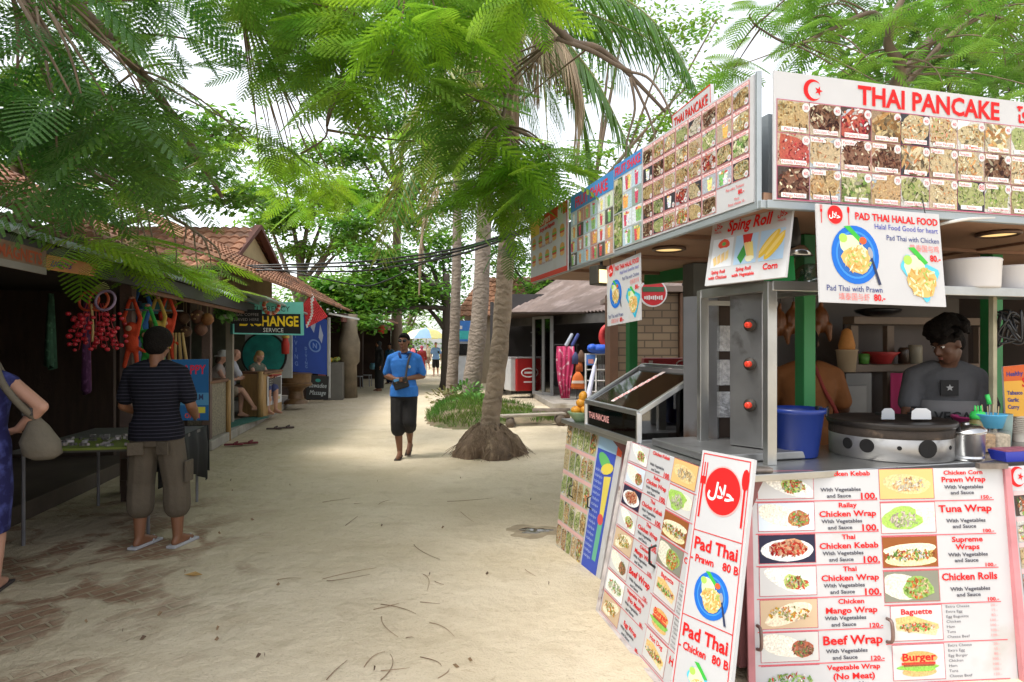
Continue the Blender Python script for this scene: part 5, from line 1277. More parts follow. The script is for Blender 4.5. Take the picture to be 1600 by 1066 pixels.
T = thing('cup_stack', p, 'stack of white paper cups at the right edge of the counter', 'cups')
mb = MB()
prof = []
for k in range(9): prof += [(.033, .012 * k + .05), (.042, .012 * k + .055), (.042, .012 * k + .060)]
mb.lathe(p, [(.03, 0)] + prof + [(0, .165)], 20); T.part(mb, 'cups', mat('paper_cup', (.55, .5, .42), .7), 'auto')
c = at(1570, 660, 3.75)
c.z = 1.13
T = thing('tumbler', V((c.x, c.y, 1.0)), 'grey green plastic tumbler behind the blue basket', 'cup')
mb = MB(); mb.lathe(V((c.x, c.y, 1.0)), [(.03, 0), (.04, .2), (.037, .2), (.03, .02), (0, .02)], 18); T.part(mb, 'cup', mat('grey_green', (.2, .28, .25), .5), True)
# pots on the steel shelf
for i, (px, r, Y, lab) in enumerate(((1516, .148, 3.66, 'wide white plastic tub on the steel shelf beside the hanging sign'), (1581, .125, 3.80, 'second white plastic tub at the right end of the steel shelf'))):
    p = at(px, 450, Y); p.z = 1.923
    T = thing('white_tub', p, lab, 'tub'); mb = MB(); mb.lathe(p, [(r * .94, 0), (r * .96, .01), (r, .15 if i == 0 else .13), (r * 1.03, .155 if i == 0 else .135), (r * .98, .165 if i == 0 else .145), (0, .167 if i == 0 else .147)], 36)
    T.part(mb, 'tub', mat('milky_plastic', (.62, .60, .60), .4, 0, .04), True)
# heat lamp and green panel behind the spring roll sign
p = at(1244, 395, 3.45)
T = thing('pendant_lamp', p + V((0, 0, .02)), 'black and aluminium pendant lamp between the two large hanging signs', 'lamp')
mb = MB(); mb.lathe(p, [(.085, -.02), (.05, .03), (.045, .035), (.0, .035)], 24); T.part(mb, 'shade', mat('polished_steel', (.5, .5, .5), .18, 1, .05), True)
mb = MB(); mb.lathe(p + V((-.03, 0, .03)), [(.05, 0), (.052, .06), (.035, .16), (.02, .2), (0, .2)], 20); T.part(mb, 'socket', mat('dark_socket', (.03, .03, .03), .5), True)
mb = MB(); mb.tube([p + V((-.03, 0, .22)), p + V((-.02, .02, .5))], .006, 6); T.part(mb, 'cord', BLACKP)
p = at(1248, 420, 3.52)
T = thing('green_sign_board', V((p.x, p.y, 1.923)), 'bright green board standing behind the Sping Roll sign on the steel frame', 'board')
mb = MB(); mb.slab([at(1190, 447, 3.46), at(1243, 437, 3.40), at(1240, 395, 3.44), at(1210, 400, 3.50)], .01); T.part(mb, 'panel', mat('fresh_green', (.03, .55, .12), .5, 0, .05))
# bowl on shelf behind the sign
p = at(1265, 440, 3.55); p.z = 1.923
T = thing('glass_bowl', p, 'clear upturned bowl on the steel shelf beside the green board', 'bowl')
mb = MB(); mb.lathe(p, [(.12, 0), (.115, .03), (.085, .09), (.04, .125), (.02, .13), (0, .13)], 24); T.part(mb, 'bowl', glass('bowl_glass', (.75, .75, .75), .2), True)
# downlights
for i, (px, py) in enumerate(((1045, 388), (1560, 364), (1330, 372))):
    z = 2.28; Y = (z - 1.6) * 1000 / (540 - py); p = at(px, py, Y)
    if i == 2: p = p + SN * .3
    T = thing('downlight', p, ['round lit ceiling downlight above the side counter', 'round lit ceiling downlight at the right end of the stall front', 'round lit ceiling downlight behind the large hanging sign'][i], 'ceiling light', 'ceiling downlights')
    mb = MB(); mb.lathe(p, [(.115, .0), (.118, -.012), (.10, -.02), (.098, -.002)], 28); T.part(mb, 'trim_ring', mat('light_trim', (.12, .07, .05), .5), True)
    mb = MB(); mb.lathe(p + V((0, 0, -.008)), [(.097, 0), (.0, -.002)], 24); T.part(mb, 'lens', mat('warm_lens', (.9, .62, .25), .4, 0, 0, emit=.40))
# floodlight
p = at(941, 432, 4.95)
T = thing('floodlight', p + V((0, 0, .15)), 'lit yellow floodlight with dark hood under the side banner', 'floodlight')
mb = MB(); f = at(935, 437, 4.8); mb.box(p + V((0, .05, .01)), (.17, .10, .15), SANG + .35); T.part(mb, 'housing', mat('flood_housing', (.05, .045, .035), .5), bevel=.01)
mb = MB(); Mx = Matrix.Rotation(SANG + .35, 3, 'Z'); mb.box(p + V((0, .05, .01)) + Mx @ V((0, -.055, -.01)), (.14, .006, .10), SANG + .35); T.part(mb, 'lens', mat('flood_lens', (1.0, .72, .28), .3, 0, 0, emit=1.0))
mb = MB(); mb.tube([p + V((0, .05, .08)), p + V((0, .06, .20))], .012, 6); T.part(mb, 'bracket', BLACKP)
# string of cable along the front ceiling
T = thing('white_cable', at(1500, 344, 3.2), 'white cable drooping under the front banner', 'cable'); mb = MB(); mb.tube(crom([at(1462, 352, 3.35), at(1490, 346, 3.3), at(1530, 341, 3.35), at(1600, 342, 3.45), at(1680, 350, 3.55)], 5), .008, 6); T.part(mb, 'wire', mat('white_cable', (.6, .58, .55), .5))
# cabinet shelf unit with bowls against the back wall
Y = 5.1
T = thing('kitchen_cabinet', at(1430, 0, Y) * 1.0 - V((0, 0, at(1430, 0, Y).z)), 'cream framed kitchen cupboard with open shelves behind the curly haired cook', 'cupboard')
CREAM = mat('cream_frame', (.17, .125, .09), .6, 0, .1)
L_, R_ = at(1332, 540, Y), at(1530, 540, Y + .35); L_.z = R_.z = 0
for p in (L_, R_, L_.lerp(R_, .27)):
    mb = MB(); mb.box((p.x, p.y, .88), (.07, .05, 1.76), SANG); T.part(mb, 'upright', CREAM, bevel=.004)
for z in (1.80, 1.42, .9):
    mb = MB(); mb.beam(L_ + V((0, 0, z)) + SN * -.04, R_ + V((0, 0, z)) + SN * .04, .12, .06); T.part(mb, 'shelf', CREAM, bevel=.004)
mb = MB(); o_ = V((.02, .16, 0)); mb.slab([L_ + o_, R_ + o_, R_ + o_ + V((0, 0, 1.8)), L_ + o_ + V((0, 0, 1.8))], .02); T.part(mb, 'back_panel', mat('cabinet_back', (.08, .065, .06), .6, 0, .25, 3))
def on(px, z, Y_=None):
    p = at(px, 540, Y_ or (Y + .02)); p.z = z; return p
T = thing('pink_curtain', on(1440, .9, 4.98), 'bright pink cloth hanging under the cupboard shelf', 'curtain')
mb = MB()
vs = []; n = 25
for i in range(n):
    t = i / (n - 1); p = at(1392, 540, 4.98).lerp(at(1490, 540, 5.10), t); w = .018 * math.sin(i * 1.35)
    vs += [(p.x, p.y + w, .75), (p.x, p.y + w * .6, 1.385)]
mb.add(vs, [(2 * i, 2 * i + 2, 2 * i + 3, 2 * i + 1) for i in range(n - 1)]); o = T.part(mb, 'cloth', mat('hot_pink_cloth', (.42, .03, .12), .8, 0, .1, 4), True); so_ = o.modifiers.new('thick', 'SOLIDIFY'); so_.thickness = .004
for nm, lab, cat, px, z, prof, m_ in (
    ('red_bowl', 'red plastic bowl on the middle cupboard shelf', 'bowl', 1376, 1.455, [(.07, 0), (.10, .06), (.135, .09), (.13, .095), (.09, .06), (0, .02)], mat('red_plastic', (.40, .03, .03), .45)),
    ('green_cup', 'small green cup beside the red bowl', 'cup', 1350, 1.455, [(.035, 0), (.045, .08), (.04, .08), (0, .01)], mat('leaf_green', (.10, .30, .05), .5)),
    ('wok', 'black wok on top of the cupboard', 'wok', 1372, 1.835, [(.08, 0), (.16, .03), (.17, .05), (.12, .06), (0, .065)], mat('black_wok', (.02, .02, .022), .3, .5)),
    ('jar', 'dark jar on the cupboard shelf behind the red bowl', 'jar', 1412, 1.455, [(.04, 0), (.04, .11), (.03, .13), (0, .13)], mat('dark_jar', (.05, .03, .02), .3)),
    ('canister', 'pale canister on the cupboard shelf next to the dark jar', 'jar', 1430, 1.455, [(.05, 0), (.05, .13), (.045, .15), (0, .15)], mat('pale_jar', (.30, .27, .20), .4)),
    ('cone_stack', 'stack of orange ice cream cones in a cream tub left of the cupboard', 'cones', 1323, 1.40, [(.06, 0), (.075, .16), (.085, .165), (.07, .17), (.06, .2), (.035, .31), (.012, .33), (0, .33)], None)):
    p = on(px, z, 4.85 if nm == 'cone_stack' else Y)
    T = thing(nm, p, lab, cat); mb = MB()
    if nm == 'cone_stack':
        mb.lathe(p, prof[:4] + [(0, .17)], 20); T.part(mb, 'tub', mat('cream_tub', (.50, .38, .24), .6), True)
        mb = MB(); mb.lathe(p, [(.055, .165)] + prof[4:], 20); T.part(mb, 'cones', mat('wafer_cone', (.55, .24, .06), .7, 0, .15, 30), True)
    else: mb.lathe(p, prof, 24); T.part(mb, 'vessel', m_, True)
p = on(1323, 1.0, 4.9)
T = thing('steel_cabinet', p, 'square steel cabinet under the ice cream cones', 'cabinet'); mb = MB(); mb.box(p + V((.02, .02, -.3)), (.24, .22, 1.39), SANG); T.part(mb, 'cabinet', mat('dull_steel', (.12, .12, .12), .45, .7, .2, 3), bevel=.008)
mb = MB(); mb.box(p + V((.02, -.10, .15)), (.18, .01, .3), SANG); T.part(mb, 'door', mat('dull_steel2', (.16, .16, .16), .4, .7, .2, 3), bevel=.004)
# roast chickens hanging
for i, (px, py) in enumerate(((1217, 505), (1238, 502), (1282, 500))):
    p = at(px, py, 4.75)
    T = thing('roast_chicken', p + V((0, 0, .12)), ['brown roast chicken hanging next to the grill frame', 'brown roast chicken hanging left of the green post', 'brown roast chicken hanging right of the green post'][i], 'chicken', 'roast chickens hanging in the stall')
    m_ = mat('roast_skin', (.16, .055, .015), .35, 0, .35, 14, .2, 30)
    mb = MB(); mb.ell(p, (.06, .055, .10), 12, 10); mb.cap(p + V((-.04, -.03, -.05)), p + V((-.05, -.03, -.15)), .034, .014); mb.cap(p + V((.04, -.03, -.05)), p + V((.055, -.03, -.15)), .034, .014); mb.cap(p + V((0, 0, .08)), p + V((.01, 0, .14)), .02, .012)
    live_remesh(T.part(mb, 'carcass', m_, True), .008, 3)
    mb = MB(); mb.tube([p + V((.01, 0, .13)), p + V((.01, 0, .46))], .004, 5); T.part(mb, 'hook', BLACKP)
# orange poster board, cable tangle at right edge
q = (at(1567, 573, 3.95), at(1680, 562, 4.1), at(1680, 655, 4.1), at(1571, 650, 3.95))
T, p = signboard('orange_poster', 'orange and red poster with blue lettering at the right edge behind the counter', 'poster', q, .01)
p.rect(0, 0, p.W, p.H, (.72, .38, .06), 1); p.rect(0, 0, p.W, p.H * .3, (.62, .12, .03), 2)
p.text('S', p.W * .24, p.H * .42, p.H * .18, (.6, .02, .02), 1); p.text('Healthy', .02, p.H * .2, p.H * .09, NAVY, 1)
for i, s_ in enumerate(('Tabasco', 'Garlic', 'Curry')): p.text(s_, .02, p.H * (.57 + i * .14), p.H * .08, NAVY, 1)
p.build(T)
T = thing('cable_tangle', at(1575, 505, 3.8), 'tangle of black cables hanging on the pale post at the right edge', 'cables')
for k in range(7):
    pts = [at(1560 + rnd.uniform(-8, 40), 485 + rnd.uniform(-5, 60), 3.75 + rnd.uniform(-.05, .1)) for _ in range(5)]
    mb = MB(); mb.tube(crom([at(1562, 490, 3.78)] + pts, 5), .006, 6); T.part(mb, 'cable', BLACKP, True)
# fruit bowl at the far end of the side counter
p = at(908, 648, 5.05); p.z = 1.0
T = thing('fruit_bowl', V((p.x + .02, p.y, 1.0)), 'pale green bowl at the far end of the side counter', 'bowl')
mb = MB(); mb.lathe(p, [(.05, 0), (.09, .05), (.11, .075), (.105, .08), (.08, .05), (0, .02)], 24); T.part(mb, 'bowl', mat('pale_green_plastic', (.25, .36, .2), .5), True)
for i, (dx, dy, dz) in enumerate(((-.04, 0, .09), (.03, -.02, .09), (.0, .03, .10), (.0, .0, .15), (.05, .03, .1), (.015, .0, .20))):
    T = thing('mango', p + V((dx, dy, dz - .03)), 'ripe yellow orange mango piled in the pale green bowl', 'mango', 'mangoes in the bowl'); mb = MB(); mb.ell(p + V((dx, dy, dz)), (.042, .036, .034), 12, 8, Matrix.Rotation(i, 3, 'Y')); T.part(mb, 'fruit', mat('mango_skin', (.75, .33, .03), .4, 0, .15, 9), True)
# ================================================================ left shops
TILE = None
def tile_mat(name, c1, c2):
    m = mat(name, c1, .85, 0, .3, 2.5, .3, 25, island=.22, stain=(c2, 1.6, .52)); return m
ORANGE_T = tile_mat('clay_tile', (.27, .13, .075), (.16, .09, .06))
BROWN_T = tile_mat('old_clay_tile', (.24, .11, .065), (.13, .075, .05))
CORR = mat('corrugated_sheet', (.38, .44, .44), .5, .3, .2, 2, stain=((.20, .12, .08), 2.2, .56))
RUST = mat('rusty_sheet', (.19, .14, .12), .6, .2, .25, 2, stain=((.28, .22, .20), 1.5, .5))
def roof_tiles(mb, e0, e1, r0, r1, w=.22, rows=None):
    """rows of rounded tiles from the eave e0-e1 up to the ridge r0-r1"""
    e0, e1, r0, r1 = map(V, (e0, e1, r0, r1))
    n = max(2, int((e1 - e0).length / w)); L_ = ((r0 - e0).length + (r1 - e1).length) / 2; rows = rows or max(2, int(L_ / .30))
    nor = (e1 - e0).cross(r0 - e0).normalized(); nor = nor if nor.z > 0 else -nor
    for j in range(rows):
        t0, t1 = j / rows, (j + 1.12) / rows
        for i in range(n):
            u0, u1 = i / n, (i + 1) / n
            P = lambda u, t: (e0 * (1 - u) + e1 * u) * (1 - t) + (r0 * (1 - u) + r1 * u) * t
            vs = []
            for t, dz in ((t0, .045), (t1, .0)):
                for q in range(5):
                    u = u0 + (u1 - u0) * q / 4; vs.append(P(u, t) + nor * (dz + .045 * math.sin(math.pi * q / 4)))
            vs += [P(u0, t0) + nor * .015, P(u1, t0) + nor * .015]
            mb.add(vs, [(q, q + 1, q + 6, q + 5) for q in range(4)] + [(10, 0, 1, 2, 3, 4, 11)])
def corrugated(mb, e0, e1, r0, r1, w=.10, amp=.018):
    e0, e1, r0, r1 = map(V, (e0, e1, r0, r1)); n = max(2, int((e1 - e0).length / w)) * 4
    nor = (e1 - e0).cross(r0 - e0).normalized(); nor = nor if nor.z > 0 else -nor
    vs = []
    for i in range(n + 1):
        u = i / n; h = nor * amp * math.sin(i * math.pi / 2)
        a, b = e0 * (1 - u) + e1 * u + h, r0 * (1 - u) + r1 * u + h; vs += [a, b, a - nor * .006, b - nor * .006]
    fs = []
    for i in range(n):
        k = 4 * i; fs += [(k, k + 4, k + 5, k + 1), (k + 2, k + 3, k + 7, k + 6), (k, k + 2, k + 6, k + 4)]
    mb.add(vs, fs)
def lbox(mb, a0, a1, b0, b1, z0, z1, col=None):
    mb.hexa([la(a0, b0, z0), la(a1, b0, z0), la(a1, b1, z0), la(a0, b1, z0)], [la(a0, b0, z1), la(a1, b0, z1), la(a1, b1, z1), la(a0, b1, z1)], col)

# raised pavement in front of the shops
mb = MB(); lbox(mb, 5.85, 17, -4.0, -.33, .0, .15); o = mb.build('shop_pavement', CONC, None, False, .015); o['kind'] = 'structure'
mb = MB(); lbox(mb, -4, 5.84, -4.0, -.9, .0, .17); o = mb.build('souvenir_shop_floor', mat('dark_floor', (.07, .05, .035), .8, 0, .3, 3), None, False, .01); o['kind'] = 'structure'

# --- souvenir shop
T = Thing('souvenir_shop', la(2, -2, 0), 'dark timber souvenir shop with old tile roof and metal eave sheet', 'shop')
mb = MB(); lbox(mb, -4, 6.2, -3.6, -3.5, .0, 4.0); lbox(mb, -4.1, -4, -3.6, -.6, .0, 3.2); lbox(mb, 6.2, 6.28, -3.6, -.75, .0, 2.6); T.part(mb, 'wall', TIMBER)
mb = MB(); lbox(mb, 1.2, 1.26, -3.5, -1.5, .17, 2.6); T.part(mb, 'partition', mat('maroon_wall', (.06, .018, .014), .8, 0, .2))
mb = MB(); lbox(mb, -4, 6.35, -3.5, -.1, 2.36, 2.40); T.part(mb, 'ceiling', mat('dark_ceiling', (.03, .02, .015), .9))  # one even dark brown over the whole ceiling
mb = MB(); roof_tiles(mb, la(-4, -.75, 2.72), la(6.3, -.75, 2.72), la(-4, -3.6, 4.35), la(6.3, -3.6, 4.35)); T.part(mb, 'roof', BROWN_T)
mb = MB(); corrugated(mb, la(-4, .05, 2.34), la(7.4, .05, 2.34), la(-4, -.85, 2.70), la(7.4, -.85, 2.70)); T.part(mb, 'eave_sheet', CORR)
mb = MB(); lbox(mb, -4, 7.3, -.06, -.02, 2.17, 2.32); T.part(mb, 'fascia', mat('black_fascia', (.035, .035, .033), .6, 0, .2, 3))
mb = MB(); lbox(mb, 2.5, 7.2, -.10, -.065, 2.13, 2.20); T.part(mb, 'lintel', BTIMBER)
for a in (.35, 3.05, 6.0):
    mb = MB(); lbox(mb, a, a + .12, -.52, -.40, .0, 2.3); T.part(mb, 'post', mat('shop_post', (.13, .085, .07), .7, 0, .25, 3, .2, 30))
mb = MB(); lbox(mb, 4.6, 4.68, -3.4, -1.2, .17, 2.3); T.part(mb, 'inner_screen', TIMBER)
for z in (.7, 1.2, 1.7):
    mb = MB(); lbox(mb, -2, 1.1, -3.45, -3.1, z, z + .04); T.part(mb, 'wall_shelf', BTIMBER)
# leaf litter and shade netting on the eave sheet
mb = MB()
for k in range(1500):
    a, b = rnd.uniform(-1, 7.2), rnd.uniform(-.84, -.08); z = 2.355 + (.05 - b) * .40 + rnd.uniform(.0, .03)
    p = la(a, b, z); d = V((rnd.uniform(-1, 1), rnd.uniform(-1, 1), rnd.uniform(-.2, .2))).normalized() * rnd.uniform(.02, .07); s_ = d.orthogonal().normalized() * .012
    mb.add([p - d - s_, p + d - s_, p + d + s_, p - d + s_], [(0, 1, 2, 3)])
o = mb.build('leaf_litter', mat('leaf_litter', (.13, .075, .05), .9, 0, 0, island=.5)); o['kind'] = 'stuff'
# signs of the souvenir shop
q = (la(-1.5, -.005, 2.27), la(.52, -.005, 2.27), la(.52, -.005, 2.10), la(-1.5, -.005, 2.10))
T, p = signboard('magnets_sign', 'worn wooden sign with orange capitals under the metal eave at the left edge', 'sign', (q[0], q[1], q[2], q[3]), .015, mat('worn_sign', (.16, .10, .06), .7, 0, .2, 6))
p.rect(0, p.H * .72, p.W, p.H * .28, (.20, .19, .17), 1); p.text('MAGNETS', p.W * .97, p.H * .62, p.H * .48, (.30, .07, .03), 1, 'r'); p.build(T)
q = (at(75, 398, 4.55), at(153, 414, 5.05), at(146, 432, 5.03), at(64, 420, 4.52))
T, p = signboard('plank_sign', 'orange plank sign with faded blue letters hanging crooked under the eave', 'sign', q, .02, mat('orange_plank', (.32, .14, .055), .7, 0, .2, 8))
p.frame(.0, .0, p.W, p.H, .012, (.36, .17, .06), 1); p.text('LIGHTS', p.W * .12, p.H * .72, p.H * .42, (.05, .04, .16), 1, maxw=p.W * .7); p.build(T)
# mobile of red shells and rings
c = at(150, 470, 5.6)
T = thing('shell_mobile', c + V((0, 0, .25)), 'hanging mobile of red shells, hoops and beads in the dark shop entrance', 'wind chime')
mb = MB(); mb.tube([c + V((0, 0, .18)), c + V((.0, 0, .50))], .004, 5); T.part(mb, 'cord', mat('cord', (.2, .16, .08)))
for k, (dx, col) in enumerate(((-.07, (.35, .05, .02)), (.03, (.40, .06, .02)), (.10, (.25, .18, .28)))):
    mb = MB(); cc = c + V((dx, rnd.uniform(-.03, .03), .0)); mb.tube([cc + V((.085 * math.cos(t), .02 * math.sin(t), .085 * math.sin(t))) for t in [2 * math.pi * i / 20 for i in range(21)]], .012, 6, cap=False); T.part(mb, 'hoop', mat('hoop%d' % k, col, .5), True)
for k in range(9):
    mb = MB(); x = -.20 + .05 * k; z = -.08
    for i in range(8):
        z -= rnd.uniform(.03, .05); r = rnd.uniform(.014, .03); mb.ell(c + V((x + rnd.uniform(-.02, .02), rnd.uniform(-.08, .08), z)), (r, r, r * .8), 7, 5)
    mb.tube([c + V((x * .4, 0, -.02)), c + V((x, 0, z))], .003, 4); T.part(mb, 'shell_string', mat('red_shell', (.42, .018, .03), .35, 0, .3, 20), True)
mb = MB(); mb.tube(crom([c + V((-.02, -.03, -.03)), c + V((.0, -.04, -.2)), c + V((-.01, -.03, -.36))], 4), .010, 5); T.part(mb, 'ribbon', mat('straw_ribbon', (.42, .30, .12)), True)
mb = MB()
for k in range(8): t = -.5 + .2 * k; mb.tube([c + V((-.06, 0, .09)), c + V((.12 * math.cos(t), 0, .10 + .12 * math.sin(t) * .7))], [.005, .003], 4)
T.part(mb, 'straw_tuft', mat('green_straw', (.30, .33, .10)), True)
# plush monkeys
def plush(px, py, Y, col, name, label):
    c = at(px, py, Y); T = thing('plush_monkey', c + V((0, 0, .3)), label, 'soft toy', 'soft toys hanging from the lintel'); m_ = mat(name, col, .9, 0, .1, 20, .3, 60)
    mb = MB(); mb.ell(c, (.07, .06, .11), 12, 9); mb.ell(c + V((0, -.01, .16)), (.062, .055, .062), 12, 9)
    for s_ in (-1, 1):
        mb.cap(c + V((s_ * .05, 0, .08)), c + V((s_ * .09, 0, .26)), .028, .024); mb.cap(c + V((s_ * .09, 0, .26)), c + V((s_ * .02, 0, .46)), .024, .02)
        mb.cap(c + V((s_ * .04, 0, -.09)), c + V((s_ * .07, -.02, -.26)), .028, .022); mb.ell(c + V((s_ * .065, 0, .17)), (.02, .012, .02), 8, 6)
    mb.cap(c + V((.06, 0, -.06)), c + V((.14, 0, -.10)), .02, .018)
    live_remesh(T.part(mb, 'toy_body', m_, True), .012, 3)
    mb = MB(); mb.ell(c + V((0, -.06, .15)), (.035, .02, .03), 10, 7); T.part(mb, 'face', mat('plush_face', (.5, .3, .18), .9), True)
    mb = MB(); mb.ell(c + V((.0, 0, .48)), (.03, .03, .02), 8, 6); T.part(mb, 'hands', mat('pink_hands', (.50, .24, .18), .9), True)
for a in ((206, 535, 6.9, (.52, .05, .012), 'plush_orange', 'orange plush monkey hanging by its arms leftmost of the soft toys'), (231, 545, 7.1, (.03, .32, .05), 'plush_green', 'green plush monkey hanging behind the head of the striped man'),
          (222, 510, 7.3, (.03, .12, .35), 'plush_blue', 'small blue plush monkey between the orange and green ones'), (246, 530, 7.4, (.48, .32, .06), 'plush_yellow', 'yellow plush monkey hanging in the middle of the soft toys'), (262, 525, 7.6, (.55, .055, .02), 'plush_red', 'red orange plush monkey rightmost of the soft toys')): plush(*a)
mb = MB(); T = thing('hanging_rail', at(230, 475, 7.2), 'thin dark rail carrying the soft toys', 'rail'); mb.tube([at(195, 484, 6.7), at(285, 486, 7.9)], .012, 6); T.part(mb, 'bar', BLACKP)
# teal cloth behind
T = thing('teal_cloth', at(238, 478, 8.0), 'dark teal cloth pinned above the soft toys', 'cloth'); mb = MB(); mb.slab([at(218, 492, 7.9), at(258, 490, 8.1), at(262, 470, 8.1), at(222, 474, 7.9)], .01); T.part(mb, 'fabric', mat('teal_cloth', (.02, .12, .14), .8, 0, .3, 12))
# coconut and basket lanterns
for i, (px, py, r, lab) in enumerate(((261, 476, .13, 'pear shaped orange basket lantern, largest of the hanging lanterns'), (287, 497, .085, 'dark coconut lantern below the basket lantern'), (309, 495, .095, 'carved coconut lantern with light face near the post'),
                                      (324, 499, .085, 'brown coconut lantern closest to the post'), (291, 518, .075, 'lowest left coconut lantern with pale face'), (314, 515, .085, 'reddish coconut lantern below the carved one'))):
    c = at(px, py, 8.6); T = thing('coconut_lantern', c, lab, 'lantern', 'coconut lanterns hanging in the shop'); mb = MB(); mb.lathe(c, [(.0, -r), (r * .5, -r * .85), (r * .95, -r * .3), (r * .98, .1 * r), (r * .75, r * .65), (r * .35, r * .95 if i else r * 1.5), (0, r if i else r * 1.7)], 18)
    T.part(mb, 'shell', mat('coconut%d' % (i % 3), [(.20, .075, .02), (.11, .055, .028), (.14, .06, .035)][i % 3], .7, 0, .3, 14, .3, 40), True)
    mb = MB(); mb.tube([c + V((0, 0, r)), V((c.x, c.y, 2.36))], .005, 5); T.part(mb, 'cord', mat('cord', (.2, .16, .08)))
    if i in (2, 4):
        mb = MB()
        for dx, dz in ((-.4, .25), (.4, .25), (0, -.3)): mb.ell(c + V((dx * r, -r * .85, dz * r)), (r * .22, r * .12, r * .15), 8, 6)
        T.part(mb, 'carved_face', mat('carved', (.34, .22, .10), .8), True)
T = thing('wooden_spoons', at(276, 550, 7.6), 'bunch of pale wooden spoons hanging beside the striped man', 'spoons')
for k in range(4): mb = MB(); p = at(270 + 5 * k, 520, 7.6); mb.tube([p, p + V((.03 * (k - 1.5), 0, -.32))], [.014, .02], 6); T.part(mb, 'spoon', mat('spoon_wood', (.45, .30, .12), .6), True)
# table with black cloth, goods, and blue massage board
c = la(1.55, .25, 0)
T = thing('souvenir_table', c, 'folding souvenir table with black cloth hanging to the right of the striped man', 'table')
ts = lambda a, b, z: la(a, b, z)
mb = MB(); lbox(mb, 1.15, 2.55, -.55, .50, .74, .77); T.part(mb, 'table_top', mat('table_top', (.10, .095, .09), .6))
for a, b in ((1.2, -.5), (1.2, .42), (2.5, -.5), (2.5, .42)):
    mb = MB(); mb.tube([la(a, b, .0), la(a + .0, b, .74)], .014, 8); T.part(mb, 'leg', mat('grey_leg', (.22, .22, .24), .5, .5))
mb = MB(); vs = []; n = 28
for i in range(n):
    t = i / (n - 1); a = 1.15 + 1.45 * t; zlo = .34 + .10 * math.sin(3 * t + 1) - .22 * max(0, t - .7); b = .515 + .02 * math.sin(i * 1.1)
    vs += [la(a, .50, .775), la(a, b, .6), la(a, b + .015 * math.sin(i * .9), zlo)]
mb.add(vs, [(3 * i + q, 3 * i + 3 + q, 3 * i + 4 + q, 3 * i + 1 + q) for i in range(n - 1) for q in (0, 1)])
vs = []
for i in range(12):
    t = i / 11; b = .515 - .6 * t; w = .015 * math.sin(i * 1.4); vs += [la(2.565, b, .775), la(2.59 + w, b, .6), la(2.60 + w, b, .30)]
mb.add(vs, [(3 * i + q, 3 * i + 3 + q, 3 * i + 4 + q, 3 * i + 1 + q) for i in range(11) for q in (0, 1)])
o = T.part(mb, 'tablecloth', mat('black_cloth', (.012, .012, .013), .9, 0, .1), True); sm = o.modifiers.new('thick', 'SOLIDIFY'); sm.thickness = .006
T = thing('jewellery_tray', la(1.35, .1, .77), 'tray of small silver trinkets on the souvenir table left of the striped man', 'tray')
mb = MB(); lbox(mb, 1.05, 1.65, -.35, .35, .772, .79); T.part(mb, 'tray', mat('lime_edge', (.16, .20, .03), .6))
mb = MB()
for k in range(60): p = la(rnd.uniform(1.08, 1.62), rnd.uniform(-.32, .32), .795 + rnd.uniform(0, .03)); mb.box(p, (rnd.uniform(.02, .06), .02, .02), rnd.random() * 3)
o = T.part(mb, 'trinkets', mat('silver_trinkets', (.35, .32, .33), .35, .5, .4, 20, island=.6)); o['kind'] = 'stuff'
q = (at(268, 562, 6.55), at(326, 561, 6.95), at(326, 657, 6.95), at(268, 657, 6.55))
T, p = signboard('massage_board', 'blue board with red and yellow lettering behind the striped man', 'sign', q, .03, mat('white_edge', (.5, .52, .55), .6))
p.rect(0, 0, p.W, p.H, (.012, .09, .24), 1); p.rect(0, p.H * .55, p.W, p.H * .2, (.06, .20, .36), 1.5); p.text('HAPPY', p.W * .9, p.H * .24, p.H * .15, (.45, .02, .05), 1, 'r', maxw=p.W * .8); p.text('A.M', p.W * .85, p.H * .66, p.H * .09, (.03, .04, .10), 1, 'r')
p.rect(p.W * .5, p.H * .78, p.W * .4, p.H * .1, (.45, .42, .05), 2); p.text('OPEN', p.W * .75, p.H * .96, p.H * .08, (.5, .06, .03), 1, 'r'); p.build(T)
T = thing('low_rack', la(2.75, .15, 0), 'low wooden rack with red trim beside the black tablecloth', 'rack')
mb = MB(); lbox(mb, 2.62, 3.05, .05, .11, .16, .22); lbox(mb, 2.62, 3.05, -.35, -.29, .16, .22); T.part(mb, 'rail', TIMBER)
for a in (2.64, 3.0):
    for b in (.05, -.35): mb = MB(); lbox(mb, a, a + .05, b, b + .06, .0, .44); T.part(mb, 'leg', TIMBER)
mb = MB(); lbox(mb, 2.6, 3.06, .115, .13, .40, .47); T.part(mb, 'trim', mat('red_trim', (.5, .04, .02), .5))
# brown grocery shelf suggestion deep in the shop
for k in range(14):
    p = la(-1.8 + .2 * k, -3.28, [.74, 1.24, 1.74][k % 3]); T = thing('souvenir_box', p, 'small dim souvenir box on the back wall shelves', 'box', 'souvenir boxes on the back shelves'); mb = MB(); mb.box(p + V((0, 0, .08)), (.12, .1, .15), LANG); T.part(mb, 'box', mat('box%d' % (k % 4), [(.2, .03, .03), (.12, .1, .08), (.2, .15, .05), (.05, .06, .12)][k % 4], .6), bevel=.005)

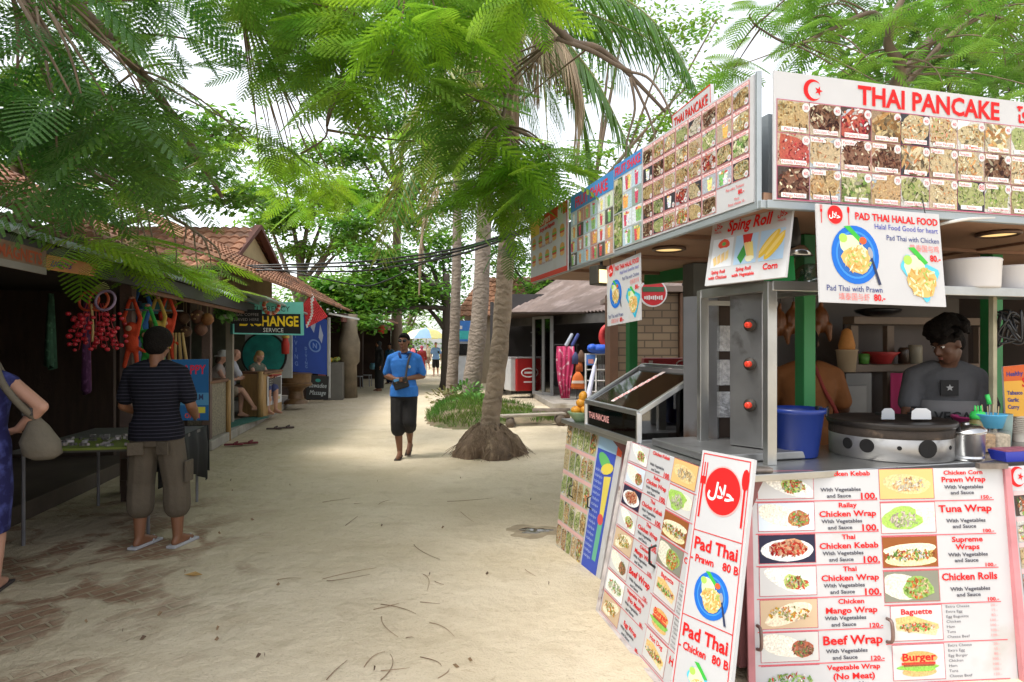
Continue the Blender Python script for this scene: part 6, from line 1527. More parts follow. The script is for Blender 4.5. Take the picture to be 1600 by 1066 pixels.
# --- exchange and coffee shop
T = Thing('exchange_shop', la(9, -2, .15), 'coffee and money exchange shop with orange tile roof and yellow gable wall', 'shop')
mb = MB(); lbox(mb, 6.3, 24, -3.9, -3.8, .0, 3.2); T.part(mb, 'wall', mat('shop_wall', (.12, .075, .05), .8, 0, .25, 2))
mb = MB(); lbox(mb, 13.3, 13.4, -3.8, -1.3, .15, 2.6); T.part(mb, 'partition', mat('green_partition', (.12, .13, .09), .8, 0, .2))
mb = MB(); roof_tiles(mb, V((-3.95, 9.4, 2.66)), V((-5.30, 21.5, 2.66)), V((-6.3, 9.2, 3.95)), V((-7.5, 21.5, 3.95)), .2); T.part(mb, 'roof', ORANGE_T)
mb = MB(); corrugated(mb, la(5.9, .45, 2.34), la(12.6, .45, 2.30), la(5.9, -.9, 2.68), la(12.6, -.9, 2.70)); T.part(mb, 'awning', mat('pale_awning', (.36, .43, .41), .5, .2, .15, 2))
mb = MB()
g0, g1, gt = at(352, 415, 14.2), at(432, 418, 17.5), at(400, 358, 15.9)
bk = V((-6, -.2, 0)); ins = V((-.12, 0, -.06))
mb.hexa([g0 + ins, g1 + ins, gt + ins], [g0 + ins + bk, g1 + ins + bk, gt + ins + bk]); mb.hexa([V((v.x, v.y, 2.5)) for v in (g0 + ins, g1 + ins, g1 + ins + bk, g0 + ins + bk)], [g0 + ins - V((0, 0, .002)), g1 + ins - V((0, 0, .002)), g1 + ins + bk, g0 + ins + bk]); T.part(mb, 'gable_wall', mat('yellow_plaster', (.42, .33, .18), .85, 0, .15, 3))
mb = MB(); mb.beam(g1 + V((.06, .1, -.12)), gt + V((.06, .0, .06)), .16, .10); mb.beam(g0 + V((.06, -.15, -.12)), gt + V((.06, .0, .06)), .16, .10); T.part(mb, 'bargeboard', mat('dark_red_barge', (.10, .035, .025), .7))
mb = MB(); d0 = V((0, -.35, -.12)); roof_tiles(mb, g0 + bk + d0, g0 + d0 + V((.1, 0, 0)), gt + bk, gt + V((.1, 0, 0)), .24); roof_tiles(mb, g1 + V((.1, .35, -.12)), g1 + bk + V((0, .35, -.12)), gt + V((.1, 0, 0)), gt + bk, .24); T.part(mb, 'upper_roof', ORANGE_T)
mb = MB(); lbox(mb, 6.3, 13, -3.8, -.6, 2.30, 2.34); T.part(mb, 'ceiling', mat('dim_ceiling', (.10, .08, .06), .8))
for a in (8.2, 10.9):
    mb = MB(); lbox(mb, a, a + .12, -.72, -.60, .15, 2.32); T.part(mb, 'post', mat('bleached_post', (.28, .25, .2), .7))
# bamboo bar counter
c0 = at(405, 640, 13.0)
def bar(name, label, q0, q1, zt, m_, T=None):
    T = thing(name, V((q0.x, q0.y, KZ)), label, 'bar counter'); d = (q1 - q0); s_ = V((-.5, .12, 0))
    mb = MB(); mb.hexa([V((v.x, v.y, KZ)) for v in (q0, q1, q1 + s_, q0 + s_)], [V((v.x, v.y, zt)) for v in (q0, q1, q1 + s_, q0 + s_)]); T.part(mb, 'panel', m_)
    mb = MB(); e = V((.05, -.03, 0)); mb.hexa([V((v.x, v.y, zt + .002)) for v in (q0 + e, q1 + e, q1 + s_ - e, q0 + s_ - e)], [V((v.x, v.y, zt + .05)) for v in (q0 + e, q1 + e, q1 + s_ - e, q0 + s_ - e)]); T.part(mb, 'bar_top', BTIMBER, bevel=.006)
    return T
BAMB = mat('bamboo', (.38, .23, .09), .55, 0, .25, 9, .1, 30, stretch=(6, 6, .5))
WEAVE = mat('woven_panel', (.24, .21, .15), .9, 0, .45, 35, .6, 70)
q0, q1 = at(410, 0, 12.9), at(440, 0, 14.2)
T = bar('bamboo_bar', 'bamboo bar counter with white price list facing the path', q0, q1, 1.02, BAMB)
mb = MB(); mb.tube([V((q0.x - .02, q0.y - .06, KZ)), V((q0.x - .02, q0.y - .06, 1.08))], .06, 10); T.part(mb, 'bamboo_post', BAMB, True)
o_ = V((.025, -.01, 0))
pa, pb_ = q0.lerp(q1, .2) + o_, q0.lerp(q1, .95) + o_
q = (V((pa.x, pa.y, .96)), V((pb_.x, pb_.y, .96)), V((pb_.x, pb_.y, .36)), V((pa.x, pa.y, .36)))
T, p = signboard('price_list', 'white framed price list with dark rows on the bamboo bar', 'sign', q, .012)
p.rect(p.W * .06, p.H * .06, p.W * .88, p.H * .64, (.09, .085, .085), 1)
for i in range(7): p.text('Coffee  Latte' if i % 2 else 'Espresso  Mocha', p.W * .12, p.H * (.15 + i * .085), p.H * .045, (.6, .6, .58), 0, maxw=p.W * .7)
for i in range(4): p.ell(p.W * (.2 + .2 * i), p.H * .82, p.W * .07, p.H * .06, [(.55, .25, .1), (.2, .3, .5), (.6, .1, .1), (.5, .4, .2)][i], 1)
p.build(T)
q0, q1 = at(325, 0, 9.9), at(354, 0, 10.75)
T = bar('woven_bar', 'bar counter with grey woven panel beside the shop post', q0, q1, 1.0, WEAVE)
mb = MB(); mb.tube([V((q1.x + .03, q1.y, .0)), V((q1.x + .03, q1.y, 1.02))], .04, 10); T.part(mb, 'bamboo_post', BAMB, True)
# bench for the tourists
b0, b1 = at(330, 0, 12.45), at(400, 0, 13.75)
T = thing('bench', V((b0.x, b0.y, KZ)), 'long dark bench under the seated tourists', 'bench'); u = (b1 - b0).normalized(); s_ = V((-u.y, u.x, 0)) * .18
mb = MB(); mb.hexa([V((v.x, v.y, KZ + .40)) for v in (b0 - s_, b1 - s_, b1 + s_, b0 + s_)], [V((v.x, v.y, KZ + .45)) for v in (b0 - s_, b1 - s_, b1 + s_, b0 + s_)]); T.part(mb, 'seat', BTIMBER, bevel=.008)
for t in (.06, .94):
    mb = MB(); p = b0.lerp(b1, t); mb.hexa([V((v.x, v.y, KZ)) for v in (p - s_ - u * .03, p - s_ + u * .03, p + s_ + u * .03, p + s_ - u * .03)], [V((v.x, v.y, KZ + .40)) for v in (p - s_ - u * .03, p - s_ + u * .03, p + s_ + u * .03, p + s_ - u * .03)]); T.part(mb, 'leg', BTIMBER)
mb = MB(); mb.hexa([V((v.x, v.y, .152)) for v in (at(345, 0, 10.9), at(420, 0, 12.9), at(395, 0, 13.2), at(325, 0, 11.2))], [V((v.x, v.y, .166)) for v in (at(345, 0, 10.9), at(420, 0, 12.9), at(395, 0, 13.2), at(325, 0, 11.2))])
o = mb.build('green_mat', mat('green_mat', (.03, .13, .10), .9, 0, .2, 10)); tag(o, 'dark green mat on the pavement at the feet of the seated tourists', 'mat')
# exchange sign
q = (at(363, 472, 11.0), at(474, 472, 11.9), at(475, 524, 11.9), at(364, 522, 11.0))
T, p = signboard('exchange_sign', 'turquoise lightbox sign reading CURRENCY EXCHANGE SERVICE in yellow and white', 'sign', q, .12, mat('turquoise_box', (.12, .48, .42), .5))
p.rect(p.W * .02, p.H * .36, p.W * .93, p.H * .60, (.012, .012, .012), 1); p.text('CURRENCY', p.W * .52, p.H * .29, p.H * .17, (.03, .05, .05), 0, 'c', maxw=p.W * .55)
p.text('EXCHANGE', p.W * .92, p.H * .73, p.H * .31, (.75, .52, .02), 1, 'r', maxw=p.W * .84); p.text('SERVICE', p.W * .55, p.H * .92, p.H * .13, (.55, .55, .53), 0, 'c', maxw=p.W * .4); p.build(T)
q = (at(360, 483, 10.6), at(409, 484, 10.7), at(410, 506, 10.7), at(360, 506, 10.6))
T, p = signboard('coffee_sign', 'small black chalk sign reading Real Coffee Served Here', 'sign', q, .02, mat('chalkboard', (.008, .008, .008), .8))
p.text('REAL COFFEE', p.W * .5, p.H * .45, p.H * .2, (.30, .27, .25), 0, 'c', maxw=p.W * .9); p.text('SERVED HERE', p.W * .5, p.H * .80, p.H * .2, (.30, .27, .25), 0, 'c', maxw=p.W * .9); p.build(T)
# hanging plant and floral garland
def leaf_ball(mb, c, r, n, ls):
    for k in range(n):
        d = V((rnd.gauss(0, 1), rnd.gauss(0, 1), rnd.gauss(0, 1))).normalized(); p = c + d * r * rnd.uniform(.4, 1); t = d.orthogonal().normalized(); t = Quaternion(d, rnd.random() * 6.28) @ t; s_ = d.cross(t); t = (t + d * .4 + V((0, 0, -.2))).normalized()
        mb.add([p, p + t * ls * .5 + s_ * ls * .28, p + t * ls, p + t * ls * .5 - s_ * ls * .28], [(0, 1, 2, 3)])
LEAFG = mat('pot_leaf', (.11, .28, .05), .5, 0, 0, trans=.3, island=.4)
c = at(353, 492, 10.4)
T = thing('hanging_plant', c + V((0, 0, .3)), 'hanging pot plant with white and green leaves beside the coffee sign', 'plant')
mb = MB(); mb.lathe(c, [(.05, -.06), (.09, .0), (.085, .0), (0, -.02)], 14); T.part(mb, 'pot', mat('white_pot', (.5, .5, .48), .6), True); mb = MB(); leaf_ball(mb, c + V((0, 0, .06)), .17, 200, .10); T.part(mb, 'leaves', LEAFG); mb = MB(); mb.tube([c + V((0, 0, .1)), c + V((0, 0, .45))], .004, 5); T.part(mb, 'cord', BLACKP)
# round turquoise board, blue banner, dive flag, black sign, drum table, photo strip
c = at(412, 555, 14.6)
T = thing('round_board', V((c.x, c.y, .7)), 'round turquoise board on white panel behind the seated tourists', 'sign')
mb = MB(); mb.box(c + V((.1, .05, .0)), (1.05, .05, 1.05), LANG * .3); T.part(mb, 'panel', mat('white_panel', (.42, .44, .44), .7)); mb = MB(); mb.lathe(c + V((.02, .0, 0)), [(.52, .0), (.52, .05), (.0, .055)], 36, ax=Matrix.Rotation(R(90), 3, 'X')); T.part(mb, 'rim', BLACKP)
mb = MB(); mb.lathe(c + V((.02, -.058, 0)), [(.48, .0), (.0, .004)], 36, ax=Matrix.Rotation(R(90), 3, 'X')); T.part(mb, 'disc', mat('turquoise_disc', (.02, .27, .24), .6, 0, .3, 6))
q = (at(447, 478, 16.2), at(511, 500, 17.2), at(507, 586, 17.2), at(451, 580, 16.2))
T, p = signboard('blue_banner', 'deep blue cloth banner with pale emblem and vertical lettering', 'banner', q, .01, mat('blue_cloth', (.008, .04, .24), .8, 0, .15, 2))
p.ell(p.W * .68, p.H * .52, p.W * .16, p.H * .11, (.12, .2, .42), 1); p.ell(p.W * .68, p.H * .52, p.W * .12, p.H * .085, (.01, .05, .26), 2); p.text('N', p.W * .68, p.H * .56, p.H * .09, (.14, .22, .45), 1, 'c', l=3)
for i, s_ in enumerate('DIVING'): p.text(s_, p.W * .2, p.H * (.35 + i * .11), p.H * .07, (.10, .17, .40), 1, 'c'); p.text(s_, p.W * .45, p.H * (.62 + i * .06), p.H * .05, (.12, .2, .42), 1, 'c')
p.poly([(p.W * .62, p.H * .05), (p.W * .72, p.H * .1), (p.W * .66, p.H * .3), (p.W * .58, p.H * .22)], (.30, .34, .44), 2); p.poly([(p.W * .82, p.H * .12), (p.W * .9, p.H * .3), (p.W * .86, p.H * .45), (p.W * .78, p.H * .36)], (.30, .33, .42), 2); p.build(T)
def dive_flag():
    q = [at(488, 459, 14.4), at(511, 495, 14.6), at(480, 513, 14.5), at(471, 480, 14.3)]
    T = thing('dive_flag', q[2], 'red flag with white diagonal stripe hanging from the pale awning corner', 'flag')
    n = 12; mb = MB(); vs = []; cols = []
    for j in range(n + 1):
        for i in range(n + 1):
            u, v = i / n, j / n; p = (q[0] * (1 - u) + q[1] * u) * (1 - v) + (q[3] * (1 - u) + q[2] * u) * v; vs.append(p + V((0, -.05 * math.sin(5 * u + 3 * v), 0)))
    for j in range(n):
        for i in range(n):
            u, v = (i + .5) / n, (j + .5) / n
            mb.add([vs[j * (n + 1) + i], vs[j * (n + 1) + i + 1], vs[(j + 1) * (n + 1) + i + 1], vs[(j + 1) * (n + 1) + i]], [(0, 1, 2, 3)], (.75, .72, .70) if abs(u - v * .95) < .09 else (.62, .035, .04))
    bm_ = T.part(mb, 'cloth', PAINT, True); sm = bm_.modifiers.new('thick', 'SOLIDIFY'); sm.thickness = .008
dive_flag()
q = (at(480, 586, 17.6), at(514, 588, 18.0), at(513, 625, 18.0), at(478, 624, 17.6))
T, p = signboard('tours_sign', 'black sign with white script below the blue banner', 'sign', q, .03, mat('black_sign', (.008, .008, .009), .6))
p.text('Sawadee', p.W * .5, p.H * .5, p.H * .2, (.55, .6, .6), 0, 'c', maxw=p.W * .8, shear=.2); p.text('Massage', p.W * .5, p.H * .8, p.H * .2, (.55, .6, .6), 0, 'c', maxw=p.W * .75, shear=.2); p.ell(p.W * .5, p.H * .2, p.W * .12, p.H * .07, (.05, .3, .25), 1); p.build(T)
a_, b_ = at(515, 0, 18.35), at(521, 0, 18.5)
T = thing('picture_stand', V((a_.x, a_.y, 0)), 'narrow white edged panel with a column of small pictures left of the dark shops', 'panel')
mb = MB(); mb.box((a_.x - .02, a_.y, 1.25), (.07, .07, 2.3)); T.part(mb, 'post', mat('white_post', (.62, .62, .60), .6))
mb = MB(); mb.box((a_.x - .22, a_.y + .02, 1.4), (.30, .03, 1.9)); T.part(mb, 'panel', mat('black_sign', (.008, .008, .009), .6)); mb = MB()
for i in range(9): mb.box((a_.x - .22, a_.y, 2.2 - .2 * i), (.22, .02, .14), None, [(.4, .2, .15), (.5, .45, .4), (.2, .3, .4), (.45, .15, .12)][i % 4])
T.part(mb, 'pictures', PAINT)
p = gp(456, 632, .15); 
T = thing('drum_table', p, 'carved dark wooden drum shaped table on the pavement', 'table')
mb = MB(); mb.lathe(V((p.x, p.y + .3, .15)), [(.30, 0), (.28, .06), (.2, .12), (.17, .3), (.22, .38), (.38, .45), (.40, .50), (.36, .52), (.37, .70), (.40, .74), (.36, .76), (0, .76)], 28); T.part(mb, 'drum', mat('carved_wood', (.16, .085, .035), .45, 0, .3, 9, .3, 20), 'auto')
for i, (px, py, m_, lab) in enumerate(((377, 696, (.16, .02, .03), 'pair of dark red sandals on the sand by the kerb'), (438, 671, (.07, .04, .035), 'pair of brown flip-flops on the sand in front of the bamboo bar'))):
    c = gp(px, py, .0); T = thing('sandals', c, lab, 'sandals')
    for dx in (-.09, .09):
        mb = MB(); a = c + V((dx, dx * .8, .015)); d = V((.9, .35 + dx, 0)).normalized() * .14; s_ = V((-d.y, d.x, 0)).normalized() * .05
        mb.hexa([a - d - s_ * .8, a - d + s_ * .8, a + d + s_, a + d - s_], [v + V((0, 0, .025)) for v in (a - d - s_ * .8, a - d + s_ * .8, a + d + s_, a + d - s_)]); mb.tube([a - s_ + V((0, 0, .02)), a + d * .4 + V((0, 0, .05)), a + s_ + V((0, 0, .02))], .018, 6)
        T.part(mb, 'sandal', mat('sandal%d' % i, m_, .7), bevel=.008)
# red lantern garland
c = at(424, 479, 11.2)
T = thing('flower_garland', c, 'small garland of red and white flowers above the exchange sign', 'garland'); mb = MB()
for k in range(26): t = k / 26 * 6.28; mb.ell(c + V((.13 * math.cos(t), .02 * math.sin(k), .12 * math.sin(t))), (.035,) * 3, 7, 5, None, [(.55, .05, .03), (.7, .5, .42), (.5, .2, .08)][k % 3])
T.part(mb, 'flowers', PAINT, True)
T = thing('red_tassel', at(446, 535, 14.0), 'red lantern tassel hanging right of the exchange sign', 'lantern'); c = at(446, 535, 14.0); mb = MB(); mb.lathe(c, [(0, .25), (.05, .22), (.06, .05), (.09, -.05), (.08, -.25), (0, -.26)], 12); T.part(mb, 'tassel', mat('tassel_red', (.45, .03, .02), .6), True); mb = MB(); mb.lathe(c + V((0, 0, .12)), [(.08, -.03), (.085, 0), (.08, .03)], 12); T.part(mb, 'gold_band', mat('gold', (.5, .35, .08), .4, .5), True)

# --- row of dark shops further along
T = Thing('dark_shop_row', V((-6, 24, 0)), 'row of dim open shops with old tiled eaves beyond the white post', 'shop')
def lc(a, b, z): return V((-5.0 - .06 * a + b, 18.7 + a, z))
def cbox(mb, a0, a1, b0, b1, z0, z1):
    mb.hexa([lc(a0, b0, z0), lc(a1, b0, z0), lc(a1, b1, z0), lc(a0, b1, z0)], [lc(a0, b0, z1), lc(a1, b0, z1), lc(a1, b1, z1), lc(a0, b1, z1)])
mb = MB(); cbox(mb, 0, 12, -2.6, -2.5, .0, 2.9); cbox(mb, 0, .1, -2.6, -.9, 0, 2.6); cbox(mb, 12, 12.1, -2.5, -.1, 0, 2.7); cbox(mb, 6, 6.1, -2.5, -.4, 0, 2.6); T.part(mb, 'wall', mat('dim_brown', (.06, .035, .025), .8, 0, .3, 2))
mb = MB(); roof_tiles(mb, lc(2.9, .35, 2.58), lc(12.2, .35, 2.58), lc(2.9, -2.0, 3.7), lc(12.2, -2.0, 3.7), .26, 6); T.part(mb, 'roof', BROWN_T)
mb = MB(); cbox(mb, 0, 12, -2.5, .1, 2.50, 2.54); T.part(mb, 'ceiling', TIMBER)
mb = MB(); cbox(mb, 0, 12, .0, .06, 2.30, 2.5); T.part(mb, 'fascia', mat('red_fascia', (.16, .06, .045), .7))
for k in range(5):
    mb = MB(); cbox(mb, 1.5 + 2.1 * k, 2.5 + 2.1 * k, -2.3, -1.9, .9, .95); 
    for q in range(14): mb.box(lc(1.6 + 2.1 * k + .06 * q, -2.1, 1.05), (.1, .05, rnd.uniform(.1, .22)), None, rnd.choice([(.3, .08, .05), (.25, .2, .1), (.1, .14, .2), (.2, .2, .2)]))
    mb.c = [c if c != (1, 1, 1) else (.06, .04, .03) for c in mb.c]; T.part(mb, 'goods_shelf', PAINT)
p = at(546, 0, 19.5); mb = MB(); mb.lathe(V((p.x, p.y, 0)), [(.24, 0), (.22, 1.0), (.30, 1.1), (.32, 1.7), (.24, 2.0), (.24, 2.55)], 18); T.part(mb, 'pillar', mat('log_pillar', (.20, .16, .11), .8, 0, .3, 4, .4, 12), True)
mb = MB(); mb.beam(at(514, 490, 18.3), at(561, 499, 19.0), .05, .05); T.part(mb, 'gutter', mat('white_post', (.62, .62, .60), .6))
a_ = at(535, 0, 19.0)
T = thing('fruit_counter', V((a_.x, a_.y, 0)), 'grey counter with yellow fruit in front of the log pillar', 'counter'); mb = MB(); mb.box((a_.x - .3, a_.y + .3, .55), (.55, 1.2, 1.1), LANG); T.part(mb, 'base', mat('grey_counter', (.16, .15, .13), .7), bevel=.01)
mb = MB()
for k in range(22): mb.ell(V((a_.x - .3 + rnd.uniform(-.22, .22), a_.y + .2 + rnd.uniform(-.5, .4), 1.15 + rnd.uniform(0, .06))), (.06,) * 3, 8, 6, None, rnd.choice([(.6, .35, .03), (.5, .4, .05), (.2, .25, .05)]))
T.part(mb, 'fruit_pile', PAINT, True)
q = (at(541, 562, 20.2), at(549, 560, 20.8), at(557, 612, 21.0), at(548, 615, 20.3))
T, p = signboard('leaning_notice', 'pale pink notice board leaning against the dark counter', 'sign', q, .03, mat('pink_board', (.50, .36, .38), .7))
for i in range(9): p.rect(p.W * .15, p.H * (.08 + i * .1), p.W * .7, p.H * .035, (.35, .2, .22), 1)
p.build(T)
for i, (px, Y, col, lab) in enumerate(((557, 24, (.20, .17, .13), 'white plastic chair leftmost in the dark shop row'), (571, 25, (.22, .2, .18), 'white plastic chair beside the woman in black'))):
    p = at(px, 0, Y); T = thing('plastic_chair', V((p.x, p.y, .0)), lab, 'chair'); m_ = mat('grey_plastic_chair', (.25, .25, .26), .6); b = V((p.x, p.y, 0))
    mb = MB(); mb.box(b + V((0, 0, .44)), (.42, .42, .03)); T.part(mb, 'seat', m_, bevel=.01); mb = MB(); mb.box(b + V((-.2, 0, .68)), (.03, .42, .46)); T.part(mb, 'backrest', m_, bevel=.01)
    for dx in (-.18, .18):
        for dy in (-.18, .18): mb = MB(); mb.tube([b + V((dx * 1.1, dy * 1.1, 0)), b + V((dx, dy, .43))], .02, 6); T.part(mb, 'leg', m_)
T = thing('red_lamp', at(597, 515, 24), 'small red paper lantern above the woman in black', 'lantern'); c = at(597, 515, 24); mb = MB(); mb.lathe(c, [(.08, -.16), (.15, -.08), (.15, .08), (.08, .16), (0, .16)], 16); T.part(mb, 'shade', mat('red_paper', (.65, .06, .03), .6), True); mb = MB(); mb.tube([c + V((0, 0, .15)), c + V((0, 0, .5))], .01, 5); T.part(mb, 'cord', BLACKP)
# parasol far down the path
c = at(666, 528, 34)
T = thing('parasol', V((c.x, c.y, 0)), 'white, blue and yellow beach parasol far down the path', 'parasol'); mb = MB(); n = 10
top = c + V((0, 0, .55))
for k in range(n):
    a0, a1 = 2 * math.pi * k / n, 2 * math.pi * (k + 1) / n; r = 1.5; P = lambda a, rr, z: c + V((rr * math.cos(a), rr * math.sin(a), z)); col = [(.78, .78, .78), (.30, .48, .70), (.75, .68, .25)][k % 3]
    mb.add([top, P(a0, .8, .38), P(a1, .8, .38)], [(0, 1, 2)], col); mb.add([P(a0, .8, .38), P(a0, r, -.05), P(a1, r, -.05), P(a1, .8, .38)], [(0, 1, 2, 3)], col)
T.part(mb, 'canopy', PAINT); mb = MB(); mb.tube([V((c.x, c.y, 0)), top], .03, 8); T.part(mb, 'pole', mat('white_post', (.62, .62, .60), .6))

# ================================================================ buildings behind the food stall
def rb(mb, x0, x1, y0, y1, z0, z1, col=None): mb.box(((x0 + x1) / 2, (y0 + y1) / 2, (z0 + z1) / 2), (x1 - x0, y1 - y0, z1 - z0), None, col)
mb = MB(); mb.hexa([V((1.0, 16.0, 0)), V((6.5, 12.3, 0)), V((8, 24, 0)), V((.2, 24, 0))], [V((1.0, 16.0, .16)), V((6.5, 12.3, .16)), V((8, 24, .16)), V((.2, 24, .16))]); o = mb.build('terrace', CONC, None, False, .02); o['kind'] = 'structure'
T = Thing('minimart', V((2, 19, .16)), 'dark minimart with rusty sheet metal roof and glass door behind the stall', 'shop')
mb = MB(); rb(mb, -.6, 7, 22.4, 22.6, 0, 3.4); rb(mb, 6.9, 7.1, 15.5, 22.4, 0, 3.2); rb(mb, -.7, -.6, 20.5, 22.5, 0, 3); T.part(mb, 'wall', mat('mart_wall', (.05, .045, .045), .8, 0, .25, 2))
e0, e1 = at(782, 494, 21.5), at(960, 478, 15.6); e0.z = e1.z = 2.55
e0 = at(782, 497, 21.8); e1 = at(985, 482, 15.8)
r0 = e0 + V((2.1, 2.2, 1.55)); r1 = e1 + V((3.0, 1.5, 1.2))
mb = MB(); corrugated(mb, e0, e1, r0, r1, .16, .03); T.part(mb, 'roof', RUST)
mb = MB(); mb.beam(e0 + V((.05, .1, -.18)), e1 + V((.05, .1, -.18)), .08, .26); T.part(mb, 'fascia', mat('grey_fascia', (.075, .07, .065), .8, 0, .3, 3))
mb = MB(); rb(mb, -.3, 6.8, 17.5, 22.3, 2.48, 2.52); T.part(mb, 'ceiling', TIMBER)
d0, d1 = at(834, 0, 19.2), at(862, 0, 18.4)
fr = MB()
for p in (d0, d0.lerp(d1, .55), d1): fr.box((p.x, p.y, 1.3), (.09, .09, 2.3))
fr.beam(V((d0.x, d0.y, 2.42)), V((d1.x, d1.y, 2.42)), .08, .08); fr.beam(V((d0.x, d0.y, .20)), V((d1.x, d1.y, .20)), .08, .08)
dr = T.part(fr, 'door', mat('grey_door_frame', (.28, .28, .28), .5, .3)); mb = MB(); mb.slab([V((d0.x, d0.y, .2)), V((d1.x, d1.y, .2)), V((d1.x, d1.y, 2.4)), V((d0.x, d0.y, 2.4))], .01); T.part(mb, 'door_pane', glass('door_glass', (.28, .26, .26), .15), parent=dr)
mb = MB()
for k in range(5): z = .4 + .4 * k; mb.beam(V((d0.x + .05, d0.y + .5, z)), V((d1.x, d1.y + .5, z)), .3, .04)
for k in range(60):
    t = rnd.random(); p = d0.lerp(d1, t * .5); mb.box((p.x, p.y + .42, .5 + .4 * rnd.randrange(5)), (.09, .09, .2), None, rnd.choice([(.35, .05, .05), (.3, .3, .32), (.2, .08, .1), (.1, .1, .12)]))
mb.c = [c if c != (1, 1, 1) else (.1, .1, .1) for c in mb.c]; T.part(mb, 'goods_shelf', PAINT)
# freezer chests
for i, (px, w, col, lab) in enumerate(((820, .75, (.36, .010, .010), 'bright red drinks cooler with white oval emblem outside the minimart'), (802, .4, (.50, .50, .50), 'white ice cream freezer left of the red cooler'))):
    p = at(px, 0, 19.6); T = thing('cooler', V((p.x, p.y, .0)), lab, 'cooler'); mb = MB(); mb.box((p.x, p.y, .72), (w, .6, .98), .35); T.part(mb, 'cabinet', mat('cooler%d' % i, col, .4, 0, .06), bevel=.03)
    mb = MB(); mb.box((p.x, p.y, 1.235), (w * 1.02, .62, .04), .35); T.part(mb, 'lid', mat('cooler_lid', (.4, .38, .38), .4), bevel=.01)
    mb = MB(); mb.box((p.x, p.y + .05, .19), (w * .8, .5, .10), .35); T.part(mb, 'foot', BLACKP)
    if i == 0:
        u = V((math.cos(.35), math.sin(.35), 0)); nrm = V((math.sin(.35), -math.cos(.35), 0)); b = V((p.x, p.y, .78)) + nrm * .306
        mb = MB(); mb.tube([b + u * .22 * math.cos(t) + V((0, 0, .13 * math.sin(t))) for t in [6.2832 * k / 20 for k in range(21)]], .02, 6, cap=False); mb.box(b + V((0, 0, -.28)), (.3, .01, .04), .35); mb.box(b, (.26, .012, .06), .35); T.part(mb, 'emblem', mat('white_emblem', (.75, .72, .72), .5))
# sarong stand, folded cloths
p = at(884, 0, 17.0)
T = thing('sarong', V((p.x, p.y, .16)), 'pink and white flowered sarong hanging in front of the minimart', 'sarong')
vs = []; n = 16; mb = MB()
for i in range(n):
    t = i / (n - 1)
    for z, w0, w1 in ((1.58, -.24, .22), (1.2, -.26, .24), (.7, -.22, .14), (.20, -.13, .10)):
        vs.append(V((p.x + w0 + (w1 - w0) * t + (.0), p.y + .035 * math.sin(i * 1.6), z)))
mb.add(vs, [(4 * i + q, 4 * i + 4 + q, 4 * i + 5 + q, 4 * i + 1 + q) for i in range(n - 1) for q in range(3)])
o = T.part(mb, 'cloth', mat('pink_floral', (.50, .035, .12), .8, 0, .2, 4, stain=((.72, .55, .58), 9, .55)), True); sm = o.modifiers.new('thick', 'SOLIDIFY'); sm.thickness = .01
mb = MB(); mb.tube([V((p.x - .3, p.y + .06, 1.62)), V((p.x + .35, p.y + .06, 1.62))], .015, 6); mb.tube([V((p.x + .3, p.y + .06, .16)), V((p.x + .3, p.y + .06, 1.62))], .015, 6); T.part(mb, 'stand', BLACKP)
for i, (dx, col, lab) in enumerate(((.02, (.45, .48, .55), 'grey rolled umbrella above the sarong'), (.18, (.05, .07, .25), 'navy rolled umbrella above the sarong'))):
    b = V((p.x + dx, p.y + .02, 1.62)); T = thing('rolled_umbrella', b, lab, 'umbrella'); mb = MB(); mb.cap(b, b + V((.14, 0, .26)), .05, .045); T.part(mb, 'roll', mat('roll%d' % i, col, .7), True)
b = at(903, 0, 16.8); b.z = .16
T = thing('life_jacket', b + V((0, 0, .3)), 'orange life jacket hanging beside the sarong', 'life jacket'); mb = MB(); mb.loft([(b + V((0, 0, .30)), (.17, 0, 0), (0, .06, 0)), (b + V((0, 0, .36)), (.19, 0, 0), (0, .08, 0)), (b + V((0, 0, .62)), (.14, 0, 0), (0, .07, 0)), (b + V((0, 0, .75)), (.05, 0, 0), (0, .04, 0))], 14, 3); T.part(mb, 'foam_body', mat('safety_orange', (.55, .12, .015), .7), True)
mb = MB(); mb.loft([(b + V((0, -.012, .45)), (.17, 0, 0), (0, .078, 0)), (b + V((0, -.012, .52)), (.16, 0, 0), (0, .076, 0))], 14, 3); T.part(mb, 'reflective_band', mat('band_white', (.6, .5, .42), .5))
for i, (dx, dz, col) in enumerate(((.05, .75, (.5, .12, .03)), (-.05, .95, (.05, .06, .15)), (.1, 1.0, (.15, .08, .05)))):
    T = thing('snorkel_bag', b + V((dx, .15, dz)), ['orange bag hanging above the life jacket', 'navy bag hanging beside the sarong', 'brown bag hanging behind the life jacket'][i], 'bag'); mb = MB(); mb.loft([(b + V((dx, .15, dz)), (.10, 0, 0), (0, .05, 0)), (b + V((dx, .15, dz + .2)), (.09, 0, 0), (0, .04, 0)), (b + V((dx, .15, dz + .32)), (.02, 0, 0), (0, .02, 0))], 12); T.part(mb, 'pouch', mat('bagc%d' % i, col, .8), True)
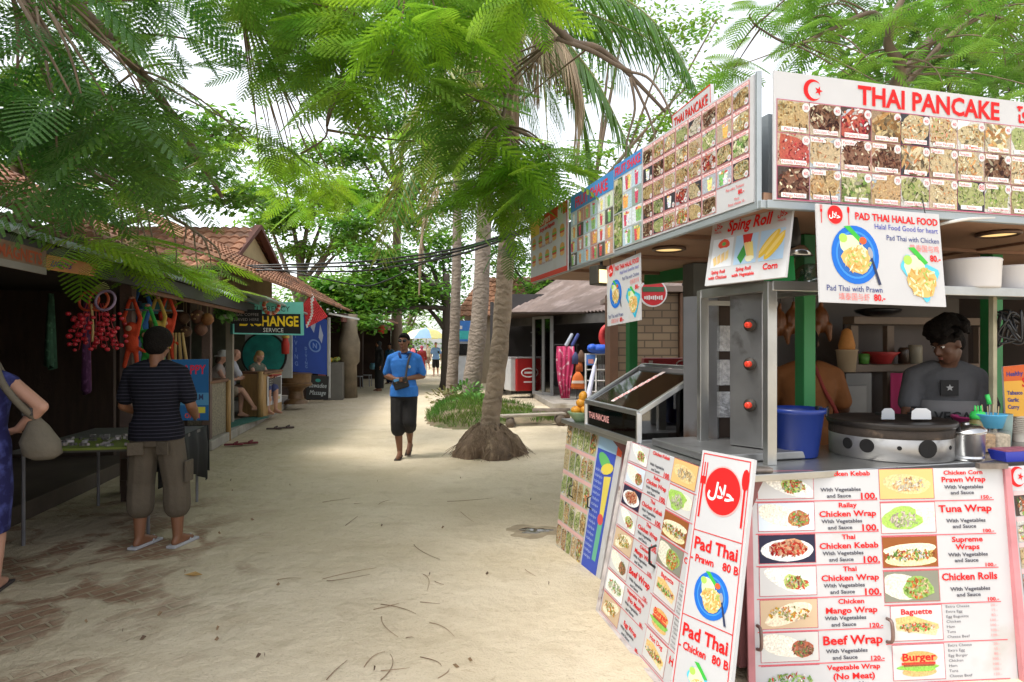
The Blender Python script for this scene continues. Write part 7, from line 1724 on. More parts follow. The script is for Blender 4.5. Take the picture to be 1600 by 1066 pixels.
# wire rack with goods
p = at(940, 0, 14.6)
T = thing('wire_rack', V((p.x, p.y, .16)), 'white wire display rack with small goods and blue sign plate near the brick column', 'rack')
mb = MB()
W2 = .36
for dx in (-W2, -W2 * .35, W2):
    mb.tube([V((p.x + dx, p.y, .16)), V((p.x + dx, p.y, 1.42))], .022, 6)
for z in (.2, .55, .8, 1.05, 1.40):
    mb.tube([V((p.x - W2, p.y, z)), V((p.x + W2, p.y, z))], .016, 5)
for k in range(10): x = p.x - W2 * .3 + k * .047; mb.tube([V((x, p.y, .2)), V((x, p.y, 1.4))], .005, 4)
T.part(mb, 'frame', mat('white_wire', (.62, .60, .60), .5))
mb = MB()
for k in range(40): mb.box((p.x + rnd.uniform(-.32, .32), p.y + .15, .3 + .26 * rnd.randrange(5)), (.1, .1, .16), None, rnd.choice([(.1, .13, .1), (.25, .12, .1), (.12, .2, .1), (.2, .2, .2)]))
T.part(mb, 'goods', PAINT)
mb = MB(); mb.box((p.x - .25, p.y - .03, 1.27), (.20, .02, .24), None, (.08, .2, .55)); mb.box((p.x - .25, p.y - .042, 1.24), (.12, .004, .10), None, (.6, .25, .25)); T.part(mb, 'sign_plate', PAINT)
T = thing('blue_bundle', V((p.x, p.y, 1.42)), 'bright blue folded bundle on top of the wire rack', 'bundle'); mb = MB(); mb.ell((p.x - .04, p.y, 1.52), (.30, .16, .11), 14, 8); mb.ell((p.x - .22, p.y - .04, 1.55), (.12, .12, .09), 10, 8); live_remesh(T.part(mb, 'fabric', mat('blue_tarp', (.02, .10, .55), .5, 0, .15, 9, .4, 20), True), .02, 2)
b = at(951, 526, 15.2)
T = thing('life_ring', b, 'red life ring hanging in the minimart doorway above the wire rack', 'life ring'); mb = MB(); mb.tube([b + V((.17 * math.cos(t), 0, .24 * math.sin(t))) for t in [6.2832 * k / 24 for k in range(25)]], .07, 8, cap=False); T.part(mb, 'ring', mat('ring_red', (.48, .03, .03), .5), True)
b = gp(925, 612); b = at(925, 612, 13.9)
T = thing('beach_umbrella', V((b.x, b.y, .1)), 'furled red and white beach umbrella leaning on the rack', 'umbrella'); mb = MB(); mb.tube([at(919, 640, 13.6), at(921, 612, 13.8), at(929, 572, 14.2)], [.11, .06, .04], 8, (.5, .5, .62)); mb.tube([at(918, 648, 13.6), at(919, 634, 13.6)], [.15, .12], 8, (.45, .03, .04)); T.part(mb, 'canopy_roll', PAINT, True)
mb = MB(); mb.tube([at(927, 580, 14.15), at(932, 560, 14.3)], .02, 6); T.part(mb, 'pole', mat('white_post', (.62, .62, .60), .6))
# brick building with wooden door frame
T = Thing('brick_shop', V((2.0, 10.5, 0)), 'tan brick shop with brown window frame seen under the stall ceiling', 'shop')
def brick_mat():
    m = mat('tan_brick', (.30, .21, .14), .85, 0, .1); t = m.node_tree; N, L = t.nodes, t.links; tc = N.new('ShaderNodeTexCoord'); mp = N.new('ShaderNodeMapping'); mp.inputs['Rotation'].default_value = (R(90), 0, 0); L.new(tc.outputs['Object'], mp.inputs[0])
    b = N.new('ShaderNodeTexBrick'); L.new(mp.outputs[0], b.inputs['Vector']); b.inputs['Scale'].default_value = 1; b.inputs['Brick Width'].default_value = .3; b.inputs['Row Height'].default_value = .13; b.inputs['Mortar Size'].default_value = .012
    b.inputs['Color1'].default_value = (.22, .155, .10, 1); b.inputs['Color2'].default_value = (.17, .115, .075, 1); b.inputs['Mortar'].default_value = (.09, .065, .045, 1); L.new(b.outputs['Color'], N['Principled BSDF'].inputs['Base Color']); return m
BRK = brick_mat()
mb = MB(); p0, p1 = at(963, 0, 11.2), at(1012, 0, 11.0); rb(mb, p0.x, p1.x + .55, 11.1, 11.5, 0, 2.5); T.part(mb, 'wall', BRK)
mb = MB(); rb(mb, p0.x - .14, p0.x - .004, 11.0, 11.6, 0, 2.5); rb(mb, p1.x + .56, p1.x + .74, 11.0, 11.5, 0, 2.5); T.part(mb, 'door_frame', mat('brown_frame', (.11, .05, .025), .6, 0, .2, 4))
mb = MB(); rb(mb, 3.05, 9, 11.3, 11.5, 0, 1.25); rb(mb, 3.05, 9, 11.3, 11.5, 2.3, 3.0); T.part(mb, 'lower_wall', mat('dark_wall2', (.06, .05, .045), .8))
wf = MB()
for x in (3.08, 3.55, 4.1, 4.7): rb(wf, x, x + .06, 11.28, 11.34, 1.25, 2.3)
rb(wf, 3.05, 5, 11.27, 11.33, 1.9, 1.95); w_ = T.part(wf, 'window_frame', mat('grey_win', (.16, .16, .16), .6)); mb = MB(); rb(mb, 3.05, 9, 11.36, 11.38, 1.26, 2.29); T.part(mb, 'pane', mat('dark_pane', (.012, .013, .014), .12, 0, 0), parent=w_)
mb = MB(); rb(mb, 2.0, 9, 10.9, 14.5, 2.52, 2.62); T.part(mb, 'roof', RUST)
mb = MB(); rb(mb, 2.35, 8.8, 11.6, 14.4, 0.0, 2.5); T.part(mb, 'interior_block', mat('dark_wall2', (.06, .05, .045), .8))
c = at(1020, 458, 9.2)
T = thing('round_sign', c, 'round red sign with white rim hanging behind the stall', 'sign'); mb = MB(); ax = Matrix.Rotation(R(90), 3, 'X'); mb.lathe(c, [(.20, -.03), (.20, .03), (0, .031)], 28, ax=ax); T.part(mb, 'rim', mat('white_rim', (.7, .68, .68), .4)); mb = MB(); mb.lathe(c + V((0, -.033, 0)), [(.18, 0), (0, .002)], 28, ax=ax); T.part(mb, 'face', mat('red_face', (.55, .015, .02), .4)); mb = MB()
for i in range(9): mb.box(c + V((-.12 + .03 * i, -.04, -.07)), (.02, .006, .04 + .012 * (i % 3)))
T.part(mb, 'white_letters', mat('white_rim', (.7, .68, .68), .4)); mb = MB(); mb.box(c + V((0, -.038, .05)), (.31, .006, .07)); T.part(mb, 'green_band', mat('dark_green_band', (.03, .10, .04), .4)); mb = MB(); mb.tube([c + V((0, 0, .2)), c + V((0, .2, .55))], .012, 6); T.part(mb, 'bracket', BLACKP)
b = at(1045, 568, 6.9)
T = thing('red_crate', V((b.x, b.y, .9)), 'red drinks box with pale oval on the ledge behind the display case', 'box'); mb = MB(); mb.box((b.x + .1, b.y, 1.40), (.75, .3, .13), -.1); T.part(mb, 'box', mat('crate_red', (.30, .012, .015), .5), bevel=.01); mb = MB(); mb.tube([V((b.x + .12 + .08 * math.cos(t), b.y - .16, 1.40 + .045 * math.sin(t))) for t in [6.28 * k / 16 for k in range(17)]], .008, 5, cap=False); mb.box((b.x - .22, b.y - .12, 1.40), (.04, .02, .08)); T.part(mb, 'oval_mark', mat('pale_oval', (.5, .35, .32), .5))
T = thing('ledge', V((b.x, b.y, 0)), 'low dark side table carrying the red drinks box', 'table'); mb = MB(); mb.box((b.x + .1, b.y + .05, 1.31), (1.0, .4, .04), -.1); T.part(mb, 'table_top', TIMBER)
for dx in (-.3, .5): mb = MB(); mb.box((b.x + dx, b.y + .05, .65), (.06, .3, 1.29)); T.part(mb, 'leg', TIMBER)
# tiled house and blue booth behind the palms
T = Thing('tiled_house', V((1, 27, 0)), 'distant house with orange tiled roof between the palm trunks', 'house'); mb = MB(); rb(mb, -2.0, 4.5, 27, 30, 0, 2.9); T.part(mb, 'wall', mat('far_wall', (.35, .28, .2), .8)); mb = MB(); roof_tiles(mb, V((-2.4, 26.4, 2.8)), V((4.8, 26.4, 2.8)), V((-1.4, 28.5, 4.6)), V((4.0, 28.5, 4.6)), .3, 8); T.part(mb, 'roof', ORANGE_T)
mb = MB(); rb(mb, .5, 1.4, 26.95, 26.99, 0.2, 2.2); T.part(mb, 'door', mat('dark_door', (.03, .03, .03), .6))
p = at(728, 0, 23.5)
T = thing('ticket_booth', V((p.x, p.y, 0)), 'white booth with blue seascape sign between the palm trunks', 'booth'); mb = MB(); mb.box((p.x, p.y, 1.15), (1.0, .8, 2.3)); T.part(mb, 'cabin', mat('booth_white', (.48, .50, .54), .6), bevel=.02)
mb = MB(); mb.box((p.x, p.y - .43, 2.12), (1.05, .05, .75), None, (.03, .16, .50)); mb.box((p.x - .1, p.y - .457, 1.98), (.8, .004, .3), None, (.04, .42, .42)); mb.box((p.x - .25, p.y - .46, 2.25), (.3, .004, .12), None, (.6, .6, .6)); T.part(mb, 'sign_panel', PAINT)
mb = MB(); mb.box((p.x - .1, p.y - .41, 1.45), (.45, .03, .42)); T.part(mb, 'window', mat('dark_pane', (.012, .013, .014), .12))
mb = MB(); mb.box((p.x, p.y - .1, .12), (.95, .7, .24)); T.part(mb, 'base', BLACKP)
# power cables across the path
T = thing('power_cables', at(400, 415, 11.5), 'bundle of black power cables sagging across the path to the stall', 'cables')
for k, (dy, dz) in enumerate(((0, 0), (6, .02), (14, -.05))):
    mb = MB(); mb.tube(crom([at(330, 418 + dy * .4, 10.5), at(400, 415 + dy * .5, 11.0), at(547, 410 + dy, 10.4), at(628, 402 + dy * .9, 9.6), at(716, 388 + dy * .7, 8.8), at(800, 364 + dy * .4, 7.9), at(842, 352, 6.95)], 5), .016, 5); T.part(mb, 'cable', BLACKP, True)
mb = MB(); mb.tube(crom([at(400, 418, 11.2), at(470, 428, 11), at(560, 446, 10.5), at(600, 440, 10), at(660, 412, 9.4), at(716, 392, 8.8)], 5), .012, 5); T.part(mb, 'slack_cable', BLACKP, True)

# dim cloths and bead strings hanging inside the souvenir shop
for k in range(16):
    a = [-1.6, -1.3, -1.0, -.7, -.4, -.1, .7, 1.0, 3.4, 3.7, 4.0, 4.9, 5.2, 5.4, 5.7, 1.5][k]; b_ = -1.5 + .25 * (k % 3); z1 = 2.2; z0 = rnd.uniform(1.0, 1.5)
    p = la(a, b_, z1); T = Thing('hanging_scarf', p, 'dim patterned cloth hanging from the ceiling of the dark souvenir shop', 'scarf', 'cloths hanging in the souvenir shop')
    vs = []; n = 9; w = rnd.uniform(.14, .24)
    for i in range(n):
        t = i / (n - 1) - .5; q = 0.03 * math.sin(i * 1.9 + k); vs += [la(a + t * w * .6, b_ + q * .5, z1), la(a + t * w, b_ + q, (z0 + z1) / 2), la(a + t * w * 1.1, b_ + q * 1.5, z0 + .03 * math.sin(i))]
    mb = MB(); mb.add(vs, [(3 * i + r, 3 * i + 3 + r, 3 * i + 4 + r, 3 * i + 1 + r) for i in range(n - 1) for r in (0, 1)]); c = [(.22, .03, .03), (.05, .09, .16), (.2, .12, .04), (.10, .03, .10), (.04, .12, .07)][k % 5]
    o = T.part(mb, 'cloth', mat('scarf%d' % (k % 5), c, .85, 0, .3, 12, stain=(tuple(min(.5, v * 2.2 + .03) for v in c), 16, .56)), True); sm = o.modifiers.new('thick', 'SOLIDIFY'); sm.thickness = .004
# ================================================================ plants
rt = np.random.default_rng(11)
def bulk(name, tv, tf, Rm, T_, Sc, m, parent=None, loc=(0, 0, 0), smooth=False):
    """one mesh of many leaves: template (tv, tf quads) placed by rotation, translation, scale"""
    tv = np.asarray(tv, dtype=np.float64); tf = np.asarray(tf, dtype=np.int64); N = len(T_); nv = len(tv)
    P = np.einsum('nij,vj->nvi', np.asarray(Rm), tv) * np.asarray(Sc)[:, None, None] + np.asarray(T_)[:, None, :] - np.asarray(loc)[None, None, :]
    F = (tf[None] + (np.arange(N) * nv)[:, None, None]).reshape(-1, tf.shape[1])
    me = bpy.data.meshes.new(name); k = tf.shape[1]
    me.vertices.add(N * nv); me.vertices.foreach_set('co', P.reshape(-1).astype(np.float32))
    me.loops.add(F.size); me.loops.foreach_set('vertex_index', F.reshape(-1).astype(np.int32))
    me.polygons.add(len(F)); me.polygons.foreach_set('loop_start', (np.arange(len(F)) * k).astype(np.int32)); me.polygons.foreach_set('loop_total', np.full(len(F), k, dtype=np.int32))
    me.materials.append(m); me.update(); me.validate()
    o = bpy.data.objects.new(name, me); C.objects.link(o)
    if parent is not None: o.parent = parent
    return o
def basis(y, z):                            # rotation with column 1 = y (leaf axis), column 2 ~ z (upper face)
    y = y / np.linalg.norm(y, axis=1, keepdims=True); x = np.cross(y, z); x /= np.linalg.norm(x, axis=1, keepdims=True) + 1e-9; z = np.cross(x, y)
    return np.stack([x, y, z], axis=2)
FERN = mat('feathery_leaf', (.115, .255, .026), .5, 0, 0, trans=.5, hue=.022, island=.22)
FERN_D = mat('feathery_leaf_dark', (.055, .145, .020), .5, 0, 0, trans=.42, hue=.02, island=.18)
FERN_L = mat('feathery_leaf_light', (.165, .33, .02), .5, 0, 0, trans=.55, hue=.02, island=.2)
ALMOND = mat('broad_leaf', (.085, .22, .022), .42, 0, 0, trans=.48, hue=.025, island=.40)
PALE_L = mat('pale_broad_leaf', (.12, .26, .025), .45, 0, 0, trans=.5, hue=.025, island=.35)
PALM = mat('palm_leaflet', (.065, .165, .022), .38, 0, 0, trans=.38, hue=.02, island=.25)
PALM_Y = mat('yellow_palm_leaflet', (.30, .33, .07), .42, 0, 0, trans=.35, hue=.02, island=.25)
DEAD = mat('dead_frond', (.36, .27, .18), .8, 0, 0, trans=.1, island=.35)
BARK = mat('tree_bark', (.16, .115, .08), .85, 0, .3, 5, .5, 18, stretch=(1, 1, .35))
BARK_D = mat('dark_bark', (.055, .042, .032), .9, 0, .3, 5, .5, 16, stretch=(1, 1, .3))
TWIG = mat('twig_bark', (.17, .12, .075), .8, 0, .2, 9)

def bip_template(pairs=12, lf=6):
    vs, fs = [], []
    def quad(a, b, c, d):
        n = len(vs); vs.extend([a, b, c, d]); fs.append((n, n + 1, n + 2, n + 3))
    def z(x, y): return -.22 * y * y - .55 * x * x
    for i in range(8):
        y0, y1 = i / 8 * .98, (i + 1) / 8 * .98; w = .006
        quad((-w, y0, z(0, y0)), (w, y0, z(0, y0)), (w, y1, z(0, y1)), (-w, y1, z(0, y1)))
    for i in range(pairs):
        t = (i + .6) / pairs; y0 = .10 + .88 * t; L = .27 * math.sin(math.pi * (.18 + .74 * t)) ** .8
        for s in (-1, 1):
            ang = R(62 - 22 * t) ; dx, dy = s * math.sin(ang), math.cos(ang); nx, ny = -dy * s, dx * s
            w0 = .60 / pairs / 2 * .80
            for k in range(lf):
                a, b = L * (k + .04) / lf, L * (k + .93) / lf; w = w0 * (1 - .45 * ((k + .5) / lf) ** 3)
                for q in (-1, 1):
                    p = lambda u, v: (dx * u + nx * v, y0 + dy * u + ny * v, z(dx * u, y0 + dy * u) - .10 * abs(v))
                    sl = w * .5
                    quad(p(a, 0), p(b, 0), p(b + sl, q * w), p(a + sl, q * w))
    return vs, fs
BIP_V, BIP_F = bip_template()
def leaf6():                                # obovate leaf folded along the midrib
    vs = [(0, 0, 0), (.10, .35, .03), (.24, .70, .05), (0, 1.0, -.06), (-.24, .70, .05), (-.10, .35, .03), (0, .55, 0)]
    return vs, [(0, 1, 2, 6), (6, 2, 3, 3), (0, 6, 4, 5), (6, 3, 4, 4)]
L6V = [(0, 0, 0), (.14, .40, .035), (.22, .72, .04), (0, 1.0, -.08), (-.22, .72, .04), (-.14, .40, .035), (0, .55, -.01)]
L6F = [(0, 1, 2, 6), (6, 2, 3, 4), (0, 6, 4, 5)]

def rosettes(anchors, per=7, lmin=.42, lmax=.72, droop=(-.45, .15), seed=0):
    g = np.random.default_rng(seed); T_, Y, Z, Sc = [], [], [], []
    for c in anchors:
        n = max(2, int(per + g.integers(-2, 3))); a0 = g.random() * 6.28
        for k in range(n):
            a = a0 + k * 6.283 / n + g.normal(0, .3); el = g.uniform(*droop); d = np.array([math.cos(a) * math.cos(el), math.sin(a) * math.cos(el), math.sin(el)])
            T_.append(np.array(c) + g.normal(0, .05, 3)); Y.append(d); Z.append(np.array([0, 0, 1]) + g.normal(0, .28, 3)); Sc.append(g.uniform(lmin, lmax))
    return np.array(T_), np.array(Y), np.array(Z), np.array(Sc)
def twig_to(mb, p, limbs, r=.010, g=rnd):
    best = min(((q - p).length + max(0, p.z - q.z) * 2, i, j) for i, l in enumerate(limbs) for j, q in enumerate(l))
    q = limbs[best[1]][best[2]]
    mid = q.lerp(p, .5) + V((g.uniform(-.15, .15), g.uniform(-.15, .15), g.uniform(-.05, .25))); mb.tube(bez(q, mid, p, 7), [r * (1.5 - .14 * i) for i in range(8)], 5)
def flame_tree(name, label, base, trunk, limbs, groups, seed):
    """groups: (material, part name, anchors, kwargs)"""
    T = Thing(name, base, label, 'tree')
    mb = MB(); tp = crom(trunk, 5); mb.tube(tp, [.26 - .10 * i / len(tp) for i in range(len(tp))], 12); T.part(mb, 'trunk', BARK, True)
    LL = []
    for l, r0, r1 in limbs:
        mb = MB(); pts = crom(l, 5); mb.tube(pts, [r0 + (r1 - r0) * i / (len(pts) - 1) for i in range(len(pts))], 8); T.part(mb, 'branch', BARK, True); LL.append(pts)
    tw = MB()
    for i, (m_, anchors, kw) in enumerate(groups):
        for p in anchors: twig_to(tw, V(p), LL)
        T_, Y, Z, Sc = rosettes(anchors, seed=seed + i, **kw)
        bulk('crown', BIP_V, BIP_F, basis(Y, Z), T_, Sc, m_, T.o, T.loc)
    o = T.part(tw, 'twigs', TWIG, True); o['kind'] = 'stuff'
    return T
def region(n, x0, x1, y0, y1, Y0, Y1, keep=None, zmin=2.5):
    out = []
    while len(out) < n:
        px, py, Y = rnd.uniform(x0, x1), rnd.uniform(y0, y1), rnd.uniform(Y0, Y1)
        if keep and not keep(px, py): continue
        p = at(px, py, Y)
        if p.z < zmin: continue
        out.append(p)
    return out
# left tree over the souvenir shop
gapL = lambda px, py: not (px < 45 and 8 < py < 70) and not (150 < px < 175 and 0 < py < 60) and not (250 < px < 330 and 40 < py < 110) and not (330 < px < 400 and 110 < py < 190) and not (255 < px < 420 and 300 < py < 420)
gA = region(14, -60, 260, -60, 170, 2.9, 4.2, gapL) + region(8, -40, 200, 150, 300, 3.2, 4.6)
gB = region(25, -40, 440, -60, 210, 4.5, 7.0, gapL) + region(15, 60, 400, 180, 330, 5.0, 7.5, gapL)
gC = [at(118, 372, 4.7), at(190, 392, 5.6), at(235, 398, 6.0), at(275, 412, 6.6), at(215, 372, 6.2), at(310, 428, 7.6), at(345, 442, 8.4), at(160, 385, 5.2), at(285, 395, 7.2), at(330, 418, 8.0), at(250, 418, 6.3)]
flame_tree('flame_tree', 'feathery leaved tree overhanging the souvenir shop roof on the left', (-5.2, 2.0, 0),
    [(-5.2, 2.0, -.1), (-5.1, 2.1, 2.0), (-4.8, 2.3, 4.0), (-4.4, 2.6, 5.4)],
    [([(-4.85, 2.25, 3.8), (-3.6, 3.4, 4.9), (-2.2, 4.6, 5.3), (-.9, 5.8, 5.4)], .12, .03), ([(-4.6, 2.4, 4.6), (-4.2, 4.6, 4.9), (-3.8, 6.5, 4.4), (-3.9, 8.6, 3.6)], .11, .025),
     ([(-4.9, 2.2, 3.3), (-4.1, 4.2, 3.5), (-3.75, 5.6, 3.15), (-3.7, 7.0, 3.0), (-3.95, 8.4, 2.95)], .045, .012), ([(-4.4, 2.6, 5.4), (-2.6, 3.2, 5.7), (-1.2, 3.6, 5.4)], .10, .03), ([(-4.9, 2.2, 3.6), (-3.7, 3.1, 4.0), (-2.9, 3.6, 3.75)], .06, .02)],
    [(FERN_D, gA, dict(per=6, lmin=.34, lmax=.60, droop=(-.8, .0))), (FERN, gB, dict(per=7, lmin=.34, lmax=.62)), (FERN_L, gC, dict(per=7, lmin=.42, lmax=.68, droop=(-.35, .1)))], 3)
# middle tree hanging over the path
gapM = lambda px, py: not (545 < px < 712 and 88 < py < 430) and not (738 < px < 850 and 20 < py < 205) and not (425 < px < 520 and 110 < py < 200) and not (415 < px < 450 and 180 < py < 260) and not (520 < px < 620 and 280 < py < 460) and not (380 < px < 520 and 250 < py < 470)
gD = region(40, 400, 830, -80, 130, 5.0, 8.0, gapM) + region(9, 560, 800, 120, 260, 5.0, 7.5, gapM) + region(8, 640, 880, 180, 300, 5.2, 7.2)
gE = region(18, 480, 830, -40, 200, 4.6, 6.5, gapM) + [at(690, 40, 5.0), at(760, 215, 5.2), at(790, 250, 5.6), at(840, 265, 5.4), at(730, 340, 7.5), at(770, 320, 6.5), at(735, 300, 6.0), at(860, 250, 5.6), at(820, 330, 6.4), at(800, 285, 6.0)]
gI = region(13, 395, 560, 215, 330, 9.5, 12.0, zmin=3.2) + region(11, 560, 740, 130, 330, 9.8, 12.0, zmin=3.2)
gF = region(9, 420, 760, -60, 260, 6.5, 8.5, gapM) + region(5, 740, 880, 270, 380, 6.5, 8.0)
flame_tree('flame_tree', 'feathery leaved tree hanging over the middle of the path with long bare limbs', (8.8, 7.6, 0),
    [(8.8, 7.6, -.1), (8.7, 7.6, 2.6), (8.4, 7.6, 5.4), (7.6, 7.6, 8.0)],
    [([(7.6, 7.6, 8.0), (2.4, 7.6, 7.2), at(860, -30, 7.3), at(885, 58, 7.5), at(935, 75, 7.8), at(985, 118, 7.9), at(1040, 175, 8.0)], .07, .018), ([(7.6, 7.6, 8.0), (1.0, 7.6, 7.3), (-.5, 6.8, 6.6), (-1.8, 6.4, 5.9), (-2.8, 6.6, 5.2)], .12, .03),
     ([(7.6, 7.6, 8.0), (.6, 6.6, 7.0), (-.4, 5.6, 5.6), (-.9, 5.2, 4.9)], .10, .025), ([at(985, 118, 7.9), at(1000, 150, 7.9), at(1015, 185, 7.9), at(1030, 235, 7.8)], .022, .01),
     ([at(985, 122, 7.9), at(992, 170, 7.8), at(980, 220, 7.8), at(978, 262, 7.8)], .020, .008), ([at(980, 112, 7.9), at(1010, 120, 7.8), at(1035, 150, 7.7), at(1052, 190, 7.7)], .02, .01), ([at(870, 60, 7.5), at(925, 80, 7.6), at(960, 100, 7.7), at(985, 112, 7.8)], .03, .025),
     ([(-.5, 6.8, 6.6), (-.2, 6.6, 5.2), (-.05, 6.5, 4.4), (-.1, 6.4, 3.8)], .05, .012), ([at(545, 40, 6.2), at(535, 110, 6.2), at(512, 180, 6.2), at(508, 215, 6.2), at(470, 240, 6.3)], .014, .008)],
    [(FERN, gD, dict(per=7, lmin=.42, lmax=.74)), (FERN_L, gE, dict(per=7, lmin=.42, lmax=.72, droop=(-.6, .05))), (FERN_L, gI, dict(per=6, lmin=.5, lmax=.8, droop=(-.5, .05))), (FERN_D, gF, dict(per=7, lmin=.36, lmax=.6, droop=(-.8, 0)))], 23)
# right tree behind the stall
gG = region(40, 1230, 1640, -60, 150, 6.8, 9.5, lambda px, py: py < 60 or px > 1290) + region(5, 1140, 1230, -20, 120, 7.5, 9.5)
gH = region(26, 1270, 1640, -40, 170, 8.5, 10.5)
flame_tree('flame_tree', 'feathery leaved tree rising behind the food stall roof on the right', (5.2, 9.6, 0),
    [(5.2, 9.6, -.1), (5.1, 9.5, 2.5), (4.9, 9.3, 4.4)],
    [([(4.9, 9.3, 4.4), at(1405, 120, 8.4), at(1388, 70, 8.2), at(1400, 20, 8.0), at(1425, -30, 8.0)], .09, .03), ([at(1390, 60, 8.2), at(1365, 20, 8.2), at(1300, 45, 8.0), at(1240, 70, 7.8), at(1180, 40, 7.8)], .04, .01), ([(4.9, 9.3, 4.4), (6.2, 9.0, 6.2), (7.5, 8.6, 6.6)], .1, .03), ([(4.9, 9.3, 4.4), at(1480, 60, 9.0), at(1560, 20, 8.8)], .06, .02)],
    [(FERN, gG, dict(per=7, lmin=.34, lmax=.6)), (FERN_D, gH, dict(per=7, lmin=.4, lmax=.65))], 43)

# ---------------------------------------------------------------- broad leaved trees
def broad_tree(name, label, base, height, r_trunk, blobs, n, ls, m_, bark, seed, lean=(0, 0), clump=26, branches=5):
    g = np.random.default_rng(seed); base = V(base); T = Thing(name, base, label, 'tree')
    top = base + V((lean[0], lean[1], height)); mid = base.lerp(top, .5) + V((lean[0] * -.15, 0, 0))
    pts = bez(base - V((0, 0, .1)), mid, top, 10); mb = MB(); mb.tube(pts, [r_trunk * (1.35 if i == 0 else 1.0 - .055 * i) for i in range(11)], 12); T.part(mb, 'trunk', bark, True)
    Cs, Rr = [], []
    tot = sum(b[3] for b in blobs); TT, YY, ZZ, SS = [], [], [], []
    for bx, by, bz, w, rx, ry, rz in blobs:
        c = np.array([bx, by, bz]); mb = MB(); q = pts[g.integers(5, 10)]; mb.tube(bez(q, q.lerp(V(c), .5) + V((0, 0, .4)), V(c), 8), [r_trunk * (.42 - .04 * i) for i in range(9)], 7); T.part(mb, 'branch', bark, True)
        k = int(n * w / tot / clump)
        for _ in range(k):
            d = g.normal(0, 1, 3); d /= np.linalg.norm(d); cc = c + d * np.array([rx, ry, rz]) * g.uniform(.35, 1.0)
            m2 = clump; off = g.normal(0, 1, (m2, 3)) * np.array([ls * 1.6, ls * 1.6, ls * .55])
            TT.append(cc + off); a = g.random(m2) * 6.283; el = g.uniform(-.7, .25, m2)
            YY.append(np.stack([np.cos(a) * np.cos(el), np.sin(a) * np.cos(el), np.sin(el)], 1)); ZZ.append(np.array([0, 0, 1]) + g.normal(0, .35, (m2, 3))); SS.append(g.uniform(ls * .7, ls * 1.25, m2))
    bulk('crown', L6V, L6F, basis(np.concatenate(YY), np.concatenate(ZZ)), np.concatenate(TT), np.concatenate(SS), m_, T.o, T.loc)
    return T
def bl(px, py, Y, w, rpx, rpy, ry=1.2):
    p = at(px, py, Y); return (p.x, p.y, p.z, w, rpx / 1000 * Y, ry, rpy / 1000 * Y)
p = gp(698, 609)
broad_tree('sea_almond_tree', 'sea almond tree with dark trunk and low broad leaves over the path', (p.x, p.y, 0), 4.2, .24,
    [bl(600, 410, 23, 3, 55, 30), bl(560, 470, 22, 4, 60, 24), bl(640, 462, 23, 3.5, 50, 22), bl(520, 452, 22, 2.5, 45, 18), bl(690, 390, 24, 2.2, 40, 40), bl(570, 500, 21, 1.0, 26, 9), bl(550, 350, 24, 2.2, 45, 22), bl(640, 340, 25, 2, 40, 30), bl(600, 440, 23, 2, 60, 20)], 10500, .26, ALMOND, BARK_D, 5)
p = at(470, 0, 27)
broad_tree('sea_almond_tree', 'pale green broad leaved tree rising behind the orange tile roof', (p.x, p.y, 0), 6.0, .28,
    [bl(455, 330, 27, 3, 45, 28), bl(520, 310, 28, 3, 45, 30), bl(420, 350, 26, 1.5, 22, 18), bl(470, 390, 27, 1.3, 40, 12), bl(545, 380, 27, 1.6, 30, 22), bl(440, 265, 28, 1.2, 40, 14), bl(500, 240, 28, 1.5, 50, 20), bl(560, 300, 27, 1.5, 35, 25), bl(400, 300, 27, 1.2, 30, 20), bl(590, 330, 27, 1.5, 30, 30)], 9500, .27, PALE_L, BARK, 6)
p = at(620, 0, 30)
broad_tree('tall_tree', 'tall airy tree behind the palms in the middle of the picture', (p.x, p.y, 0), 10.0, .3,
    [bl(600, 180, 30, 3, 70, 40), bl(690, 230, 30, 3, 50, 50), bl(560, 240, 29, 2, 40, 26), bl(640, 80, 31, 3, 80, 40), bl(740, 150, 30, 2, 40, 60), bl(520, 150, 30, 1.5, 40, 30), bl(620, 300, 30, 2, 50, 30), bl(700, 310, 30, 2, 40, 30)], 9000, .28, ALMOND, BARK, 7)
p = at(925, 0, 24)
broad_tree('airy_tree', 'airy pale leaved tree against the white sky behind the stall corner', (p.x, p.y, 0), 8.0, .22,
    [bl(960, 25, 24, 2.5, 60, 30), bl(1050, 50, 24, 2.2, 55, 30), bl(900, 110, 24, 2.2, 40, 50), bl(1080, 130, 23, 1.4, 45, 25), bl(1010, 200, 24, 2, 60, 25), bl(920, 250, 23, 2, 40, 25), bl(990, -30, 24, 1.5, 80, 20), bl(1120, 30, 24, .5, 25, 20)], 4300, .22, PALE_L, BARK, 8)
p = at(850, 0, 26)
broad_tree('sea_almond_tree', 'dark broad leaved tree standing behind the minimart roof', (p.x, p.y, 0), 5.0, .25,
    [bl(830, 330, 26, 3, 50, 40), bl(880, 400, 26, 3, 50, 30), bl(790, 400, 27, 2.5, 40, 35), bl(850, 450, 26, 1.5, 45, 14), bl(820, 270, 26, 2, 50, 25), bl(920, 430, 27, 1.5, 40, 25), bl(1010, 420, 26, 1.5, 60, 25)], 5200, .25, ALMOND, BARK_D, 9)
p = at(150, 0, 14)
broad_tree('tall_tree', 'tall dense tree behind the souvenir shop roof', (-11.5, 15, 0), 6.0, .3,
    [bl(60, 250, 15, 3, 60, 40), bl(180, 220, 15, 3, 60, 35), bl(300, 250, 16, 3, 50, 35), bl(120, 140, 15, 2, 70, 30), bl(10, 180, 14, 2, 40, 60), bl(350, 200, 17, 1.5, 30, 25), bl(250, 300, 15, 2, 60, 20), bl(370, 310, 17, 1.4, 30, 18)], 7000, .22, ALMOND, BARK, 10)
p = at(1500, 0, 15)
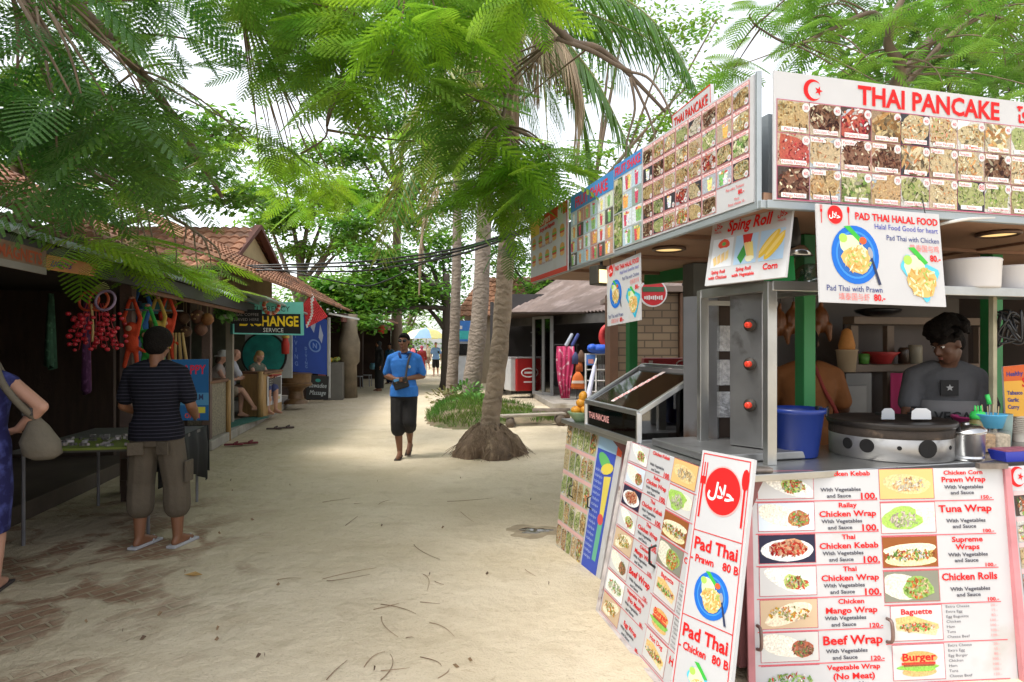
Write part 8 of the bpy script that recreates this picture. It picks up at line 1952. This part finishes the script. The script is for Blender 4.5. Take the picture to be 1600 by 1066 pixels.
broad_tree('tall_tree', 'dense dark tree behind the feathery tree at the right edge', (p.x, p.y, 0), 6.5, .3,
    [bl(1350, 110, 14, 2.5, 60, 40), bl(1480, 100, 14, 3, 70, 50), bl(1590, 110, 14, 3, 60, 50), bl(1420, 20, 15, 2, 70, 30), bl(1560, 20, 15, 2.5, 60, 40), bl(1300, 60, 15, .8, 30, 25)], 4600, .22, ALMOND, BARK, 12)
for i, (px, Y, h, lab) in enumerate(((575, 46, 6, 'distant bushy tree at the end of the path left of the parasol'), (640, 52, 7, 'distant pale tree at the end of the path above the parasol'), (720, 44, 6, 'distant tree behind the ticket booth'), (510, 40, 6, 'distant dark tree behind the far left shops'), (800, 48, 7, 'distant tree behind the tiled house'), (900, 42, 7, 'distant tree behind the minimart'))):
    p = at(px, 0, Y)
    broad_tree('far_tree', lab, (p.x, p.y, 0), h * .6, .3, [(p.x + rnd.uniform(-1.5, 1.5), Y + rnd.uniform(-1, 1), z, 1, 2.4, 1.5, 1.0) for z in (1.1, 2.3, 3.2, 4.5, h)], 2300, .34, [ALMOND, PALE_L][i % 2], BARK, 30 + i)

# ---------------------------------------------------------------- coconut palms
def frond(base, d0, L, bend, seed, nl=46, ll=.62, hang=.75, mid=None, face=None):
    """returns (midrib points, leaflet arrays)"""
    g = np.random.default_rng(seed); pts = [np.array(base)]; d = np.array(d0, dtype=float); d /= np.linalg.norm(d); n = 16
    if mid is not None:
        P = crom([V(base)] + [V(m) for m in mid], 6); pts = [np.array(p) for p in P]
    else:
        for i in range(n): pts.append(pts[-1] + d * L / n); d = d + np.array([0, 0, -bend / n]); d /= np.linalg.norm(d)
    pts = np.array(pts); m = len(pts); T_, Y, Z, Sc = [], [], [], []
    tan = np.gradient(pts, axis=0); tan /= np.linalg.norm(tan, axis=1, keepdims=True)
    for i in range(nl):
        t = .14 + .86 * i / (nl - 1); f = t * (m - 1); a = min(int(f), m - 2); p = pts[a] + (pts[a + 1] - pts[a]) * (f - a); tt = tan[a]
        side = np.array(face, dtype=float) if face is not None else np.cross(tt, [0, 0, 1.0]); side /= np.linalg.norm(side) + 1e-9; prof = math.sin(math.pi * min(1, .22 + .74 * t)) ** .6
        for s_ in (-1, 1):
            y = side * s_ * .75 + tt * (.45 + .4 * t) + np.array([0, 0, -hang * g.uniform(.7, 1.2)]) + g.normal(0, .06, 3)
            T_.append(p); Y.append(y); Z.append(np.array([0, 0, 1.0]) + side * s_ * .5 if face is None else np.array([0, -1, .35]) + g.normal(0, .25, 3)); Sc.append(ll * prof * g.uniform(.85, 1.1))
    return pts, np.array(T_), np.array(Y), np.array(Z), np.array(Sc)
LLV = [(-.008, 0, 0), (.008, 0, 0), (-.016, .35, .0), (.016, .35, .0), (-.012, .7, -.05), (.012, .7, -.05), (-.002, 1, -.16), (.002, 1, -.16)]
LLF = [(0, 1, 3, 2), (2, 3, 5, 4), (4, 5, 7, 6)]
def trunk_mat(name, col):
    m = mat(name, col, .9, 0, .28, 5, 0, stain=((col[0] * .45, col[1] * .42, col[2] * .4), 7, .6)); t = m.node_tree; N, L = t.nodes, t.links; tc = N.new('ShaderNodeTexCoord'); w = N.new('ShaderNodeTexWave'); w.bands_direction = 'Z'; w.inputs['Scale'].default_value = 2.6; w.inputs['Distortion'].default_value = 9; w.inputs['Detail'].default_value = 4; w.inputs['Detail Scale'].default_value = 2.2
    L.new(tc.outputs['Object'], w.inputs['Vector']); bp = N.new('ShaderNodeBump'); bp.inputs['Strength'].default_value = .5; bp.inputs['Distance'].default_value = .02; L.new(w.outputs['Fac'], bp.inputs['Height']); L.new(bp.outputs[0], N['Principled BSDF'].inputs['Normal']); return m
TRUNK_A, TRUNK_B = trunk_mat('palm_trunk', (.27, .205, .145)), trunk_mat('grey_palm_trunk', (.23, .185, .145))
def palm(label, trunk, radii, m_, crown, fronds, dead, mleaf=PALM, n_auto=0, seed=0, L=3.0, ll=.62):
    T = Thing('coconut_palm', (trunk[0][0], trunk[0][1], 0), label, 'palm')
    pts = crom(trunk, 6); mb = MB(); n = len(pts)
    rr = [radii[0] + (radii[1] - radii[0]) * (i / (n - 1)) ** .7 for i in range(n)]; rr = [r * (1 + .05 * math.sin(i * 2.1) + .03 * rnd.uniform(-1, 1)) for i, r in enumerate(rr)]; mb.tube(pts, rr, 16); T.part(mb, 'trunk', m_, True)
    g = np.random.default_rng(seed); c = np.array(crown)
    allf = [(f, None) for f in fronds]
    for k in range(n_auto):
        a = k * 2.4 + g.uniform(-.3, .3); el = g.uniform(-.3, 1.1); allf.append((None, (math.cos(a) * math.cos(el), math.sin(a) * math.cos(el), math.sin(el))))
    for k, (mid, d) in enumerate(allf):
        mm = mleaf
        if mid is not None and isinstance(mid, tuple): mm, mid = mid
        P, T_, Y, Z, Sc = frond(c, d or (1, 0, 0), L * g.uniform(.85, 1.1), g.uniform(1.3, 2.2), seed + k, ll=ll, mid=mid, nl=70 if mm is PALM_Y else 46, hang=.4 if mm is PALM_Y else .75, face=(.95, -.3, .1) if mm is PALM_Y else None)
        rib = MB(); rib.tube([V(p) for p in P], [max(.006, .028 * (1 - i / len(P))) for i in range(len(P))], 6); fo = T.part(rib, 'frond', mat('palm_rib', (.20, .20, .07), .5), True)
        o = bulk('leaflets', LLV, LLF, basis(Y, Z), T_, Sc, mm, fo, T.loc)
    for k, mid in enumerate(dead):
        P, T_, Y, Z, Sc = frond(mid[0], None or (0, 0, -1), 1, 0, seed + 100 + k, nl=44, ll=.75, hang=1.4, mid=mid[1:])
        rib = MB(); rib.tube([V(p) for p in P], [max(.006, .03 * (1 - i / len(P))) for i in range(len(P))], 6); fo = T.part(rib, 'dead_frond', DEAD, True)
        bulk('leaflets', LLV, LLF, basis(Y, Z), T_, Sc, DEAD, fo, T.loc)
    return T
Y1 = 9.4
c1 = at(818, -5, Y1)
T1 = palm('leaning coconut palm with a broad root mound and skirt of dead fronds', [at(764, 690, Y1), at(768, 640, Y1), at(779, 560, Y1), at(789, 430, Y1), at(797, 250, Y1), at(800, 120, Y1), c1], (.145, .115), TRUNK_A, c1,
    [[at(900, 15, 9.3), at(980, 45, 9.2), at(1065, 85, 9.0)], [at(880, 60, 9.2), at(940, 140, 9.0), at(1010, 290, 8.8)], [at(860, 40, 9.6), at(900, 130, 9.7), at(925, 260, 9.7)], (PALM_Y, [at(740, 60, 8.6), at(668, 165, 8.0), at(592, 400, 7.8)]), [at(880, -20, 10), at(985, 20, 10.4), at(1060, 150, 10.8)],
     (PALM_Y, [at(770, 40, 8.8), at(712, 150, 8.4), at(662, 360, 8.2)]), [at(770, -40, 9.6), at(690, -10, 9.9), at(620, 110, 10.2)], [at(840, 30, 8.4), at(850, 130, 7.9), at(860, 290, 7.7)]],
    [[at(838, 25, 9.3), at(850, 70, 9.2), at(900, 110, 9.1), at(897, 230, 9.1)], [at(800, 30, 9.3), at(790, 60, 9.2), at(785, 110, 9.2), at(780, 190, 9.2)], [at(845, 20, 9.3), at(842, 60, 9.2), at(838, 140, 9.2)], [at(842, 30, 9.0), at(880, 70, 8.9), at(905, 130, 8.9), at(900, 260, 8.9)], [at(806, 40, 9.1), at(812, 90, 9.0), at(805, 150, 9.0), at(800, 230, 9.0)], [at(815, 20, 9.2), at(775, 60, 9.1), at(762, 110, 9.1), at(758, 165, 9.1)]], n_auto=7, seed=50, ll=.85)
# fibrous root mound
mb = MB(); b = at(764, 690, Y1); vs = []; n, m_ = 40, 10
for j in range(m_ + 1):
    t = j / m_; r = .37 * math.cos(t * 1.5) ** .8 + .14; z = -.02 + .45 * t ** .9
    for k in range(n):
        a = 6.2832 * k / n; w = 1 + (.12 * math.sin(5 * a + 1.3) + .08 * math.sin(11 * a) + .06 * rnd.uniform(-1, 1)) * (1 - t)
        vs.append(V((b.x + r * w * math.cos(a), b.y + r * w * math.sin(a), z + .02 * rnd.uniform(-1, 1))))
mb.add(vs, [(j * n + k, j * n + (k + 1) % n, (j + 1) * n + (k + 1) % n, (j + 1) * n + k) for j in range(m_) for k in range(n)])
T1.part(mb, 'root_mound', mat('fibrous_roots', (.17, .115, .075), .95, 0, .4, 10, 1.0, 45, stretch=(1.5, 1.5, .4), stain=((.27, .20, .13), 5, .6)), True)
mb = MB()
dome = lambda r: .44 * math.acos(min(1, max(0, (r - .13) / .37)) ** 1.25) / 1.5
for k in range(520):
    a = rnd.random() * 6.2832; a2 = a + rnd.uniform(-.25, .25)
    if k < 50: r0 = rnd.uniform(.44, .5); r1 = rnd.uniform(.53, .72)
    else: r0 = rnd.uniform(.15, .46); r1 = min(.52, r0 + rnd.uniform(.03, .14))
    p0 = V((b.x + r0 * math.cos(a), b.y + r0 * math.sin(a), dome(r0) + .012)); p1 = V((b.x + r1 * math.cos(a2), b.y + r1 * math.sin(a2), dome(r1) + .012)); mb.tube(bez(p0, p0.lerp(p1, .5) + V((0, 0, .02)), p1, 4), [.006, .006, .005, .004, .003], 4)
o = T1.part(mb, 'roots', mat('root_strand', (.20, .14, .09), .9, 0, .3, 20)); o['kind'] = 'stuff'
Y2 = 16.5; c2 = at(772, 60, Y2)
palm('thick grey coconut palm growing from the grassy mound', [at(728, 640, Y2), at(737, 600, Y2), at(750, 480, Y2), at(757, 330, Y2), at(765, 180, Y2), c2], (.27, .16), TRUNK_B, c2,
    [[at(720, 20, 16), at(660, 60, 15.6), at(610, 190, 15.4)], [at(830, 40, 16), at(890, 110, 15.8), at(930, 220, 15.6)], [at(730, 80, 16), at(690, 170, 15.8), at(670, 300, 15.7)]], [[at(760, 80, 16.3), at(740, 120, 16.2), at(735, 200, 16.2)]], n_auto=11, seed=70, L=3.4, ll=.75)
Y3 = 17.5; c3 = at(715, 215, Y3)
palm('slender pale coconut palm between the dark trunk and the thick palm', [at(704, 632, Y3), at(706, 600, Y3), at(711, 500, Y3), at(714, 380, Y3), c3], (.19, .11), TRUNK_B, c3,
    [[at(670, 240, 17.2), at(640, 310, 17), at(628, 400, 17)], [at(750, 230, 17.2), at(790, 290, 17), at(815, 380, 17)]], [[at(700, 260, 17.3), at(665, 330, 17.2), at(657, 390, 17.2), at(655, 450, 17.2)]], n_auto=9, seed=90, L=2.8, ll=.62)
# broad green shrub in front of the palm trunk and small plants
def shrub(name, label, c, r, n, ls, m_, seed):
    c = V(c); g = np.random.default_rng(seed); T = Thing(name, (c.x, c.y, 0), label, 'plant'); d = g.normal(0, 1, (n, 3)); d /= np.linalg.norm(d, axis=1, keepdims=True); P = np.array(c) + d * np.array(r) * g.uniform(.3, 1, (n, 1))
    P[:, 2] = np.maximum(P[:, 2], .03); bulk('leaves', L6V, L6F, basis(d * [1, 1, .5] + [0, 0, .25], np.array([0, 0, 1]) + g.normal(0, .3, (n, 3))), P, g.uniform(ls * .7, ls * 1.2, n), m_, T.o, T.loc)
    mb = MB(); mb.tube([V((c.x, c.y, 0)), V((c.x, c.y, c.z))], .02, 6); T.part(mb, 'stem', TWIG); return T
p = gp(792, 606); shrub('seedling', 'small light green plant in front of the red cooler', (p.x, p.y, .12), (.28, .2, .1), 60, .16, LEAFG, 3)

# ---------------------------------------------------------------- grassy mound, grass
def mound_h(x, y):
    h = 0
    for cx, cy, rx, ry, hh in ((-.98, 15.0, .98, 2.8, .34), (.10, 13.5, 1.0, .55, .08), (-.5, 15.5, 1.1, 2.4, .10)):
        q = ((x - cx) / rx) ** 2 + ((y - cy) / ry) ** 2
        if q < 1: h = max(h, hh * (1 - q) ** .8)
    return h
mb = MB(); xs = [-2.3 + .1 * i for i in range(42)]; ys = [11.8 + .15 * i for i in range(46)]
vs = [V((x, y, mound_h(x, y) * (1 + .15 * noise.noise(V((x * 3, y * 3, 0)))) - (.05 if mound_h(x, y) == 0 else -.022))) for y in ys for x in xs]; n = len(xs)
mb.add(vs, [(j * n + i, j * n + i + 1, (j + 1) * n + i + 1, (j + 1) * n + i) for j in range(len(ys) - 1) for i in range(n - 1)])
o = mb.build('earth_mound', mat('mound_earth', (.22, .17, .105), .95, 0, .3, 4, .5, 20, stain=((.10, .13, .04), 2.2, .5)), None, True); o['kind'] = 'structure'
g = np.random.default_rng(4); P = []
while len(P) < 8000:
    x, y = g.uniform(-2.2, 1.6), g.uniform(11.9, 18.2); h = mound_h(x, y)
    if h > .012 and noise.noise(V((x * 1.7, y * 1.7, 3))) + h * .8 > (-.08 if y < 14.5 else .1): P.append((x, y, h + .015))
P = np.array(P); N_ = len(P); a = g.random(N_) * 6.283; t = g.uniform(.1, .8, N_)
Yd = np.stack([np.cos(a) * t, np.sin(a) * t, np.ones(N_)], 1)
o = bulk('grass', [(-.045, 0, 0), (.045, 0, 0), (.03, .55, .03), (-.03, .55, .03), (.004, 1, .14), (-.004, 1, .14)], [(0, 1, 2, 3), (3, 2, 4, 5)], basis(Yd, np.stack([-np.sin(a), np.cos(a), np.zeros(N_)], 1)), P, g.uniform(.05, .17, N_), mat('grass_blade', (.10, .20, .03), .5, 0, 0, trans=.4, hue=.045, island=.5)); o['kind'] = 'stuff'
for i, (px, py, Y, lab) in enumerate(((728, 612, 16.2, 'leafy weeds at the foot of the thick palm'), (700, 622, 15.6, 'dry leafy weeds at the foot of the slender palm'), (745, 630, 14.6, 'low leafy weeds on the right of the grassy mound'))):
    p = at(px, py, Y); shrub('weed_clump', lab, (p.x, p.y, max(.3, p.z)), (.5, .4, .22), 160, .15, [LEAFG, mat('dry_weed', (.16, .15, .05), .7, 0, 0, trans=.25, island=.4)][i % 2], 40 + i)
# plank bench on logs
a_, b_ = at(783, 655, 12.7), at(882, 650, 13.0)
T = thing('plank_bench', V((a_.x, a_.y, 0)), 'weathered plank bench lying on short logs beside the palm', 'bench')
mb = MB(); mb.beam(V((a_.x, a_.y, .20)), V((b_.x, b_.y, .22)), .26, .045); T.part(mb, 'plank', mat('weathered_plank', (.36, .31, .25), .85, 0, .2, 4, .3, 25), bevel=.006)
for t, r in ((.14, .09), (.93, .11)):
    p = V((a_.x, a_.y, 0)).lerp(V((b_.x, b_.y, 0)), t); mb = MB(); mb.tube([p + V((0, -.28, r * .85)), p + V((0, .28, r * .85))], r, 10); T.part(mb, 'log', mat('log_bark', (.13, .10, .075), .9, 0, .3, 9, .5, 20), True)
p = at(868, 640, 14.2); T = thing('log', V((p.x, p.y, 0)), 'dark log lying behind the plank bench', 'log'); mb = MB(); mb.tube([V((p.x - .5, p.y, .10)), V((p.x + .3, p.y - .2, .12))], .11, 10); T.part(mb, 'trunk_piece', mat('log_bark', (.13, .10, .075), .9), True)
# dry twigs, leaves and scraps on the sand
tw = [((320, 205), (455, 183)), ((470, 212), (515, 209)), ((590, 213), (645, 190)), ((320, 575), (580, 520)), ((340, 583), (548, 553)), ((100, 583), (215, 572)), ((760, 405), (885, 478)), ((805, 550), (822, 630)), ((860, 580), (905, 598)), ((565, 715), (690, 686)), ((600, 690), (770, 738)), ((605, 750), (684, 848)), ((790, 682), (885, 690)), ((835, 780), (955, 850)), ((720, 853), (758, 850)), ((520, 998), (622, 920)), ((600, 1060), (645, 930)), ((600, 1015), (740, 998)), ((790, 945), (892, 990)), ((875, 1050), (930, 1003)), ((340, 1060), (440, 965)), ((1295, 523), (1348, 556)), ((920, 198), (1140, 185)), ((985, 245), (1050, 290)), ((430, 315), (490, 268))]
for i, ((x0, y0), (x1, y1)) in enumerate(tw):
    f = 500 / 1540; a, b = gp(400 + x0 * f, 720 + y0 * f), gp(400 + x1 * f, 720 + y1 * f); L_ = (b - a).length
    for v in (a, b): v.z = gh(v.x, v.y) + .004
    mid = a.lerp(b, rnd.uniform(.3, .7)) + V((rnd.uniform(-.25, .25) * L_, rnd.uniform(-.3, .3) * L_, .006)); mid.z = gh(mid.x, mid.y) + .009
    mb = MB(); base = a.lerp(b, .5); mb.tube(bez(a, mid, b, 7), [.0024, .0024, .0022, .002, .002, .0016, .0014, .001], 5, None)
    o = mb.build('dry_twig', mat('dry_twig%d' % (i % 2), [(.22, .14, .085), (.32, .22, .14)][i % 2], .9), None, True, 0, rel=base, loc=base)
    tag(o, 'thin brown dry twig lying on the sandy path', 'twig', 'dry twigs on the sand')
def fallen(px, py, L_, col, label, grp=None):
    c = gp(px, py); c.z = gh(c.x, c.y) + .008; a = rnd.random() * 6.28; d = V((math.cos(a), math.sin(a), 0)) * L_; s_ = V((-d.y, d.x, 0)) * .35
    mb = MB(); mb.add([c - d, c + s_ + V((0, 0, .02)), c + d + V((0, 0, .01)), c - s_ + V((0, 0, .012)), c + V((0, 0, -.004))], [(0, 4, 1), (1, 4, 2), (2, 4, 3), (3, 4, 0)])
    o = mb.build('fallen_leaf', mat('leaf%.2f' % col[0], col, .8, 0, .2, 20), None, False, 0, rel=c, loc=c); sm = o.modifiers.new('thick', 'SOLIDIFY'); sm.thickness = .002
    tag(o, label, 'leaf', grp)
fallen(302, 902, .07, (.42, .26, .09), 'curled yellow brown leaf on the sand in front of the striped man')
for k in range(30):
    px, py = rnd.uniform(60, 900), rnd.uniform(740, 1050)
    if px > 840 and py < 900: continue
    fallen(px, py, rnd.uniform(.006, .018), rnd.choice([(.30, .20, .12), (.28, .19, .11), (.14, .09, .06)]), 'tiny dry leaf scrap lying on the sandy path', 'leaf scraps on the sand')

# unseen tree added behind the viewer's left to darken the souvenir shop front
broad_tree('tall_tree', 'unseen tall tree added to shade the near end of the souvenir shop', (-6.4, -1.2, 0), 6.0, .3,
    [(-5.0, .5, 6.6, 3, 2.0, 1.8, .9), (-5.4, 2.8, 7.2, 3, 2.0, 1.6, .9), (-4.6, -1.5, 6.2, 2, 1.4, 1.7, .9), (-7.5, 1.0, 6.8, 2, 1.6, 2.0, .9), (-5.5, -3, 6.5, 2, 2, 1.6, .9), (-4.8, 4.8, 6.9, 2, 1.4, 1.3, .8)], 10000, .30, ALMOND, BARK, 77)
